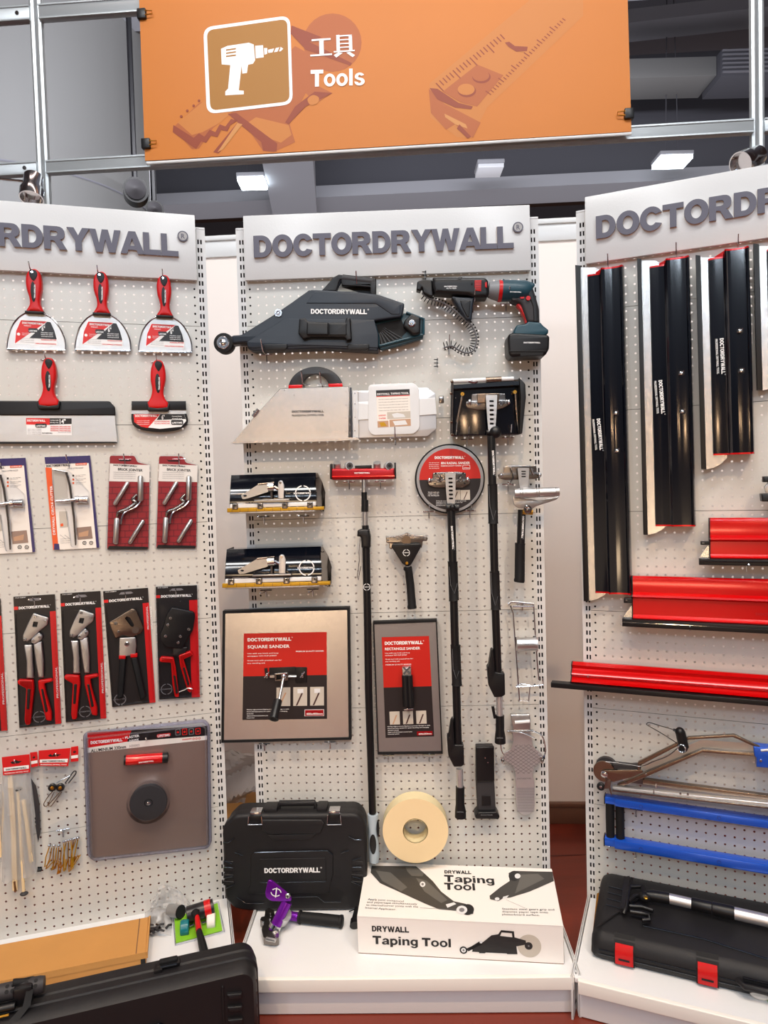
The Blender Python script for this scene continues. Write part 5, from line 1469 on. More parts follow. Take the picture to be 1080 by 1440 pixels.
# ================================================================ black angled box on long pole
def ellbow(p, c, r, m): p.ball(c, r, m, 16)
q = Q('G', 'C', .09)
t = Thing('C', 'corner_finisher_box', 'wide black gloss finishing box with two bronze springs, upper right above the long black pole', 'finishing box')
p = t.part('box_shell')
pts = [(338, 800), (775, 772), (800, 815), (806, 900), (790, 1000), (775, 1128), (345, 1138), (336, 1000), (340, 900)]
lo = [(352, 845), (770, 818), (768, 1110), (352, 1120)]
vs = [q.p3(*a, .02) for a in pts]
p.prism(roundp(q.l(pts), .004), .010, .070, BLACKG, r=.004)
p.loft([[q.p3(345, 806, .07), q.p3(768, 780, .07)], [q.p3(350, 815, .090), q.p3(772, 790, .090)], [q.p3(352, 840, .092), q.p3(776, 815, .092)], [q.p3(352, 852, .071), q.p3(776, 828, .071)]], BLACKG, closed=False, caps=False)
p = t.part('side_wing'); p.prism(roundp(q.l([(762, 770), (802, 812), (806, 895), (782, 1125), (765, 1130), (772, 900)]), .003), .070, .098, BLACK, r=.002)
p = t.part('side_rail'); p.tube([q.p3(342, 800, .09), q.p3(336, 1130, .09)], .004, IRON, 6)
for x, y in ((340, 795), (335, 870), (338, 1050), (342, 1130)): p.ball(q.p3(x, y, .094), .005, BROWNM, 8)
p = t.part('top_tube'); p.tube([q.p3(345, 792, .085), q.p3(730, 776, .085)], .0065, HEADW, 14); p.tube([q.p3(555, 785, .088), q.p3(652, 780, .088)], .0085, BROWNM, 14)
p.tube([q.p3(445, 790, .09), q.p3(480, 800, .09), q.p3(500, 792, .09)], .005, STEEL, 8)
for sx, (x0, y0, x1, y1) in enumerate(((407, 872, 374, 1052), (740, 860, 754, 1045))):
    p = t.part('spring'); p.tube([q.p3(x0, y0, .078), q.p3(x1, y1, .078)], .0042, BROWNM, 10); p.tube([q.p3(x1, y1, .078), q.p3(x1-8 if sx == 0 else x1+10, y1+80, .076)], .0013, STEEL, 5)
    p.disc(q(x0, y0, .085), .070, .082, .0055, BRASS, 16)
p = t.part('mounting_plate')
p.prism(roundp(q.l([(466, 870), (520, 864), (620, 862), (682, 866), (684, 905), (710, 908), (712, 935), (680, 955), (640, 968), (500, 972), (440, 960), (428, 938), (434, 915), (464, 912)]), .004), .071, .078, IRON, r=.002)
p.prism(roundp(q.l([(500, 870), (642, 866), (640, 925), (502, 930)]), .003), .078, .086, BROWNM, r=.002)
for x, y in ((512, 935), (652, 932)): screw(p, q(x, y, .085), .0065, .080)
for x, y in ((452, 925), (700, 925)): p.ball(q.p3(x, y, .084), .006, STEEL, 10, (1, 1, 1.3))
for x, y in ((364, 898), (782, 882), (372, 1108), (712, 1085)): screw(t.parts[0], q(x, y, .072), .002, .070)
t.done()
def slot_bracket(t, quad, w, n=6, nm='slotted_bracket'):
    p = t.part(nm); G = lambda a, b_: q(*quadpt(quad, a, b_)); hs = []
    for k in range(n):
        y = .14+k*.125; hs.append(roundp([G(.3, y), G(.72, y), G(.72, y+.06), G(.3, y+.06)], .0025, 3))
    p.prism(roundp([G(0, 0), G(1, 0), G(.96, .6), G(.88, 1), G(.12, 1), G(.04, .6)], .003), w-.004, w, STEELB, holes=hs)
    p.prism([G(0.02, 0.02), G(.98, .02), G(.86, .96), G(.14, .96)], w-.0125, w-.0120, DARK)
    return p
# long pole (right)
t = Thing('C', 'extension_pole', 'long black telescopic pole hanging from the black finishing box, rightmost of the long poles', 'pole')
slot_bracket(t, [(550, 884), (622, 884), (616, 1110), (560, 1110)], .106, 6)
qi, qs = Q('I', 'C', .10), Q('S', 'C', .09)
p = t.part('pivot_joint')
p.ball(q.p3(615, 1115, .104), .018, BLACK, 20, (1, .8, 1)); p.tube([q.p3(560, 1118, .098), q.p3(640, 1118, .098)], .009, BLACK, 14); p.rbox(q(548, 0)[0], q(575, 0)[0], .086, .104, q(0, 1150)[1], q(0, 1100)[1], BROWNM, .002)
P_ = lambda x, y, w=.10: qi.p3(x, y, w)
S_ = lambda x, y, w=.09: qs.p3(x, y, w)
p = t.part('upper_tube'); p.tube([P_(620, 50), P_(643, 990), S_(720, 300)], .0118, BLACK, 22)
a_, b_ = qi(624, 130, .114), qi(632, 262, .114); p.brand(a_, b_, .0058, .1126, WPRINT)
for y0, y1, x0, x1 in ((312, 525, 627, 631), (785, 990, 638, 645)):
    p = t.part('grip_sleeve'); p.tube([P_(x0, y0), P_(x0+.3, y0+5), P_(x1, y1-6), P_(x1, y1)], [.0150, .0142, .0142, .0155], BLACKR, 22)
    p.tube([P_(x0-20, y0+8, .113), P_(x0-14, y0+120, .113), P_(x0+4, y1-20, .116), P_(x0+18, y1-70, .113)], .0006, MGREY, 4)
p = t.part('lock_lever')
p.prism(roundp(qs.l([(684, 190), (694, 184), (700, 220), (704, 300), (752, 306), (755, 415), (738, 426), (700, 428), (672, 370), (664, 275), (672, 268)]), .003), .078, .105, BLACK, r=.004)
p = t.part('inner_tube'); p.tube([S_(727, 425), S_(730, 528)], .0098, ALU, 20)
p = t.part('end_socket'); p.tube([S_(731, 525), S_(731, 600), S_(732, 632), S_(732, 664)], [.0128, .0130, .0160, .0166], BLACK, 22); p.text('DWTOOL', qs(715, 644, .108), qs(748, 644, .108), .004, .107, MGREY, .02)
p.tube([S_(694, 480), S_(706, 540)], .0045, BLACK, 8)
t.done()
for x, y in ((435, 1160), (695, 1150)):
    c = Q('G', 'C', .01)(x, y); hook('C', c[0], c[1], 'chrome pegboard hook under the %s of the black finishing box' % ('left' if x < 500 else 'right'), .085, .034)

# ================================================================ radial sander and pole
q = Q('I', 'C', .03)
t = Thing('C', 'radial_sander', 'round sander disc with half red half black face, centre right of the middle stand', 'sander')
p = t.part('sander_disc'); c = q(397, 283); R_ = q(588, 283)[0]-c[0]
p.lathe((c[0], .006, c[1]), (0, 1, 0), [(R_*.99, 0), (R_, .003), (R_, .015), (R_*.97, .018), (R_*.955, .0176)], BLACKR, 64)
p.lathe((c[0], .0236, c[1]), (0, 1, 0), [(R_*.96, 0), (R_*.955, .0012)], ALUP, 64)
g = p.part('face_label'); r2 = R_*.875
def half(a0, a1, m): g.sheet([(c[0]+r2*math.cos(a), c[1]-.001+r2*math.sin(a)) for a in [a0+(a1-a0)*k/36 for k in range(37)]], .0252, m)
half(0, PI, PLAQRED); half(PI, 2*PI, PLAQBLK)
g.brand(q(314, 175), q(474, 174), .0082, .0256, WPRINT); g.text('8IN RADIAL SANDER', q(348, 204), q(506, 202), .0072, .0256, WPRINT, .03)
g.text('PREMIUM QUALITY SANDER', q(348, 216), q(460, 214), .0032, .0256, WPRINT, .02)
for i, s_ in enumerate(('Use with any hook', 'and loop paper', 'Great tool for', 'any sanding job')): g.text(s_, q(283, 197+i*10), q(338, 197+i*10), .0026, .0256, WPRINT, .01)
g.sheet(rrect(*q(466, 232), *q(506, 207), .002), .0254, WPRINT); g.sheet(rrect(*q(468, 230), *q(504, 209), .002), .0256, PLAQRED); g.text('215mm', q(472, 226), q(501, 226), .004, .0258, WPRINT, .02)
for i, s_ in enumerate(('Works well with', 'stable use for', 'any sanding job')): g.text(s_, q(277, 358+i*9), q(338, 358+i*9), .003, .0256, WPRINT, .02)
for x in (402, 455): g.sheet(rect(*q(x, 398), *q(x+50, 343)), .0256, GREYPH); g.sheet(q.l([(x+15, 395), (x+34, 352), (x+38, 354), (x+20, 396)]), .0258, BRPRINT)
for i in range(4): g.text('Flexing edge prevents flipping to prevent damage to walls', q(322, 405+i*8), q(485-i*20, 405+i*8), .0024, .0256, WPRINT, .01)
p = t.part('mounting_plate')
q9 = Q('I', 'C', .045)
p.prism(roundp(q9.l([(304, 250), (345, 246), (440, 244), (484, 250), (486, 284), (512, 290), (505, 312), (470, 330), (320, 330), (284, 320), (274, 300), (280, 284), (302, 282)]), .004), .026, .036, IRON, r=.002)
for x, y in ((338, 290), (456, 288)): screw(p, q9(x, y), .0065, .036); 
for x, y in ((316, 310), (478, 308), (320, 255), (470, 252)): p.disc(q9(x, y), .0365, .0372, .003, DARK, 10)
for x, y in ((285, 292), (492, 286)): p.ball(q9.p3(x, y, .042), .006, STEEL, 10, (1, 1, 1.3))
p.tube([q9.p3(330, 262), q9.p3(350, 300), q9.p3(345, 268)], .002, STEEL, 6); p.tube([q9.p3(462, 262), q9.p3(440, 300), q9.p3(450, 268)], .002, STEEL, 6)
t.done()
q = Q('I', 'C', .058)
t = Thing('C', 'extension_pole', 'long black telescopic pole hanging from the round red and black sander', 'pole')
slot_bracket(t, [(370, 252), (426, 252), (430, 425), (376, 425)], .058, 6)
P_ = lambda x, y, w=.060: qi.p3(x, y, w)
S_ = lambda x, y, w=.060: qs.p3(x, y, w)
p = t.part('pivot_joint'); p.tube([P_(376, 440), P_(444, 440)], .014, BLACK, 18); p.ball(P_(410, 438, .07), .010, BLACK, 14)
p = t.part('upper_tube'); p.tube([P_(403, 450), P_(420, 1040), S_(519, 690)], .0122, BLACK, 22)
a_, b_ = qi(401, 540, .074), qi(410, 665, .074); p.brand(a_, b_, .0058, .0730, WPRINT)
p = t.part('grip_sleeve'); p.tube([P_(411, 732), P_(411, 738), P_(418, 935), P_(419, 942)], [.0158, .0148, .0148, .0162], BLACKR, 22)
p.tube([P_(392, 760, .074), P_(400, 860, .074), P_(420, 905, .077), P_(436, 850, .074)], .0006, MGREY, 4)
p = t.part('grip_sleeve'); p.tube([S_(506, 170), S_(506, 176), S_(513, 362), S_(513, 372)], [.0158, .0148, .0148, .0162], BLACKR, 22)
p.tube([S_(490, 190, .074), S_(494, 290, .074), S_(510, 340, .077), S_(524, 300, .074)], .0006, MGREY, 4)
p = t.part('lock_lever')
p.prism(roundp(qs.l([(484, 570), (496, 550), (500, 600), (504, 684), (550, 684), (553, 785), (538, 797), (500, 798), (472, 742), (466, 650), (474, 640)]), .003), .048, .076, BLACK, r=.004)
p = t.part('inner_tube'); p.tube([S_(526, 796), S_(529, 892)], .0102, ALU, 20)
p = t.part('end_socket'); p.tube([S_(529, 886), S_(529, 975), S_(531, 1008), S_(531, 1040)], [.0134, .0136, .0168, .0174], BLACK, 22); p.text('DWTOOL', qs(514, 1020, .08), qs(548, 1020, .08), .004, .0776, MGREY, .02)
t.done()
for x, y, n in ((282, 460, 'under the left edge of the round sander'), (505, 455, 'under the right edge of the round sander')):
    c = Q('I', 'C', .01)(x, y); hook('C', c[0], c[1], 'chrome pegboard hook %s' % n, .05, .022)

# ================================================================ flat finishing boxes
q = Q('H', 'C', .10)
def flat_box(label, mp, Q4):
    t = Thing('C', 'flat_finishing_box', label, 'finishing box', 'black flat finishing boxes')
    F = lambda x, y, w=.10: q.p3(*mp(x, y), w)
    F2 = lambda x, y, w=.10: q(*mp(x, y), w)
    L = lambda pts, w=.10: [F2(x, y, w) for x, y in pts]
    p = t.part('curved_cover'); n = 10; rings = []
    for k in range(n+1):
        f = k/n; y = 186+(335-186)*f; w = .060+.055*math.sin(f*PI*.55)
        a_, b_ = F(98-10*f, y, w), F(556+2*f, y-14+7*f, w)
        rings.append((a_, b_))
    front = [r[0] for r in rings]; back = [(r[0][0], .004, r[0][2]) for r in rings]
    vs = []
    for a_, b_ in rings: vs += [a_, b_]
    fs = [(2*i, 2*i+1, 2*i+3, 2*i+2) for i in range(n)]
    m0 = len(vs)
    for a_, b_ in rings: vs += [(a_[0], .006, a_[2]), (b_[0], .006, b_[2])]
    for i in range(n):
        fs += [(2*i, 2*i+2, m0+2*i+2, m0+2*i), (2*i+1, 2*i+3, m0+2*i+3, m0+2*i+1)]
    fs += [(0, 1, m0+1, m0), (2*n, 2*n+1, m0+2*n+1, m0+2*n)]
    p.add(vs, fs, BLACKG)
    logomark(p, (F2(486, 284, .114)), .0235, .1152)
    p = t.part('end_plate')
    pts = [F(554, 176, .060), F(566, 176, .045), F(590, 220, .035), F(608, 280, .03), F(606, 300, .03), (F(606, 366, .03)), F(596, 386, .03), F(575, 372, .09), F(556, 340, .112), F(556, 290, .115), F(555, 230, .10)]
    p.add([(x, w, z) for x, w, z in pts]+[(x-.003, w, z) for x, w, z in pts], [tuple(range(11)), tuple(range(11, 22))], IRON)
    for x, y in ((568, 200), (578, 232), (596, 260), (600, 330), (590, 360), (566, 300)): p.ball(F(x, y, .09-.002*(x-556)), .0022, DARK, 6)
    p = t.part('end_plate'); p.add([F(97, 186, .060), F(92, 250, .1), F(88, 335, .115), F(88, 378, .115), (F(88, 378)[0], .01, F(88, 378)[2]), (F(97, 186)[0], .01, F(97, 186)[2])], [tuple(range(6))], BLACK)
    p = t.part('blade_holder'); p.prism(L([(90, 342), (556, 330), (556, 352), (88, 366)], .116), .100, .116, HEADW, r=.002)
    p = t.part('blade_strip'); p.prism(L([(75, 366), (600, 356), (600, 374), (75, 388)], .118), .104, .120, GOLD, r=.002)
    for k in range(11): x = 100+k*44; p.sheet(L([(x, 368-k*.8), (x+1.5, 368-k*.8), (x+1.5, 386-k*.8), (x, 386-k*.8)], .1205), .1203, BRPRINT)
    for x in (118, 254, 388, 524):
        g = t.part('blade_clip'); g.prism(roundp(L([(x-15, 340-(x-118)*.02), (x+15, 340-(x-118)*.02), (x+15, 372-(x-118)*.02), (x-15, 372-(x-118)*.02)], .12), .002), .114, .1225, IRON, r=.002); g.disc(F2(x, 352-(x-118)*.02, .124), .1225, .1245, .0026, DARK, 10)
    g = t.part('lower_rail'); g.prism(L([(90, 384), (548, 376), (548, 384), (90, 396)], .12), .095, .118, STEELB, r=.001)
    p = t.part('adjuster_arm')
    p.prism(roundp(L([(150, 296), (245, 236), (296, 228), (298, 276), (180, 314), (158, 316)], .125), .004), .122, .126, STEELB, holes=[circ(F2(172, 298, .126), .0055, 14, ry=.003)])
    p.tube([F(244, 236, .126), F(330, 226, .128)], .0028, BROWNM, 8)
    p = t.part('adjuster_wheel'); p.tube([F(298, 250, .128), F(330, 248, .128)], .0135, STEEL, 20)
    p = t.part('scale_plate'); p.prism(roundp(L([(352, 222), (362, 214), (374, 216), (384, 240), (382, 314), (352, 314), (350, 260)], .126), .003), .122, .127, ALU, r=.001)
    p.disc(F2(363, 226, .128), .127, .1285, .004, IRON, 12)
    p.tube([F(330, 248, .126), F(352, 262, .126)], .005, STEEL, 8)
    p = t.part('threaded_post'); p.tube([F(316, 276, .122), F(316, 314, .122)], .004, IRON, 8)
    p = t.part('support_bar'); p.prism(L([(222, 320), (410, 314), (410, 324), (222, 328)], .125), .112, .126, STEELB, r=.001)
    t.done(); return t
flat_box('upper black curved finishing box with silver adjuster arm and gold blade strip', lambda x, y: (x, y), 0)
flat_box('lower and slightly wider black curved finishing box with silver adjuster arm', lambda x, y: (48+(x-75)*1.115, 382+(y-0)*1.035+14-(x-75)*.004), 0)
for x, y, n in ((272, 412, 'left one under the upper curved finishing box'), (487, 408, 'right one under the upper curved finishing box'), (284, 812, 'left one under the lower curved finishing box'), (538, 806, 'right one under the lower curved finishing box')):
    c = Q('H', 'C', .01)(x, y); hook('C', c[0], c[1], 'chrome pegboard hook, %s' % n, .095, .006)

# ================================================================ red corner roller on pole
q = Q('H', 'C', .05)
t = Thing('C', 'corner_roller', 'red bar roller head with four small steel wheels, left of centre above its black pole', 'roller')
p = t.part('red_bar')
p.prism(roundp(q.l([(634, 160), (645, 150), (985, 148), (990, 205), (966, 208), (645, 212), (634, 200)]), .003), .022, .056, REDD, r=.006)
p.tube([q.p3(640, 196, .056), q.p3(986, 192, .056)], .003, REDG, 8)
p.brand(q(766, 178), q(850, 177), .004, .0562, WPRINT, reg=False)
p = t.part('end_plate'); p.prism(q.l([(634, 126), (643, 124), (646, 210), (634, 206)]), .015, .060, BLACK, r=.002)
p = t.part('end_plate'); p.prism(q.l([(981, 118), (990, 118), (992, 206), (982, 204)]), .015, .060, BLACK, r=.002)
for i, x in enumerate((672, 738, 888, 952)):
    p = t.part('wheel'); c = q.p3(x, 136, .04)
    if i in (0, 2): p.tube([(c[0]-.0, .03, c[2]-.014), (c[0], .045, c[2]+.010)], .0112, ALU, 18)
    else:
        p.tube([(c[0]-.004, .03, c[2]), (c[0]+.002, .055, c[2])], [.0130, .0130], ALU, 20); p.tube([(c[0]+.002, .055, c[2]), (c[0]+.0023, .0565, c[2])], .010, STEEL, 18); p.tube([(c[0]+.0023, .0565, c[2]), (c[0]+.0025, .0575, c[2])], .005, DARK, 12)
p = t.part('centre_block'); p.prism(q.l([(768, 134), (858, 131), (858, 150), (768, 152)]), .025, .052, BLACK, r=.002)
p = t.part('socket'); p.tube([q.p3(818, 206, .042), q.p3(818, 278, .042)], .0075, STEELB, 14)
t.done()
for x, y in ((736, 238), (905, 235)):
    c = Q('H', 'C', .01)(x, y-14); hook('C', c[0], c[1], 'chrome pegboard hook under the %s half of the red roller bar' % ('left' if x < 800 else 'right'), .055, .02)
t = Thing('C', 'extension_pole', 'slim black pole under the red roller bar, with pale grey and black bottom grip', 'pole')
H_ = lambda x, y, w=.042: q.p3(x, y, w)
p = t.part('lock_collar'); p.tube([H_(818, 278), H_(819, 320), H_(822, 322), H_(822, 384)], [.0088, .0088, .0108, .0112], BLACK, 18)
p = t.part('steel_tube'); p.tube([H_(823, 384), H_(824, 462)], .0092, STEELB, 18)
p = t.part('clamp'); p.prism(roundp(q.l([(782, 486), (800, 478), (845, 478), (854, 520), (852, 580), (804, 580), (800, 520), (780, 518)]), .003), .028, .058, BLACK, r=.006)
p.tube([H_(824, 458), H_(826, 490)], .0105, BLACK, 16)
p = t.part('wire_loop'); p.tube([H_(798, 520), H_(790, 600), H_(792, 650), H_(780, 740), H_(786, 755), H_(800, 680)], .0012, STEEL, 6)
p = t.part('long_tube'); qj, qs4 = Q('J', 'C', .042), Q('S', 'C', .042); qc = Q('C', 'C', .042)
p.tube([H_(828, 575), H_(836, 920), qs4.p3(66, 400), qs4.p3(86, 1020)], [.0118, .0118, .0116, .0112], BLACK, 22)
logomark(p, q(832, 793, .056), .0105, .0546)
p = t.part('bottom_grip')
p.tube([qc.p3(938, 178), qc.p3(938, 190), qc.p3(936, 260), qc.p3(940, 330), qc.p3(944, 400), qc.p3(944, 445)], [.0165, .0175, .0135, .0165, .0175, .015], LGREY, 22)
g = p.part('rubber_inset'); g.prism(circ(qc(938, 352, .06), .010, 20, ry=.031), .052, .0605, BLACK, r=.002)
g.prism(circ(qc(966, 260, .05), .004, 16, ry=.026), .045, .054, BLACK, r=.002)
t.done()

# ================================================================ triangular head hand tool
q = Q('I', 'C', .045)
t = Thing('C', 'corner_flusher_handle', 'small hand tool with black triangular head, metal wing plate and straight black grip', 'hand tool')
p = t.part('wing_plate')
p.prism(roundp(q.l([(48, 600), (75, 596), (120, 590), (150, 582), (163, 574), (180, 584), (210, 590), (258, 592), (278, 604), (272, 622), (250, 622), (244, 660), (224, 655), (190, 640), (120, 645), (76, 668), (66, 660), (66, 636), (50, 630)]), .003), .028, .036, IRON, r=.002)
for x, y in ((162, 590), (112, 610), (210, 606), (60, 616), (262, 610)): screw(p, q(x, y), .0035, .036)
p.disc(q(160, 615), .030, .048, .014, BROWNM, 24)
p = t.part('triangle_head'); p.prism(roundp(q.l([(78, 650), (84, 634), (236, 632), (242, 648), (186, 748), (168, 760), (140, 745)]), .006), .040, .050, BLACKG if 0 else BLACK, r=.003)
logomark(p, q(160, 683), .0105, .0504)
p = t.part('hex_bolt'); p.lathe((*[(q(162, 739)[0])], .050, q(162, 739)[1]), (0, 1, 0), [(.0052, 0), (.0052, .004), (.004, .005)], BRASS, 6)
p = t.part('neck'); p.tube([q.p3(164, 752, .040), q.p3(168, 775, .040)], .007, STEELB, 14)
p = t.part('grip'); p.tube([q.p3(167, 760, .040), q.p3(168, 772, .040), q.p3(172, 780, .040), q.p3(182, 860, .040), q.p3(190, 965, .040), q.p3(190, 975, .040), q.p3(191, 986, .040)], [.013, .0135, .0118, .0125, .0128, .0145, .0140], BLACKR, 22)
t.done()
c = Q('I', 'C', .01)(163, 625); hook('C', c[0], c[1], 'chrome pegboard hook behind the black triangular head tool', .03, .006)

# ================================================================ short box handle with silver roller
q = Q('I', 'C', .05)
t = Thing('C', 'roller_handle', 'short black grip tool with slotted metal bracket and wide silver cross roller', 'hand tool')
p = t.part('mounting_plate')
p.prism(roundp(q.l([(692, 215), (730, 206), (870, 210), (870, 245), (894, 252), (890, 275), (860, 285), (700, 290), (664, 280), (660, 258), (690, 252)]), .003), .030, .036, IRON, r=.002)
for x, y in ((735, 240), (850, 235)): screw(p, q(x, y), .0045, .036)
for x, y in ((674, 264), (884, 262)): p.ball(q.p3(x, y, .042), .0055, STEEL, 10, (1, 1, 1.3))
p.tube([q.p3(725, 225, .042), q.p3(740, 280, .042), q.p3(725, 300, .042)], .0022, STEEL, 6); p.tube([q.p3(835, 225, .042), q.p3(850, 262, .042)], .0022, STEEL, 6)
slot_bracket(t, [(762, 224), (824, 224), (824, 335), (768, 335)], .056, 3)
t.parts[-1].tube([q.p3(708, 300, .03), q.p3(742, 318, .03)], .0018, STEEL, 6)
p = t.part('silver_roller'); A, B = Vector(q.p3(745, 362, .085)), Vector(q.p3(990, 352, .095)); d = B-A
p.tube([A, A+d*.01, A+d*.12, A+d*.13, A+d*.14, A+d*.17, A+d*.18, A+d*.19, A+d*.48, A+d*.49, A+d*.5, A+d*.53, A+d*.54, A+d*.55, A+d*.9, A+d*.91, A+d*.92, A+d*.94, A+d*.95, A+d*.99, B],
       [.0125, .0145, .0145, .0135, .0145, .0145, .0135, .0145, .0145, .0135, .0145, .0145, .0135, .0145, .0145, .0135, .0145, .0145, .0138, .0145, .012], STEELB, 26)
p = t.part('side_plate')
p.prism(roundp(q.l([(730, 390), (738, 352), (755, 345), (790, 385), (870, 398), (950, 385), (985, 374), (970, 395), (860, 430), (838, 445), (760, 440), (740, 425)]), .004), .060, .066, STEELB, r=.002)
p = t.part('knob'); p.ball(q.p3(818, 450, .075), .013, IRON, 14, (1, .8, 1)); p.tube([q.p3(790, 462, .07), q.p3(845, 465, .07)], .008, BRASS, 10); p.ball(q.p3(812, 434, .085), .006, STEEL, 10)
p = t.part('tube'); p.tube([q.p3(786, 450, .050), q.p3(780, 640, .050)], .0122, BLACK, 20); p.brand(q(790, 485, .065), q(785, 605, .065), .0055, .0628, WPRINT)
p = t.part('grip'); p.tube([q.p3(777, 632, .050), q.p3(776, 644, .050), q.p3(774, 820, .050), q.p3(772, 835, .050), q.p3(771, 843, .050)], [.0158, .0150, .0152, .0165, .0150], BLACKR, 22)
t.done()
c = Q('I', 'C', .01)(712, 312); hook('C', c[0], c[1], 'chrome pegboard hook beside the silver cross roller tool', .04, .006)

# ================================================================ wire holder with roller
q, qs = Q('I', 'C', .03), Q('S', 'C', .03)
t = Thing('C', 'wire_tape_holder', 'steel wire frame holder with grey metal drum, right edge of the middle stand', 'holder')
p = t.part('top_bar'); p.tube([q.p3(710, 960, .03), q.p3(732, 948, .03), q.p3(850, 960, .03)], .0045, STEELB, 10); p.tube([q.p3(735, 975, .03), q.p3(850, 975, .03)], .003, STEEL, 8)
p = t.part('wire_frame')
p.tube([q.p3(724, 970, .03), qs.p3(798, 10), qs.p3(808, 150), qs.p3(822, 340), qs.p3(830, 450), qs.p3(876, 454), qs.p3(884, 372), qs.p3(840, 366)], .0022, STEEL, 8)
p.tube([q.p3(850, 965, .03), qs.p3(905, 20), qs.p3(910, 120), qs.p3(920, 260), qs.p3(928, 345)], .0022, STEEL, 8)
p.tube([qs.p3(812, 380), qs.p3(880, 378), qs.p3(950, 372), qs.p3(948, 340)], .0025, STEEL, 8)
p.tube([qs.p3(846, 366), qs.p3(818, 372), qs.p3(812, 382)], .0022, STEEL, 8)
p = t.part('metal_drum'); p.tube([qs.p3(814, 166, .045), qs.p3(918, 164, .045)], [.0205, .0205], STEELB, 28); p.tube([qs.p3(812, 130, .04), qs.p3(818, 202, .04)], .0025, STEEL, 6); p.tube([qs.p3(918, 130, .04), qs.p3(920, 200, .04)], .0025, STEEL, 6)
p.text('DOCTORDRYWALL', qs(826, 172, .068), qs(912, 170, .068), .004, .0662, GPRINT, .02)
t.done()
c = q(790, 960, .01); hook('C', c[0], c[1], 'chrome pegboard hook carrying the steel wire frame holder', .035, .004)

# ================================================================ mesh plate (forearm support)
q = Q('S', 'C', .03)
t = Thing('C', 'sanding_tool_plate', 'silver paddle shaped metal plate with diamond mesh and ribbed tongue, lower right', 'hand tool')
p = t.part('paddle_plate')
o = roundp(q.l([(796, 600), (888, 600), (896, 660), (900, 690), (950, 730), (955, 760), (905, 790), (896, 830), (908, 870), (910, 1000), (890, 1030), (850, 1038), (828, 1020), (816, 990), (812, 880), (812, 820), (795, 780), (750, 755), (748, 725), (790, 700), (800, 660)]), .008)
p.prism(o, .020, .0225, ALU, r=.0005, seg=1)
lines = []
for k in range(-8, 14):
    for sg in (1, -1):
        pts_ = []
        for s_ in range(41):
            x = 752+s_*5; y = 745+k*18+sg*(x-850)*.68
            inside = 672 < y < 822 and ((abs(x-850) < 96-abs(y-745)*.25-max(0, abs(y-745)-30)*1.4) or abs(x-850) < 44)
            if inside: pts_.append((x, y))
            else:
                if len(pts_) > 2: lines.append((pts_[0], pts_[-1]))
                pts_ = []
        if len(pts_) > 2: lines.append((pts_[0], pts_[-1]))
for (x0, y0), (x1, y1) in lines:
    p.sheet(q.l([(x0, y0-1.2), (x1, y1-1.2), (x1, y1+1.2), (x0, y0+1.2)], .0228), .0228, GPRINT)
for k in range(19): y = 893+k*6.6; p.sheet(q.l([(818, y), (905, y), (905, y+2.4), (818, y+2.4)], .0228), .0228, GPRINT)
p.text('DOCTORDRYWALL', q(820, 855), q(893, 853), .005, .0229, GPRINT, .03)
g = t.part('top_clip'); g.prism(roundp(q.l([(784, 520), (882, 518), (886, 568), (884, 600), (800, 602), (790, 566)]), .002), .020, .034, STEELB, r=.003); g.tube([q.p3(806, 562, .036), q.p3(882, 556, .036)], .005, HEADW, 10)
g = t.part('wire_spring')
g.tube([q.p3(*a, .032) for a in smo([(768, 604), (860, 602), (920, 614), (950, 640), (962, 705), (948, 740)], 3)], .0022, STEEL, 7)
g.tube([q.p3(*a, .032) for a in smo([(770, 606), (840, 612), (905, 640)], 3)], .0018, STEEL, 7)
g.tube([q.p3(*a, .030) for a in smo([(734, 668), (740, 705), (752, 730)], 3)], .0018, STEEL, 7)
for x, y in ((745, 752), (945, 752)): g.ball(q.p3(x, y, .03), .006, IRON, 10); g.tube([q.p3(x-8, y-16, .03), q.p3(x, y+14, .03)], .003, STEEL, 6)
g.tube([q.p3(768, 605, .034), q.p3(900, 602, .034)], .0032, IRON, 8)
t.done()
c = q(840, 585, .01); hook('C', c[0], c[1], 'chrome pegboard hook behind the silver paddle plate', .028, .004)

# ================================================================ black bracket
t = Thing('C', 'pole_bracket', 'flat black bracket with square window and flared foot, hanging left of the paddle plate', 'bracket')
q = Q('S', 'C', .04)
p = t.part('bracket_body')
p.prism(roundp(q.l([(612, 688), (700, 686), (704, 860), (712, 1015), (620, 1015), (612, 860)]), .003), .008, .034, DGREY, r=.004, holes=())
p.prism(roundp(q.l([(610, 686), (702, 684), (704, 862), (612, 864)]), .004), .030, .040, BLACK, r=.004)
p.prism(roundp(q.l([(640, 934), (684, 934), (686, 984), (640, 984)]), .002), .034, .0365, BLACK, r=.001)
for x, y in ((656, 740), (670, 764)): p.disc(q(x, y), .040, .0408, .002, STEEL, 10)
p = t.part('foot'); p.prism(roundp(q.l([(620, 1008), (712, 1006), (728, 1030), (722, 1044), (608, 1042), (602, 1030)]), .003), .006, .052, BLACK, r=.004)
p.text('DOCTOR', q(635, 1034, .054), q(695, 1034, .054), .0035, .0526, MGREY, .02)
t.done()
c = q(656, 730, .01); hook('C', c[0], c[1], 'chrome pegboard hook through the flat black bracket', .038, .006)

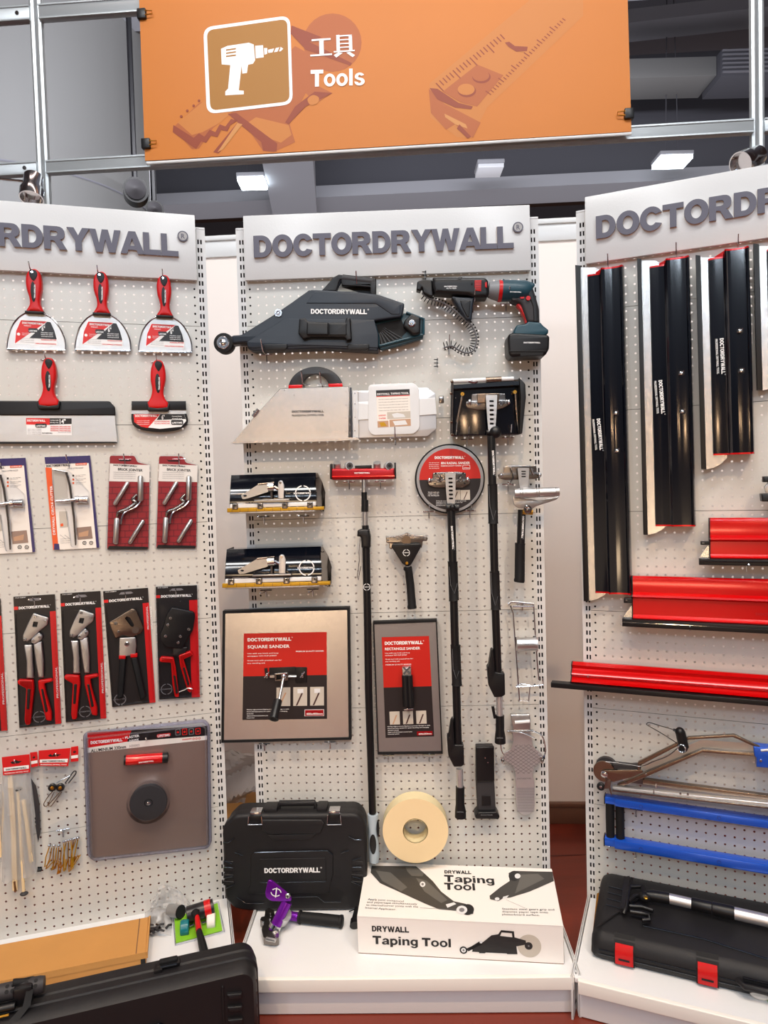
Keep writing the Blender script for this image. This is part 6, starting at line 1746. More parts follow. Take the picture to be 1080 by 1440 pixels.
# ================================================================ plaques (square and rectangle sander)
def plaque(t, quad, w, inner, nm='plate'):
    p = t.part('aluminium_plate'); G = lambda a, b_: q(*quadpt(quad, a, b_))
    p.prism([G(.012, .988), G(.988, .988), G(.988, .012), G(.012, .012)], .010, w, ALUP if nm == 'r' else ALUB)
    f = t.part('rubber_edge'); f.prism([G(0, 1), G(1, 1), G(1, 0), G(0, 0)], .004, w+.0015, BLACKR, holes=[[G(.02, .98), G(.98, .98), G(.98, .02), G(.02, .02)]])
    return p
q = Q('J', 'C', .03)
t = Thing('C', 'square_sander', 'large square silver sander plate with red and black label and jointed black handle', 'sander')
p = plaque(t, [(55, 80), (796, 58), (806, 832), (46, 850)], .029, None)
g = p.part('face_label'); qd = [(178, 212), (662, 202), (664, 710), (170, 717)]; G = lambda a, b_: q(*quadpt(qd, a, b_)); W_ = .0296
g.sheet([G(0, 0), G(1, 0), G(1, .495), G(0, .495)], W_, PLAQRED); g.sheet([G(0, .495), G(1, .495), G(1, 1), G(0, 1)], W_, PLAQBLK)
g.brand(G(.048, .092), G(.575, .092), .0105, W_+.0004, WPRINT); g.text('SQUARE SANDER', G(.048, .172), G(.555, .172), .0098, W_+.0004, WPRINT, .035)
for i, (s_, b_) in enumerate((('Use with any hook and loop', .42), ('sandpaper NO-FLIP JOINT', .40), ('Great tool with practical use for', .46), ('any sanding job', .26))):
    y = .238+i*.030+(.022 if i > 1 else 0); g.text(s_, G(.048, y), G(b_, y), .0038, W_+.0004, WPRINT, .008)
g.text('PREMIUM QUALITY SANDER', G(.63, .225), G(.965, .225), .0040, W_+.0004, WPRINT, .02)
for i in range(3):
    x = .40+i*.2; g.sheet([G(x, .63), G(x+.165, .63), G(x+.165, .845), G(x, .845)], W_+.0004, GREYPH)
    g.sheet([G(x+.03, .84), G(x+.10, .69), G(x+.12, .69), G(x+.05, .84)], W_+.0006, SKIN if i == 0 else BRPRINT)
    if i: g.sheet([G(x+.05, .65), G(x+.12, .65), G(x+.12, .70), G(x+.05, .70)], W_+.0006, HEADW)
for i in range(5): g.text(('Flexing edge prevents flipping to prevent damage to walls', 'Hook and loop system for quick attaching and changing', 'abrasive sheets', 'Adapts to all kinds threaded extension poles', 'Universal swivel')[i], G(.05, .885+i*.024), G((.55, .53, .13, .30, .14)[i]+.0, .885+i*.024), .0030, W_+.0004, WPRINT, .015)
g.prism([G(.735, .965), G(.965, .965), G(.965, .89), G(.735, .89)], W_, W_+.0006, WPRINT); g.sheet([G(.74, .962), G(.96, .962), G(.96, .894), G(.74, .894)], W_+.0008, REDD); g.text('400x400mm', G(.755, .95), G(.95, .95), .0062, W_+.001, WPRINT, .03)
b = t.part('swivel_mount')
q2 = Q('J', 'C', .04)
b.prism(q2.l([(324, 415), (478, 410), (480, 470), (324, 480)]), .030, .034, BLACK, r=.001)
b.prism(q2.l([(478, 412), (544, 412), (544, 500), (486, 506), (476, 500)]), .030, .034, BLACK, r=.001); b.prism(q2.l([(296, 418), (312, 416), (318, 468), (302, 470)]), .030, .036, BLACK, r=.001)
b.prism(roundp(q2.l([(356, 444), (438, 438), (440, 486), (358, 490)]), .002), .034, .042, IRON, r=.002, holes=[q2.l([(368, 452), (398, 450), (398, 478), (368, 480)])])
b.prism(q2.l([(330, 456), (356, 456), (356, 470), (330, 470)]), .034, .040, STEELB)
b.tube([q2.p3(438, 462, .038), q2.p3(486, 462, .038)], .004, STEELB, 8)
for x, y in ((312, 458), (520, 456)): b.ball(q2.p3(x, y, .042), .0055, STEEL, 10, (.8, .8, 1.5)); b.tube([q2.p3(x-12, y+12, .042), q2.p3(x+14, y-22, .042)], .0022, STEEL, 6)
h = t.part('joint_ball'); h.ball(q2.p3(412, 460, .05), .0092, STEEL, 18)
h = t.part('rod'); h.tube([q2.p3(412, 462, .052), q.p3(384, 600, .095)], .0042, STEELB, 12)
h = t.part('grip'); A, B = Vector(q.p3(378, 600, .09)), Vector(q.p3(352, 712, .135)); h.tube([A, A+(B-A)*.04, B-(B-A)*.1, B-(B-A)*.09, B], [.0105, .0130, .0135, .0148, .0148], BLACKG if 0 else BLACK, 24)
h.tube([B+(B-A)*.001, B+(B-A)*.002], .0095, DARK, 16)
t.done()
for x, y, n in ((296, 848, 'left'), (680, 838, 'right')):
    c = q(x, y, .01); hook('C', c[0], c[1]-.006, 'chrome pegboard hook under the %s of the square sander plate' % n, .034, .012)
q = Q('S', 'C', .026)
t = Thing('C', 'rectangle_sander', 'narrow upright rectangular sander plate with red and black label, right of the square one', 'sander')
p = plaque(t, [(88, 52), (412, 40), (442, 720), (112, 724)], .025, None, 'r')
g = p.part('face_label'); qd = [(132, 130), (372, 124), (398, 632), (152, 640)]; G = lambda a, b_: q(*quadpt(qd, a, b_)); W_ = .0256
g.sheet([G(0, 0), G(1, 0), G(1, .50), G(0, .50)], W_, PLAQRED); g.sheet([G(0, .5), G(1, .5), G(1, 1), G(0, 1)], W_, PLAQBLK)
g.brand(G(.06, .078), G(.86, .078), .0105, W_+.0004, WPRINT); g.text('RECTANGLE SANDER', G(.06, .13), G(.80, .13), .0080, W_+.0004, WPRINT, .035)
for i, (s_, b_) in enumerate((('Use with any hook and loop', .58), ('sandpaper NO-FLIP JOINT', .52), ('Great tool with practical use for', .64), ('any sanding job', .36), ('PREMIUM QUALITY SANDER', .60))):
    y = .165+i*.022+(.016 if i > 1 else 0)+(.012 if i > 3 else 0); g.text(s_, G(.06, y), G(b_, y), .0036, W_+.0004, WPRINT, .01)
for i in range(3):
    x = .10+i*.275; g.sheet([G(x, .74), G(x+.21, .74), G(x+.21, .87), G(x, .87)], W_+.0004, GREYPH); g.sheet([G(x+.05, .865), G(x+.13, .775), G(x+.16, .775), G(x+.08, .865)], W_+.0006, SKIN if i == 0 else BRPRINT)
for i in range(5): g.text(('Flexing edge prevents flipping to prevent damage to walls', 'Hook and loop system for quick attaching and changing', 'abrasive sheets', 'Adapts to all kinds threaded extension poles', 'Universal swivel')[i], G(.05, .892+i*.019), G((.93, .9, .28, .55, .28)[i], .892+i*.019), .0028, W_+.0004, WPRINT, .015)
g.sheet([G(.65, .985), G(.97, .985), G(.97, .945), G(.65, .945)], W_+.0006, REDD); g.text('400x250mm', G(.68, .978), G(.95, .978), .005, W_+.0008, WPRINT, .03)
b = t.part('grip_mount'); b.prism(q.l([(236, 276), (280, 272), (282, 318), (238, 322)]), .026, .048, STEELB, r=.002)
b.tube([q.p3(242, 282, .05), q.p3(276, 314, .05)], .003, IRON, 6); b.tube([q.p3(276, 280, .05), q.p3(244, 316, .05)], .003, IRON, 6)
b = t.part('grip'); b.tube([q.p3(250, 322, .045), q.p3(258, 478, .050)], [.010, .011], BLACK, 18); b.tube([q.p3(272, 322, .045), q.p3(280, 478, .050)], [.010, .011], BLACK, 18); b.prism(q.l([(244, 480), (292, 476), (292, 486), (246, 488)]), .045, .052, STEEL, r=.001)
t.done()
for x, y, n in ((165, 722, 'left'), (372, 718, 'right')):
    c = q(x, y, .01); hook('C', c[0], c[1]-.006, 'chrome pegboard hook under the %s of the rectangular sander plate' % n, .030, .012)

# ================================================================ paper tape roll
q = Q('M', 'C', .06)
t = Thing('C', 'tape_roll', 'large cream roll of paper joint tape with a round hole, hung above the white box', 'tape roll')
p = t.part('paper_roll')
cf, cb = q(318, 232, .065), q(312, 205, .010); R_ = q(474, 232, .065)[0]-cf[0]
r_ = q(378, 232, .065)[0]-q(318, 232, .065)[0]
cx, cz = cf[0], cf[1]
N_ = 64
ou = [[(cx+R_*math.cos(a), w_, cz+R_*math.sin(a)) for a in [2*PI*k/N_ for k in range(N_)]] for w_ in (.012, .064)]
inn = [[(cx+r_*math.cos(a), w_, cz+r_*math.sin(a)) for a in [2*PI*k/N_ for k in range(N_)]] for w_ in (.064, .012)]
p.loft(ou, CREAMS, caps=False); p.loft([ou[1], inn[0]], CREAM, caps=False); p.loft([ou[0], inn[1]], CREAM, caps=False)
p = t.part('cardboard_core'); p.loft(inn, CREAMS, caps=False); p.loft([[(cx+(x-cx)*.93, w_, cz+(z-cz)*.93) for x, w_, z in R] for R in inn], CREAMS, caps=False)
t.done()
# ================================================================ black moulded case, upright
q = Q('C', 'C', .10)
t = Thing('C', 'tool_case', 'black moulded tool case standing upright on the middle shelf, white trade name on its front', 'case')
dz = .1135
p = t.part('case_front')
o = roundp(q.l([(84, 262), (92, 230), (150, 172), (200, 166), (840, 160), (880, 192), (900, 240), (904, 640), (870, 690), (840, 705), (760, 712), (230, 716), (150, 700), (98, 640)]), .012)
zmin = min(z for _, z in o); o = [(u, z-zmin+dz) for u, z in o]; sh = dz-zmin
qz = lambda x, y, w=None: (lambda a: (a[0], a[1]+sh))(q(x, y, w))
L_ = lambda pts: [qz(x, y) for x, y in pts]
p.prism(o, .055, .092, BLACKT, r=.012, seg=4)
pb = t.part('case_back'); pb.prism(inset(o, .003), .006, .052, BLACKT, r=.001)
pb = t.part('seam'); pb.prism(inset(o, .008), .050, .056, DARK)
W_ = .092
p.prism(roundp(L_([(268, 376), (680, 366), (712, 392), (712, 500), (690, 580), (690, 610), (240, 612), (225, 590), (245, 560), (245, 400)]), .004), W_-.002, W_+.004, BLACKT, r=.003)
p.prism(roundp(L_([(298, 412), (670, 406), (674, 530), (300, 540)]), .002), W_+.004, W_+.0055, BLACKT, r=.001)
p.prism(roundp(L_([(305, 190), (645, 190), (665, 210), (640, 270), (360, 275), (340, 270), (305, 250)]), .003), W_-.002, W_+.006, BLACKT, r=.004)
p.prism(roundp(L_([(342, 278), (618, 270), (590, 305), (375, 310)]), .003), W_-.002, W_+.003, BLACKT, r=.002)
def groove(pts, r=.0014): p.tube([(*[qz(x, y)[0]], W_+.0035, qz(x, y)[1]) for x, y in pts], r, MGREY if 0 else BLACKG, 6)
for pts in ([(158, 376), (204, 394)], [(756, 380), (800, 364)], [(92, 320), (124, 318), (156, 294)], [(800, 284), (834, 304), (870, 304)], [(170, 628), (222, 664), (320, 662)], [(456, 628), (624, 624), (664, 656), (756, 654)],
            [(268, 376), (680, 366), (712, 390)], [(300, 546), (672, 540)], [(100, 424), (142, 440)], [(98, 460), (142, 462)], [(102, 520), (146, 510)], [(108, 578), (158, 556)], [(822, 420), (870, 404)], [(824, 460), (872, 458)], [(822, 512), (868, 524)], [(816, 540), (866, 562)]):
    groove(pts)
for k in range(4):
    for sd, x0, x1 in ((0, 92, 150), (1, 815, 880)):
        y = 425+k*38; p.prism(roundp(L_([(x0, y), (x1, y+4), (x1, y+24), (x0, y+26)]), .002), W_-.010, W_+.0015, BLACKT, r=.002)
p.brand(qz(326, 490, .1), qz(640, 486, .1), .0155, W_+.0060, WPRINT)
h = t.part('carry_handle'); zt_ = max(z for _, z in o)
a_, b_ = qz(388, 160)[0], qz(604, 160)[0]
h.tube([(a_, .045, zt_-.006), (a_+.004, .045, zt_+.012), (b_-.004, .045, zt_+.012), (b_, .045, zt_-.006)], .009, BLACKT, 12)
for x0, x1 in ((305, 384), (608, 668)): h.rbox(qz(x0, 0)[0], qz(x1, 0)[0], .025, .075, zt_-.012, zt_+.010, BLACKT, .004)
for x in (268, 714):
    l_ = t.part('latch', 'chrome latch'); a_ = qz(x-45, 0)[0]; b_ = qz(x+42, 0)[0]; z_ = qz(0+x, 215)[1]
    l_.rbox(a_+.006, b_-.006, .055, .090, zt_-.010, zt_+.006, STEEL, .003)
    l_.rbox(a_+.005, b_-.005, .090, .0965, z_+.004, zt_-.002, BLACK, .002)
    l_.tube([(a_+.004, .096, zt_-.004), (a_+.002, .099, z_), (b_-.002, .099, z_), (b_-.004, .096, zt_-.004)], .0020, STEEL, 8)
for x in (240, 760):
    f = t.part('foot'); a_ = qz(x-25, 0)[0]; f.rbox(a_, a_+.03, .03, .08, dz-.0, dz+.008, BLACK, .003)
t.done()
# ================================================================ purple corner tool
q = Q('Z', 'C', .2)
Z3 = lambda x, y, h_: q.lev(x, y, ZS+h_)
t = Thing('C', 'corner_applicator', 'purple anodised metal applicator with black grip, lying on the middle shelf before the case', 'hand tool')
p = t.part('grip'); A, B = Vector(Z3(505, 378, .018)), Vector(Z3(902, 420, .018)); d = B-A
p.tube([A, A+d*.02, A+d*.06, A+d*.07, A+d*.5, A+d*.93, A+d*.94, A+d*.99, B], [.014, .0185, .0185, .0155, .0165, .0165, .0180, .0180, .015], BLACKR, 24)
p = t.part('purple_sleeve'); A2 = Vector(Z3(425, 368, .020)); p.tube([A2, A2+(A-A2)*.1, A2+(A-A2)*.4, A], [.0118, .0135, .0128, .0128], PURPLE, 20)
p = t.part('silver_clamp'); C0, C1 = Vector(Z3(300, 400, .035)), Vector(Z3(345, 325, .070)); ax = (C1-C0).normalized()
M0 = Vector(Z3(365, 375, .040))
p.tube([M0-ax*.016, M0+ax*.016], .0215, ALU, 24); p.tube([M0, A2], .012, ALU, 16)
p = t.part('purple_tube'); T0, T1 = Vector(Z3(290, 480, .020)), Vector(Z3(405, 240, .085))
p.tube([T0, T1], .0158, PURPLE, 24); 
p = t.part('purple_plate')
n1 = (T1-T0).normalized()
pl_ = [(232, 55), (262, 52), (395, 160), (442, 205), (445, 235), (400, 242), (262, 238), (215, 205), (208, 165)]
w_pl = T1.y
qq = Q('Z', 'C', w_pl+.012)
o = roundp([qq(x, y) for x, y in pl_], .006); p.prism(o, w_pl+.006, w_pl+.012, PURPLE, r=.0015)
cc_ = qq(306, 158); 
for a0, a1 in ((20, 160), (200, 340)):
    o_ = [(cc_[0]+.0155*math.cos(math.radians(a-25)), cc_[1]+.0125*math.sin(math.radians(a-25))) for a in range(a0, a1+1, 10)]; i_ = [(cc_[0]+.0128*math.cos(math.radians(a-25)), cc_[1]+.0098*math.sin(math.radians(a-25))) for a in range(a0, a1+1, 10)]
    p.sheet(o_+i_[::-1], w_pl+.0124, WPRINT)
p.sheet([qq(296, 202), qq(306, 204), qq(318, 116), qq(308, 114)], w_pl+.0124, WPRINT)
screw(p, qq(412, 188), .0078, w_pl+.012, STEEL, .005)
p = t.part('swivel_base'); p.tube([T0+n1*.012, T0+n1*.0], [.0185, .0185], STEEL, 24)
B0 = Vector(Z3(255, 530, .010))
vs_ = [Z3(x, y, .014) for x, y in ((240, 325), (290, 345), (300, 420), (330, 505), (332, 590), (300, 604), (195, 592), (178, 520), (195, 455), (165, 430), (175, 408), (205, 400), (212, 345))]
n_ = len(vs_); p.add([(a, b_, ZS+.004) for a, b_, c_ in vs_]+[(a, b_, ZS+.024) for a, b_, c_ in vs_], [tuple(range(n_)), tuple(range(n_, 2*n_))]+[(i, (i+1) % n_, (i+1) % n_+n_, i+n_) for i in range(n_)], IRON)
p.tube([Z3(220, 572, .026), Z3(300, 590, .026)], .005, STEELB, 8)
for x, y in ((250, 400), (255, 350), (190, 425), (305, 570)): p.ball(Z3(x, y, .026), .0035, STEEL, 8)
p.tube([B0, T0], .013, PURPLE, 16)
t.done()
# black part peeking out beside the white box
t = Thing('C', 'tool_nozzle', 'small black tool end peeking out between the black case and the white box', 'tool')
p = t.part('black_socket'); A, B = Vector(Z3(1005, 400, .020)), Vector(Z3(1010, 455, .014)); p.tube([A, B], [.011, .015], BLACK, 18); p.tube([Vector(Z3(1030, 300, .03)), A], .008, BLACK, 10)
p = t.part('wire'); p.tube([Z3(960, 328, .004), Z3(985, 320, .010), Z3(1010, 308, .02)], .0015, DARK, 6)
t.done()
# ================================================================ white carton
FL, FR, BLc, BRc = (-.129, .282), (.427, .334), (-.118, .008), (.455, .060)
H0, H1 = ZS, .2185
t = Thing('C', 'taping_tool_carton', 'white printed carton for a drywall taping tool, lying on the middle shelf at the right', 'box')
p = t.part('carton')
base = [FL, FR, BRc, BLc]
p.add([(a, b_, H0) for a, b_ in base]+[(a, b_, H1) for a, b_ in base], [(0, 1, 2, 3), (4, 5, 6, 7), (0, 1, 5, 4), (1, 2, 6, 5), (2, 3, 7, 6), (3, 0, 4, 7)], BOXW)
e = .0008
for a_ in ((FL, FR), (BLc, BRc)):
    for h_ in (H0+.001, H1): p.tube([(*a_[0], h_), (*a_[1], h_)], e, BOXIN if h_ < .2 else BOXW, 4)
p.add([(FR[0]+e, FR[1], H0+.001), (BRc[0]+e, BRc[1], H0+.001), (BRc[0]+e, BRc[1], H1-.001), (FR[0]+e, FR[1], H1-.001)], [(0, 1, 2, 3)], BOXW)
# front print
fo = Vector((FL[0], FL[1]+.0006, H0)); fr = Vector((FR[0]-FL[0], FR[1]-FL[1], 0))
nf = Vector((-fr.y, fr.x, 0)).normalized()
g = p.part('front_print'); g.setframe(fo, fr.normalized(), nf, (0, 0, 1)); WL = fr.length; HH = H1-H0
mq = [(45, 618), (1025, 660), (1022, 865), (48, 812)]
def fp(x, y):
    a = (x-45)/980.; top = 618+42*a; bot = 812+53*a; return (a*WL, (bot-y)/(bot-top)*HH)
g.words('DRYWALL', fp(116, 696), fp(298, 702), .0160, .0002, BPRINT)
g.words('Taping Tool', fp(118, 762), fp(502, 778), .0235, .0002, BPRINT)
FP = lambda pts: [fp(x, y) for x, y in pts]
g.sheet(circ(fp(866, 768), .0315, 40), .0002, GREYPH)
g.sheet(FP([(596, 800), (600, 790), (575, 785), (632, 745), (650, 748), (690, 712), (722, 706), (736, 684), (796, 690), (798, 722), (850, 738), (852, 760), (806, 770), (810, 812), (762, 812), (760, 808), (660, 804), (658, 808), (630, 808), (630, 802)]), .0004, BPRINT, [FP([(738, 696), (786, 700), (788, 722), (730, 715)])])
g.sheet(circ(fp(556, 792), .0105, 22), .0004, BPRINT); g.sheet(circ(fp(556, 792), .0065, 16), .0006, HEADW); g.sheet(circ(fp(556, 792), .003, 12), .0008, GPRINT)
g.sheet(FP([(566, 786), (640, 748), (650, 756), (580, 798)]), .0004, BPRINT); g.sheet(circ(fp(640, 748), .004, 12), .0006, HEADW)
g.sheet(circ(fp(863, 767), .0105, 22), .0006, BPRINT); g.sheet(circ(fp(863, 767), .0025, 10), .0008, GPRINT)
# top print
g = p.part('top_print')
tu = (Vector((BLc[0]-FL[0], BLc[1]-FL[1], 0)))
g.setframe((FL[0], FL[1], H1+.0006), fr.normalized(), (0, 0, 1), tu.normalized()); TD = tu.length
qm = Q('M', 'C', .2)
def tp(x, y):
    u, w_, z = qm.lev(x, y, H1); v_ = Vector((u-FL[0], w_-FL[1], 0)); a, b_ = fr.normalized(), tu.normalized()
    det = a.x*b_.y-a.y*b_.x
    return ((v_.x*b_.y-v_.y*b_.x)/det, (a.x*v_.y-a.y*v_.x)/det)
TP = lambda pts: [tp(x, y) for x, y in pts]
upv = (0, 1)
g.words('DRYWALL', tp(456, 434), tp(584, 437), .018, .0002, BPRINT, up=upv)
g.words('Taping', tp(455, 473), tp(699, 483), .036, .0002, BPRINT, up=upv)
g.words('Tool', tp(455, 511), tp(608, 515), .036, .0002, BPRINT, up=upv)
for i, s_ in enumerate(('Apply joint compound', 'and papertape simultaneously', 'to internal/corner joints with the', 'Internal Applicator.')): g.text(s_, tp(92-i*4, 560+i*13.5), tp((262, 326, 330, 226)[i], 570+i*13), .0085, .0002, BPRINT, .0, up=upv)
for i, s_ in enumerate(('Stainless steel gears grip and', 'dispense paper tape onto', 'plasterboard surface.')): g.text(s_, tp(730, 606+i*13), tp((978, 948, 908)[i], 610+i*13), .0085, .0002, BPRINT, .0, up=upv)
DKG = mat('dark grey print', (62, 60, 58), .45); MDG = mat('mid grey print', (96, 94, 90), .45)
g.sheet(TP([(110, 397), (320, 400), (356, 430), (400, 470), (440, 520), (500, 566), (555, 578), (595, 600), (592, 626), (560, 630), (520, 612), (430, 604), (370, 580), (260, 530), (150, 480), (105, 430)]), .0002, DKG)
g.sheet(TP([(270, 404), (318, 402), (358, 434), (352, 448), (300, 446), (280, 425)]), .0004, MDG); g.sheet(TP([(320, 455), (372, 470), (470, 560), (440, 575), (360, 520)]), .0004, MDG)
g.sheet(TP([(130, 420), (200, 430), (280, 500), (250, 520), (160, 470)]), .0004, MDG)
g.sheet(TP(circ((352, 486), 13, 16)), .0006, HEADW); g.sheet(TP(circ((352, 486), 6, 12)), .0008, GPRINT)
g.sheet(TP(circ((566, 606), 30, 20, ry=26)), .0005, BPRINT); g.sheet(TP(circ((538, 608), 26, 20, ry=20)), .0006, HEADW); g.sheet(TP(circ((538, 608), 13, 16, ry=10)), .0008, GPRINT)
g.sheet(TP([(462, 582), (500, 572), (512, 580), (470, 598)]), .0007, HEADW)
g.sheet(TP([(760, 432), (790, 422), (968, 426), (975, 470), (860, 520), (770, 548), (735, 552), (710, 566), (672, 556), (670, 540), (720, 500), (765, 470)]), .0002, DKG)
g.sheet(TP([(820, 440), (900, 436), (930, 460), (850, 500), (790, 530)]), .0004, MDG)
g.sheet(TP(circ((788, 446), 28, 20, ry=24)), .0005, BPRINT); g.sheet(TP(circ((803, 447), 14, 16, ry=12)), .0006, HEADW); g.sheet(TP([(735, 545), (762, 538), (750, 552), (730, 556)]), .0006, HEADW); g.sheet(TP(circ((706, 556), 11, 14, ry=8)), .0006, HEADW)
for a_, b_ in (((340, 598), (510, 606)), ((750, 560), (840, 600))):
    A, B = tp(*a_), tp(*b_); g.sheet([A, B, (B[0], B[1]+.0012), (A[0], A[1]+.0012)], .0003, GPRINT)
t.done()
# bubble wrap stuffed in the gap, with cardboard behind the case
ZT = 0
qx = Q('X', 'C', -.35)
t = Thing('C', 'bubble_wrap', 'crumpled bubble wrap standing on the floor in the gap behind the left and middle stands', 'packing')
p = t.part('film_heap'); rnd = random.Random(31)
N1, N2 = 14, 26; vs = []; fs = []
for j in range(N2+1):
    f = j/N2
    for i in range(N1+1):
        g_ = i/N1
        x = 292+g_*(46+24*math.sin(f*3.0+.4)+14*math.sin(f*9)); y = 1046+g_*18*(1-f)+f*125
        u, z = qx(x, y)
        z = z*(1-0) if f < .95 else z
        w_ = -.35+.05*math.sin(f*7+g_*5)+.03*math.sin(f*17+g_*9)+rnd.uniform(-.010, .010)
        vs.append((u, w_, z))
# skirt down to the floor
base = N2*(N1+1)
for i in range(N1+1): u, w_, z = vs[base+i]; vs.append((u, w_+rnd.uniform(-.02, .02), .004))
for j in range(N2+1):
    for i in range(N1): a_ = j*(N1+1)+i; fs.append((a_, a_+1, a_+N1+2, a_+N1+1))
p.add(vs, fs, BUBBLE)
t.done()
t = Thing('C', 'cardboard_box', 'small brown cardboard box on the floor under the bubble wrap in the left gap', 'box')
p = t.part('carton'); a_ = qx(288, 1165, -.22); b_ = qx(352, 1141, -.22)
p.rbox(a_[0], b_[0], -.42, -.22, 0.002, b_[1]-.02, KRAFT, .002)
p = t.part('torn_flap'); p.add([(a_[0]+.01, -.22, b_[1]-.02), (b_[0]-.01, -.22, b_[1]-.02), (b_[0]-.03, -.26, b_[1]+.012), (a_[0]+.04, -.25, b_[1]+.016)], [(0, 1, 2, 3)], KRAFT)
t.done()
# ================================================================ long skimming blades, hung upright
q = Q('X', 'R', .03)
def skim(label, x0, x1, x2, x3, ytop, ytopL, ybot, xb, yL0, yL1, holes, text, hookx):
    """x0..x1 dark blade edge, x1..x2 steel strip, x2.. left web, then the wide web to x3 (photo pixels, top); xb shift at the bottom"""
    t = Thing('R', 'skimming_blade', label, 'skimming blade', 'long upright skimming blades')
    f = lambda y: (y-yL0)/(yL1-yL0)
    X = lambda x, y: x+xb*f(y)
    def qq(x, y, w=.03): return q(X(x, y), y, w)
    p = t.part('blade_edge'); p.prism([qq(x0, yL1-.5), qq(x1, yL1), qq(x1, yL0+1), qq(x0, yL0)], .024, .042, DGREY if 0 else BLACK, r=.001)
    p = t.part('steel_strip')
    cu = [qq(x1+18, yL1-16), qq(x1+34, yL1-26)]
    p.prism([qq(x1, yL1), qq(x1+10, yL1-2), qq(x1+20, yL1-7), qq(x1+30, yL1-16), qq(x1+30, yL0+8), qq(x1+20, yL0+2), qq(x1, yL0+2)], .028, .0295, ALUB)
    p = t.part('profile')
    # cross section of the extruded profile, left low web then the raised wide web
    us = [(x2, .026), (x2+1.5, .036), (x2+(x3[0]-x2)*.5, .038), (x3[0]-1.5, .038), (x3[0], .040), (x3[0]+.8, .052), (x3[0]+3, .055), (x3[0]+5, .052),
          (x3[0]+7, .050), ((x3[0]+x3[1])/2, .048), (x3[1]-6, .050), (x3[1]-4, .055), (x3[1]-2, .056), (x3[1], .046), (x3[1], .012)]
    def ring(yl, yr, d=0):
        o = []
        for x, w in us:
            fx = (x-x2)/(x3[1]-x2); y = (yl if x < x3[0] else yr)+d
            u, z = qq(x, y, .045); o.append((u, w, z))
        a = [(u, .010, z) for u, w, z in (o[-1], o[0])]
        return o+a
    slope = -.10
    def rr(ya, yb):  # ya level at left part, yb at right part; follow perspective slope
        o = []
        for x, w in us:
            y = (ya+(x-x2)*slope) if x < x3[0] else (yb+(x-x3[0])*slope)
            u, z = qq(x, y, .045); o.append([u, w, z])
        zl = o[0][2]; zr = o[-1][2]
        for k in range(len(us)): o[k][2] = zl if us[k][0] < x3[0] else zr
        o += [[o[-1][0], .010, zr], [o[0][0], .010, zl]]
        return [tuple(a) for a in o]
    T, B = rr(ytopL, ytop), rr(ybot, ybot)
    zb = min(b[2] for b in B); B = [(u, w, zb) for u, w, z in B]
    p.loft([B, T], BLACKG)
    e = t.part('end_cap')
    T2 = [(u, w+(.001 if w > .011 else 0), z) for u, w, z in T]
    e.loft([T2, [(u, w, z+.0045) for u, w, z in T2]], REDG)
    e = t.part('end_cap'); B2 = [(u, w+(.001 if w > .011 else 0), z) for u, w, z in B]
    e.loft([[(u, w, z-.0045) for u, w, z in B2], B2], REDG)
    for hx, hy in holes:
        b = t.part('fastener'); u, z = q(hx, hy, .05)
        b.sheet(circ((u, z), .0085, 16), .0502, DARK)
        b.lathe((u, .0504, z), (0, 1, 0), [(.005, 0), (.005, .003), (.002, .004)], STEEL, 12); b.tube([(u-.007, .052, z-.004), (u+.007, .052, z+.006)], .0013, STEEL, 5)
    if text:
        (ax, ay), (bx, by) = text
        a, b_ = q(ax, ay, .04), q(bx, by, .04); p.brand(a, b_, .0098, .0405, WPRINT)
        a, b_ = q(ax-6.2, ay+1, .04), q(bx-6.2, by, .04); p.text('PROFESSIONAL DRYWALL TOOL', a, b_, .0058, .0405, WPRINT, .02)
    t.done()
    if hookx:
        u, z = q(hookx[0], hookx[1], .01); hook('R', u, z, 'chrome pegboard hook above the %s' % label.split(',')[0].replace('black skimming blade', 'blade'), .045, .030)
skim('longest upright skimming blade with dark edge and black gloss profile, leftmost on the right stand', 809.5, 816.5, 824, (844, 877), 379, 388, 832, 12, 374, 845,
     [(866, 581), (867.5, 634)], ((839, 589), (843.5, 633)), (856, 376))
skim('middle sized upright skimming blade with black gloss profile, second from the post', 896, 902, 912, (935, 970), 366, 376, 738, 9, 364.5, 752,
     [(958, 525), (959.5, 579)], ((926, 535), (930, 582)), (951, 361))
skim('shortest upright skimming blade fully in view, third from the left post', 978, 985, 995, (1018, 1054), 353, 365, 638, 8, 360, 660,
     [(1040.5, 465.5), (1042.5, 521.5)], ((1012, 476), (1014.5, 526)), (1037, 350))
skim('skimming blade cut off by the right edge of the photo, top right', 1059, 1067, 1078, (1100, 1138), 338, 352, 520, 5, 344, 549, [], None, None)

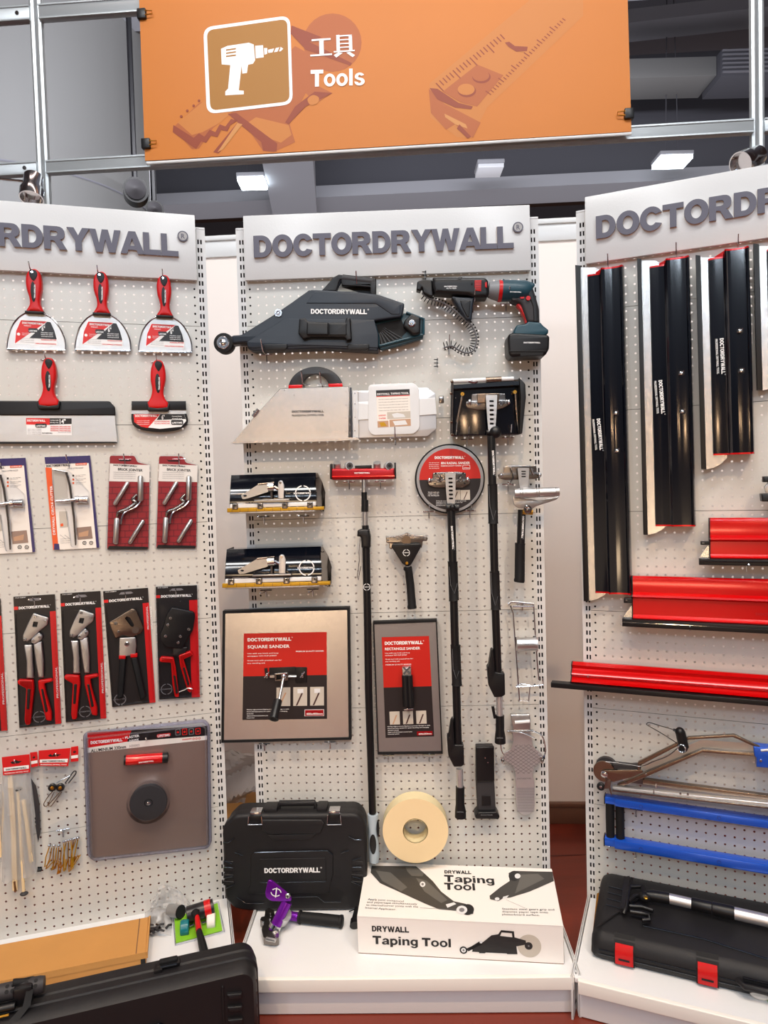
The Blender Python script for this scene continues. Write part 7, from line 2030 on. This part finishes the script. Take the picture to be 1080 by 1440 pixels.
# ================================================================ red horizontal blades
def red_blade(label, pts, q, w, group='red horizontal skimming blades'):
    """pts: TL, ridge L, bottom L of the red web ; slopes per pixel ; blade"""
    pass
def red_profile(label, q, xl, y_top, y_mid, y_bot, y_edge, xe, ue, tabq, sl, tongue=True, thin=False, text=None):
    t = Thing('R', 'skimming_blade', label, 'skimming blade', 'red horizontal skimming blades')
    W = .05
    uT, zT = q(xl, y_top, W); zM = q(xl, y_mid, W)[1]; zB = q(xl, y_bot, W)[1]; zE = q(xe, y_edge, W)[1]; uE = q(xe, y_edge, W)[0]
    uR = ue
    h = zT-zB
    sec = [(.012, zT-.002), (.040, zT), (.046, zT-.004), (.048, zT-h*.10), (.044, zM+h*.06), (.060, zM+h*.01), (.062, zM-.004), (.052, zM-.010), (.050, zB+.008), (.062, zB), (.060, zB-.003), (.012, zB-.003)]
    if thin: sec = [(.012, zT-.004), (.036, zT), (.050, zT-h*.14), (.046, zT-h*.34), (.060, zM+h*.05), (.064, zM-h*.05), (.056, zM-h*.2), (.066, zB+h*.08), (.074, zB), (.070, zB-.003), (.012, zB-.003)]
    p = t.part('profile'); p.loft([[(uT, w_, z) for w_, z in sec], [(uR, w_, z) for w_, z in sec]], REDG)
    e = t.part('end_cap'); e.loft([[(uT-.003, w_+.0006, z) for w_, z in sec], [(uT+.0005, w_+.0006, z) for w_, z in sec]], BLACK)
    b = t.part('blade_edge'); b.prism([(uE, zE), (uR, zE), (uR, zB-.004 if not thin else zB-.004), (uE, zB-.004)], .040 if not thin else .060, .068 if not thin else .088, BLACK, r=.002)
    b.tube([(uE, .069, (zE+zB)/2), (uR, .069, (zE+zB)/2)], .0018, BLACKG, 6)
    if tongue:
        g = t.part('steel_strip'); g.prism([(uE+.002, zB-.004), (uT, zB-.004), (uT, zB+.035), (uT-.006, zB+.030), (uE+.010, zB+.012)], .042, .044, ALUB)
    if tabq:
        g = t.part('end_clip'); a = q(*tabq[0], W); b_ = q(*tabq[1], W)
        g.prism(roundp(rect(a[0], min(a[1], b_[1]), b_[0], max(a[1], b_[1])), .002), .044, .060, BLACK, r=.002, holes=[rect(a[0]+.004, min(a[1], b_[1])+.004, a[0]+.010, max(a[1], b_[1])-.004)])
    if text:
        g = t.parts[0]; a = q(*text, W); g.text('DOCTORDRYWALL', (a[0], a[1]), (a[0]+.10, a[1]), .007, .0512, REDD, .03)
    t.done(); return t
qo, qp = Q('O', 'R', .05), Q('P', 'R', .05)
red_profile('short red skimming blade with black edge, the upper one of the red blades', qo, 776, 702, 806, 906, 944, 718, .30, ((726, 822), (776, 842)), 0)
red_profile('long red skimming blade with black edge, below the short red one', qp, 416, 106, 196, 306, 346, 368, .36, ((374, 210), (416, 236)), 0, text=(1020, 296))
red_profile('slim red skimming blade jutting left past the post, lowest of the red blades', Q('P', 'R', .07), 120, 528, 575, 612, 634, 26, .40, None, 0, tongue=False, thin=True)
for (x, y), qn, n in (((968, 965), qo, 'short upper red blade'), ((696, 360), qp, 'long red blade'), ((100, 600), qp, 'slim lowest red blade')):
    c = qn(max(x, 210), y, .01); hook('R', c[0], c[1]+.012, 'chrome pegboard hook under the %s' % n, .07, .006)
# tools cut by the right edge
q = Q('X', 'R', .05)
t = Thing('R', 'finishing_box', 'small black and steel tool end at the right photo edge, above the red blades', 'tool')
p = t.part('black_arm'); p.prism(roundp(q.l([(1072, 670), (1110, 668), (1110, 678), (1072, 678)]), .002), .04, .07, BLACK, r=.003)
p = t.part('black_plate'); p.prism(roundp(q.l([(1069, 694), (1120, 694), (1120, 705), (1070, 705)]), .002), .03, .08, BLACK, r=.003)
p = t.part('steel_cheek'); p.prism(q.l([(1076, 692), (1075, 684), (1080, 678), (1110, 676), (1110, 692)]), .04, .06, STEELB, r=.001)
t.done()

# ================================================================ automatic taper
q = Q('Q', 'R', .05)
t = Thing('R', 'automatic_taper', 'greyish bronze metal automatic taper with round front wheel and wire loop, above the blue frame', 'taping tool')
p = t.part('front_disc'); c = q(195, 400); R_ = q(255, 400)[0]-c[0]
p.lathe((c[0]+.003, .020, c[1]+.003), (0, 1, 0), [(R_*.98, 0), (R_*1.02, .004), (R_*1.02, .012), (R_, .016)], DGREY, 40)
p.lathe((c[0]-.002, .046, c[1]-.002), (0, 1, 0), [(R_*.98, 0), (R_, .002), (R_, .006), (R_*.97, .008)], BROWNM, 40)
p.lathe((c[0], .054, q(195, 415)[1]), (0, 1, 0), [(R_*.36, 0), (R_*.36, .004), (R_*.28, .006), (.001, .007)], STEEL, 24)
p = t.part('side_arm')
p.prism(roundp(q.l([(185, 392), (398, 388), (405, 402), (340, 430), (240, 455), (212, 440), (200, 418)]), .003), .056, .060, BROWNM, r=.001)
p.prism(roundp(q.l([(205, 430), (232, 440), (226, 490), (190, 492), (196, 465)]), .002), .056, .060, IRON, r=.001)
p.prism(q.l([(214, 460), (228, 492), (234, 532), (226, 520), (212, 480)]), .050, .056, IRON)
p = t.part('black_arm_plate'); p.prism(roundp(q.l([(240, 362), (340, 372), (392, 368), (392, 392), (245, 392)]), .002), .030, .052, DGREY, r=.001)
p = t.part('small_wheel'); c2 = q(174, 483); p.lathe((c2[0], .048, c2[1]), (0, 1, 0), [(.0105, 0), (.0118, .002), (.0118, .008), (.009, .010)], BLACK, 22); p.lathe((c2[0], .058, c2[1]), (0, 1, 0), [(.0045, 0), (.003, .002)], STEEL, 12); p.tube([q.p3(174, 483), q.p3(220, 480)], .003, IRON, 6)
# upper channel, rising to the right
R4 = lambda L: q.l(L)
p = t.part('upper_channel')
p.prism(q.l([(398, 378), (720, 242), (1000, 262), (1300, 300), (1300, 370), (1010, 322), (725, 296), (420, 412)]), .018, .036, STEELB)
p.prism(q.l([(262, 478), (420, 408), (725, 284), (1012, 304), (1300, 350), (1300, 368), (1012, 322), (725, 300), (425, 430), (300, 480)]), .036, .052, BROWNM, r=.001)
p.prism(q.l([(355, 440), (400, 420), (410, 455), (405, 488), (350, 480), (295, 478)]), .020, .034, BRPRINT)
for x, y in ((308, 467), (388, 480), (418, 418)): screw(p, q(x, y), .0032, .052)
p = t.part('lower_channel')
p.prism(q.l([(240, 480), (235, 492), (1080, 588), (1300, 620), (1300, 590), (1080, 566)]), .040, .062, STEEL if 0 else ALU, r=.002)
p.prism(q.l([(236, 498), (1080, 592), (1300, 622), (1300, 612), (1080, 580), (238, 488)]), .060, .070, IRON, r=.001)
p.prism(q.l([(400, 455), (1080, 545), (1300, 575), (1300, 600), (1080, 566), (400, 482)]), .022, .040, BROWNM, r=.001)
for x, y in ((474, 482), (460, 515)): p.tube([q.p3(x, y-10, .064), q.p3(x, y+10, .064)], .002, STEEL, 6)
for x in (605, 645): screw(p, q(x, 514 if x == 605 else 518), .0032, .062)
p = t.part('push_rod')
p.prism(q.l([(375, 350), (378, 342), (585, 240), (648, 208), (895, 194), (1080, 282), (1075, 292), (888, 208), (650, 222), (590, 256), (388, 362), (386, 386), (375, 386)]), .056, .066, BROWNM, r=.001)
p = t.part('blue_sleeve'); p.prism(q.l([(998, 256), (1300, 290), (1300, 400), (1080, 372), (1014, 366), (1014, 316), (1002, 306)]), .034, .070, BLUE, r=.003); screw(p, q(1036, 330), .004, .070)
p.tube([q.p3(1040, 288, .066), q.p3(1075, 286, .066), q.p3(1300, 306, .066)], .0055, STEELB, 8)
p = t.part('black_pull'); p.tube([q.p3(604, 190, .080), q.p3(624, 276, .080)], [.0135, .0135], BLACK, 16); p.ball(q.p3(602, 190, .08), .0134, BLACK, 14); p.ball(q.p3(620, 278, .080), .0125, BLACK, 14)
g = t.part('steel_ring'); c3 = q.p3(612, 280, .092); g.tube([(c3[0]+.010*math.cos(a), c3[1], c3[2]+.011*math.sin(a)) for a in [2*PI*k/18 for k in range(18)]], .0022, STEEL, 6, closed=True)
p = t.part('cable'); p.tube([q.p3(*a, .075) for a in smo([(568, 178), (500, 158), (440, 140), (422, 145), (430, 156), (500, 196), (585, 250)], 4)], .0012, DARK, 6)
p.tube([q.p3(*a, .072) for a in smo([(600, 268), (540, 318), (460, 350), (395, 376), (330, 368), (260, 358), (200, 352)], 4)], .0014, IRON, 6)
p.tube([q.p3(565, 178, .078), q.p3(588, 184, .078)], .004, BLACK, 8)
t.done()
c = q(388, 500, .01); hook('R', c[0], c[1], 'chrome pegboard hook under the left end of the automatic taper', .07, .006)
c = q(640, 530, .01); hook('R', c[0], c[1], 'chrome pegboard hook under the middle of the automatic taper', .07, .006)
# ================================================================ blue H frame
q = Q('Q', 'R', .04)
t = Thing('R', 'lifting_frame', 'blue anodised twin bar frame with two black rollers at its left end', 'frame tool')
def zlev(x, y, w=.05): return q(x, y, w)[1]
for nm, xa, ya, yb, col in (('upper', 192, 541, 578, BLUE), ('lower', 190, 762, 806, BLUE)):
    p = t.part('blue_bar'); u0, z0 = q(xa, ya, .05); z1 = zlev(xa, yb)
    u1 = .36
    p.rbox(u0, u1, .020, .052, z1, z0, col, .004); p.rbox(u0+.030, u1, .048, .058, z1-.001, z0+.001, col, .003)
    p.rbox(u0-.001, u0+.002, .019, .053, z1-.001, z0+.001, BLACK, .001)
    for x in (392, 812, 1240):
        p.disc((q(x, ya)[0], (z0+z1)/2), .058, .0588, .0050, BLACK, 18); p.disc((q(x, ya)[0], (z0+z1)/2), .0582, .0592, .0042, BLUE, 18)
for x in (222, 276):
    p = t.part('black_roller'); u = q(x, 600)[0]; p.tube([(u, .036, zlev(192, 575)), (u, .036, zlev(190, 766))], .0125, BLACKR, 20)
p = t.part('ring_screw'); c = q.p3(218, 806, .05); p.tube([(c[0]+.004*math.cos(a), c[1], c[2]+.004*math.sin(a)) for a in [2*PI*k/12 for k in range(12)]], .001, STEEL, 5, closed=True)
t.done()
for x, y in ((364, 835), (365, 612)):
    c = q(x, y, .01); hook('R', c[0], c[1]-.002, 'chrome pegboard hook under the %s bar of the blue frame' % ('lower' if y > 700 else 'upper'), .062, .006)

# ================================================================ black case with red latches
q = Q('R', 'R', .29)
t = Thing('R', 'tool_case', 'black moulded tool case with two red latches lying on the right shelf', 'case')
# local frame: a right along the case, b towards viewer, c up ; the lid slopes up towards the peg board
A0 = Vector(q.lev(150, 560, ZS+.010)); B0 = Vector(q.lev(900, 752, ZS+.004))
er = Vector((B0[0]-A0[0], B0[1]-A0[1], 0)).normalized(); ef = Vector((-er.y, er.x, 0))
if ef.y < 0: ef = -ef
OR = Vector((A0[0]-.015, A0[1], ZS+.001))
def cf(a, b_, c_): return OR+er*a+ef*b_+Vector((0, 0, c_))
LEN = .62; D_ = -OR.y/ef.y+.012 if ef.y else -.28
D_ = -(OR.y-.014)/ef.y
def ringc(a, s_=0., zt=0.):
    # section across the case from front bottom, up the front, across the sloping lid, down the back
    return [cf(a, -.010+ -s_*.2, .000+s_*.3), cf(a, -.002-s_*.3, .010+s_*.2), cf(a, .000-s_*.6, .030), cf(a, -.002-s_*.6, .044-s_*.1), cf(a, -.014-s_*.6, .064-s_*.5), cf(a, -.028-s_*.6, .071-s_*.8), cf(a, D_*.5, .088-s_*.8), cf(a, D_+.035, .104-s_*.8), cf(a, D_+.008, .100-s_*.8), cf(a, D_, .085-s_*.5), cf(a, D_, .004)]
p = t.part('case_body')
p.loft([[tuple(v) for v in ringc(a, s_)] for a, s_ in ((0., .03), (.006, .014), (.018, .004), (.03, 0), (LEN, 0))], BLACKT)
def lidpt(a, f, e=.0):   # f 0 at the front of the lid, 1 at the back
    b_ = -.028+(D_+.035+.028)*f; c_ = .071+(.104-.071)*f+e; return tuple(cf(a, b_, c_))
def lid_bar(p, pts, r, m): p.tube([lidpt(a, f, r*.6) for a, f in pts], r, m, 6)
g = t.part('lid_rib')
for k in range(4): lid_bar(g, [(.028, .80-k*.12), (.085, .78-k*.12)], .0016, BLACKG)
lid_bar(g, [(.13, .20), (.28, .20), (.42, .10), (.60, .06)], .0022, MGREY if 0 else BLACKG)
lid_bar(g, [(.20, .78), (.26, .74)], .0016, BLACKG)
g.loft([[lidpt(.01, .02, .0), lidpt(.15, .90, .0)], [lidpt(.02, .02, .003), lidpt(.15, .90, .003)]], BLACKT, closed=False, caps=False)
# front seam lines
for c_ in (.020, .032):
    p.tube([tuple(cf(a, .0008, c_)) for a in (.02, .3, LEN)], .0012, BLACKG, 6)
for xa in (.0, .0):
    pass
la = []
for (x, y) in ((300, 560), (752, 660)):
    v_ = Vector(q.lev(x, y, ZS+.03))-OR; la.append(v_.dot(er))
for a in la:
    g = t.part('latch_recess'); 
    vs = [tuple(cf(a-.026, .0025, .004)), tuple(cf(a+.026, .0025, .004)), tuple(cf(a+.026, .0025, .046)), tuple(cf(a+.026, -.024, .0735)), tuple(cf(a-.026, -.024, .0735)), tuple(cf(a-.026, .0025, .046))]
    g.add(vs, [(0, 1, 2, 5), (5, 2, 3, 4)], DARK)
    g = t.part('red_latch', 'bright red latch')
    sec = [(.002, .006), (.008, .008), (.0095, .030), (.0085, .046), (.0045, .054), (-.004, .058), (-.004, .050), (.001, .044)]
    g.loft([[tuple(cf(a+s_, b_, c_)) for b_, c_ in sec] for s_ in (-.0225, .0225)], RED)
    g.add([tuple(cf(a-.014, .0099, .020)), tuple(cf(a+.014, .0099, .020)), tuple(cf(a+.014, .0099, .0255)), tuple(cf(a-.014, .0099, .0255))], [(0, 1, 2, 3)], DARK)
g = t.part('carry_handle'); a2 = la[1]+.07
g.tube([tuple(cf(a2, -.002, .034)), tuple(cf(a2+.012, .016, .034)), tuple(cf(a2+.16, .016, .034)), tuple(cf(a2+.18, -.002, .034))], .0085, BLACKT, 10)
g.tube([tuple(cf(a2+.01, .004, .048)), tuple(cf(a2+.2, .004, .048))], .003, BLACKG, 8)
t.done()
# pole sander head lying on the case
q = Q('a', 'R', .15)
def on_lid(crop, x, y, e):
    """point e above the sloping lid seen through a photo pixel"""
    c = CROPS[crop]; z = ZS+.09+e
    for _ in range(12):
        u, w_ = on_level('R', x/c[2]+c[0], y/c[2]+c[1], z); v_ = Vector((u, w_, 0))-Vector((OR.x, OR.y, 0))
        b_ = v_.dot(ef); f = (b_+.028)/(D_+.035+.028); z = OR.z+.071+(.104-.071)*f+e
    return Vector((u, w_, z))
t = Thing('R', 'pole_sander', 'black swivel head with silver pole lying across the black case with red latches', 'hand tool')
L3 = lambda x, y, e=.016: on_lid('a', x, y, e)
p = t.part('cross_bar')
a, b_, c_, d_ = L3(440, 150, .010), L3(505, 140, .010), L3(478, 500, .010), L3(405, 495, .010)
up = Vector((0, 0, .014))
vs = [tuple(v) for v in (a, b_, c_, d_)]+[tuple(v+up) for v in (a, b_, c_, d_)]
p.add(vs, [(0, 1, 2, 3), (4, 5, 6, 7), (0, 1, 5, 4), (1, 2, 6, 5), (2, 3, 7, 6), (3, 0, 4, 7)], BLACKT)
p.tube([L3(530, 120, .02), L3(500, 250, .022), L3(462, 450, .022), L3(440, 500, .015)], .005, BLACK, 10)
p = t.part('yoke')
for pts in ([(510, 210), (650, 205)], [(490, 370), (560, 310), (680, 290)], [(500, 420), (640, 430), (760, 470)], [(510, 480), (640, 500), (718, 520), (715, 565), (640, 572)]):
    p.tube([L3(x, y, .020) for x, y in pts], .0062, BLACK, 10)
p.tube([L3(650, 200, .026), L3(652, 300, .028)], .006, BLACK, 10)
p = t.part('pivot_block'); p.ball(L3(670, 320, .020), .018, BLACK, 16, (1, 1, .8)); p.lathe(L3(682, 332, .036), (0, .3, 1), [(.0055, 0), (.0055, .003), (.003, .004)], BRASS, 16)
P1, P2 = L3(690, 295, .024), L3(935, 335, .024)
p = t.part('socket'); p.tube([P1, P1+(P2-P1)*.3, P2], [.012, .0150, .0155], BLACK, 18)
qb = lambda x, y: on_lid('b', x, y, .024)
P3, P4, P5 = qb(232, 212), qb(440, 258), qb(668, 318)
dr = (P5-P2).normalized(); P3 = P2+dr*(P3-P2).length; P4 = P2+dr*(P4-P2).length; P5 = P2+dr*(P5-P2).length; P6 = P5+dr*.22
p = t.part('silver_tube'); p.tube([P2, P3], .0138, ALU, 20)
p = t.part('coupling'); p.tube([P3, P3+dr*.004, P4-dr*.001], [.0150, .0166, .0166], BLACK, 20); p.tube([P4+dr*.001, P4+dr*.004, P5-dr*.004, P5], [.0166, .0172, .0178, .0168], BLACK, 20)
p = t.part('silver_tube'); p.tube([P5, P6], .0160, ALU, 20)
t.done()
# yellow folded board at the left of the case
q = Q('a', 'R', .1)
t = Thing('R', 'folded_sheet', 'yellow brown pleated sheet standing between the peg board edge and the black case', 'packing')
p = t.part('folded_sheet' if 0 else 'pleated_sheet')
tops = [q(x, y, .045) for x, y in ((150, 280), (165, 292), (178, 280), (190, 292), (205, 282))]
bots = [q.lev(x, 740, ZS) for x in (105, 112, 119, 126, 133)]
vs = []
for k in range(5):
    w_ = .045 if k % 2 == 0 else .035
    vs += [(tops[k][0], w_, tops[k][1]), (bots[k][0], bots[k][1]*.0+.20+(.01 if k % 2 == 0 else 0), ZS+.001)]
for k in range(5): vs.append((vs[2*k][0], .03, ZS+.001))
fs = [(2*k, 2*k+1, 2*k+3, 2*k+2) for k in range(4)]+[(2*k, 2*k+1, 10+k) for k in range(5)]
p.add(vs, fs, KRAFTD)
t.done()
q = Q('b', 'R', .1)
t = Thing('R', 'knob_pack', 'white and green pack peeking out behind the right end of the latched case', 'tool pack')
p = t.part('white_part'); c = Vector(q.lev(925, 1150, ZS+.008)); p.ball(c, .014, PAPER, 12, (1.6, .9, .55))
p = t.part('card'); c = Vector(q.lev(1010, 1165, ZS+.001)); p.rbox(c.x-.003, c.x+.08, c.y-.04, c.y+.02, ZS+.0005, ZS+.003, GREENC, .0005)
t.done()
# ================================================================ light and camera
w = bpy.data.worlds.new('hall reflection bands'); SC.world = w; w.use_nodes = True  # world colours shaped into bright and dark bands for the metals to reflect
nt = w.node_tree; bg = nt.nodes['Background']; bg.inputs[1].default_value = .56
tc = nt.nodes.new('ShaderNodeTexCoord'); sx = nt.nodes.new('ShaderNodeSeparateXYZ'); cr = nt.nodes.new('ShaderNodeValToRGB')
mr = nt.nodes.new('ShaderNodeMapRange'); mr.inputs['From Min'].default_value = -1; mr.inputs['From Max'].default_value = 1
nt.links.new(tc.outputs['Generated'], sx.inputs[0]); nt.links.new(sx.outputs[2], mr.inputs['Value']); nt.links.new(mr.outputs[0], cr.inputs[0]); nt.links.new(cr.outputs[0], bg.inputs[0])
el = cr.color_ramp.elements
el[0].position = .35; el[0].color = (*lin((120, 84, 70)), 1)
el[1].position = .80; el[1].color = (*lin((228, 236, 246)), 1)
for ps, c_ in ((.38, (150, 112, 92)), (.43, (250, 222, 194)), (.475, (225, 196, 172)), (.50, (120, 106, 100)), (.55, (92, 92, 98)), (.60, (150, 154, 164)), (.68, (190, 198, 212))):
    e_ = el.new(ps); e_.color = (*lin(c_), 1)
def area(name, loc, target, sx, sy, power, col):
    l = bpy.data.lights.new(name, 'AREA'); l.shape = 'RECTANGLE'; l.size = sx; l.size_y = sy; l.energy = power; l.color = lin(col)
    o = bpy.data.objects.new(name, l); COL.objects.link(o); o.location = loc
    d = Vector(target)-Vector(loc); o.rotation_euler = d.to_track_quat('-Z', 'Y').to_euler(); return o
def spot(name, loc, target, power, col, ang=60, rad=.04, blend=.6):
    l = bpy.data.lights.new(name, 'SPOT'); l.energy = power; l.color = lin(col); l.spot_size = math.radians(ang); l.spot_blend = blend; l.shadow_soft_size = rad
    o = bpy.data.objects.new(name, l); COL.objects.link(o); o.location = loc
    d = Vector(target)-Vector(loc); o.rotation_euler = d.to_track_quat('-Z', 'Y').to_euler(); return o
area('hall lamp and fill', (0, .5, 4.75), (0, 2.2, 1.6), 3.4, .5, 112, (252, 251, 248))
area('hall lamp and fill', (0, -3.4, 3.72), (0, 2.1, 1.6), 3.6, .07, 60, (225, 240, 255))
area('hall lamp and fill', (-2.4, -2.5, 5.2), (-.5, 2.0, 1.0), .4, 3, 55, (244, 248, 252))
area('hall lamp and fill', (2.4, -2.5, 5.2), (.5, 2.0, 1.0), .4, 3, 55, (244, 248, 252))
area('hall lamp and fill', (0, 3.6, 4.6), (0, 14, 6), 7, .4, 300, (246, 246, 255))  # added fill out of view, brightens the far hall and its beams
area('wall fill strip', (0, 2.46, 4.3), (0, 2.62, 0), 3.6, .12, 9, (255, 232, 222))  # added strip out of view, brightens the back wall seen through the holes
for x_, y_, z_ in ((-.22, -2.0, 1.84), (.22, -2.1, 1.86), (-1.15, -1.9, 1.80)):
    spot('opposite booth spot', (x_, y_, z_), (x_*.3, 2.1, .8), 9, (255, 208, 160), 80, .05)
spot('booth spot', (-.9, .3, 3.1), (-.85, 1.95, .35), 92, (255, 214, 168), 58, .04, .9)
spot('booth spot', (.1, .3, 3.1), (.0, 2.1, .35), 92, (255, 214, 168), 58, .04, .9)
spot('booth spot', (1.2, .3, 3.1), (.95, 1.95, .35), 84, (255, 214, 168), 58, .04, .9)
cam = bpy.data.cameras.new('camera'); co = bpy.data.objects.new('camera', cam); COL.objects.link(co)
cam.sensor_fit = 'HORIZONTAL'; cam.sensor_width = 36; cam.lens = FPX/1080*36; cam.clip_end = 200
cp, sp, c, s = math.cos(PITCH), math.sin(PITCH), math.cos(ROLL), math.sin(ROLL)
R_, F_, U_ = Vector((1, 0, 0)), Vector((0, cp, -sp)), Vector((0, sp, cp))
X_, Y_ = c*R_-s*U_, s*R_+c*U_
M = Matrix((X_, Y_, -F_)).transposed().to_4x4(); M.translation = (0, 0, CAM_H)
co.matrix_world = M
SC.camera = co
SC.view_settings.view_transform = 'Standard'; SC.view_settings.look = 'None'
SC.view_settings.gamma = 1; SC.view_settings.use_curve_mapping = False; SC.view_settings.exposure = 0.0
SC.cycles.max_bounces = 8; SC.cycles.transparent_max_bounces = 16

area('hall lamp and fill', (0, 9, 4.3), (0, 9.01, 9), 14, 5, 130, (244, 244, 252))  # added upward fill hidden behind the stands, brightens the hall ceiling

area('warm reflection fill', (-1.15, -2.6, .60), (-.3, 2.1, 1.0), 1.2, .30, 14, (255, 220, 178))  # added warm light behind the camera, gives the square plate its bright reflection
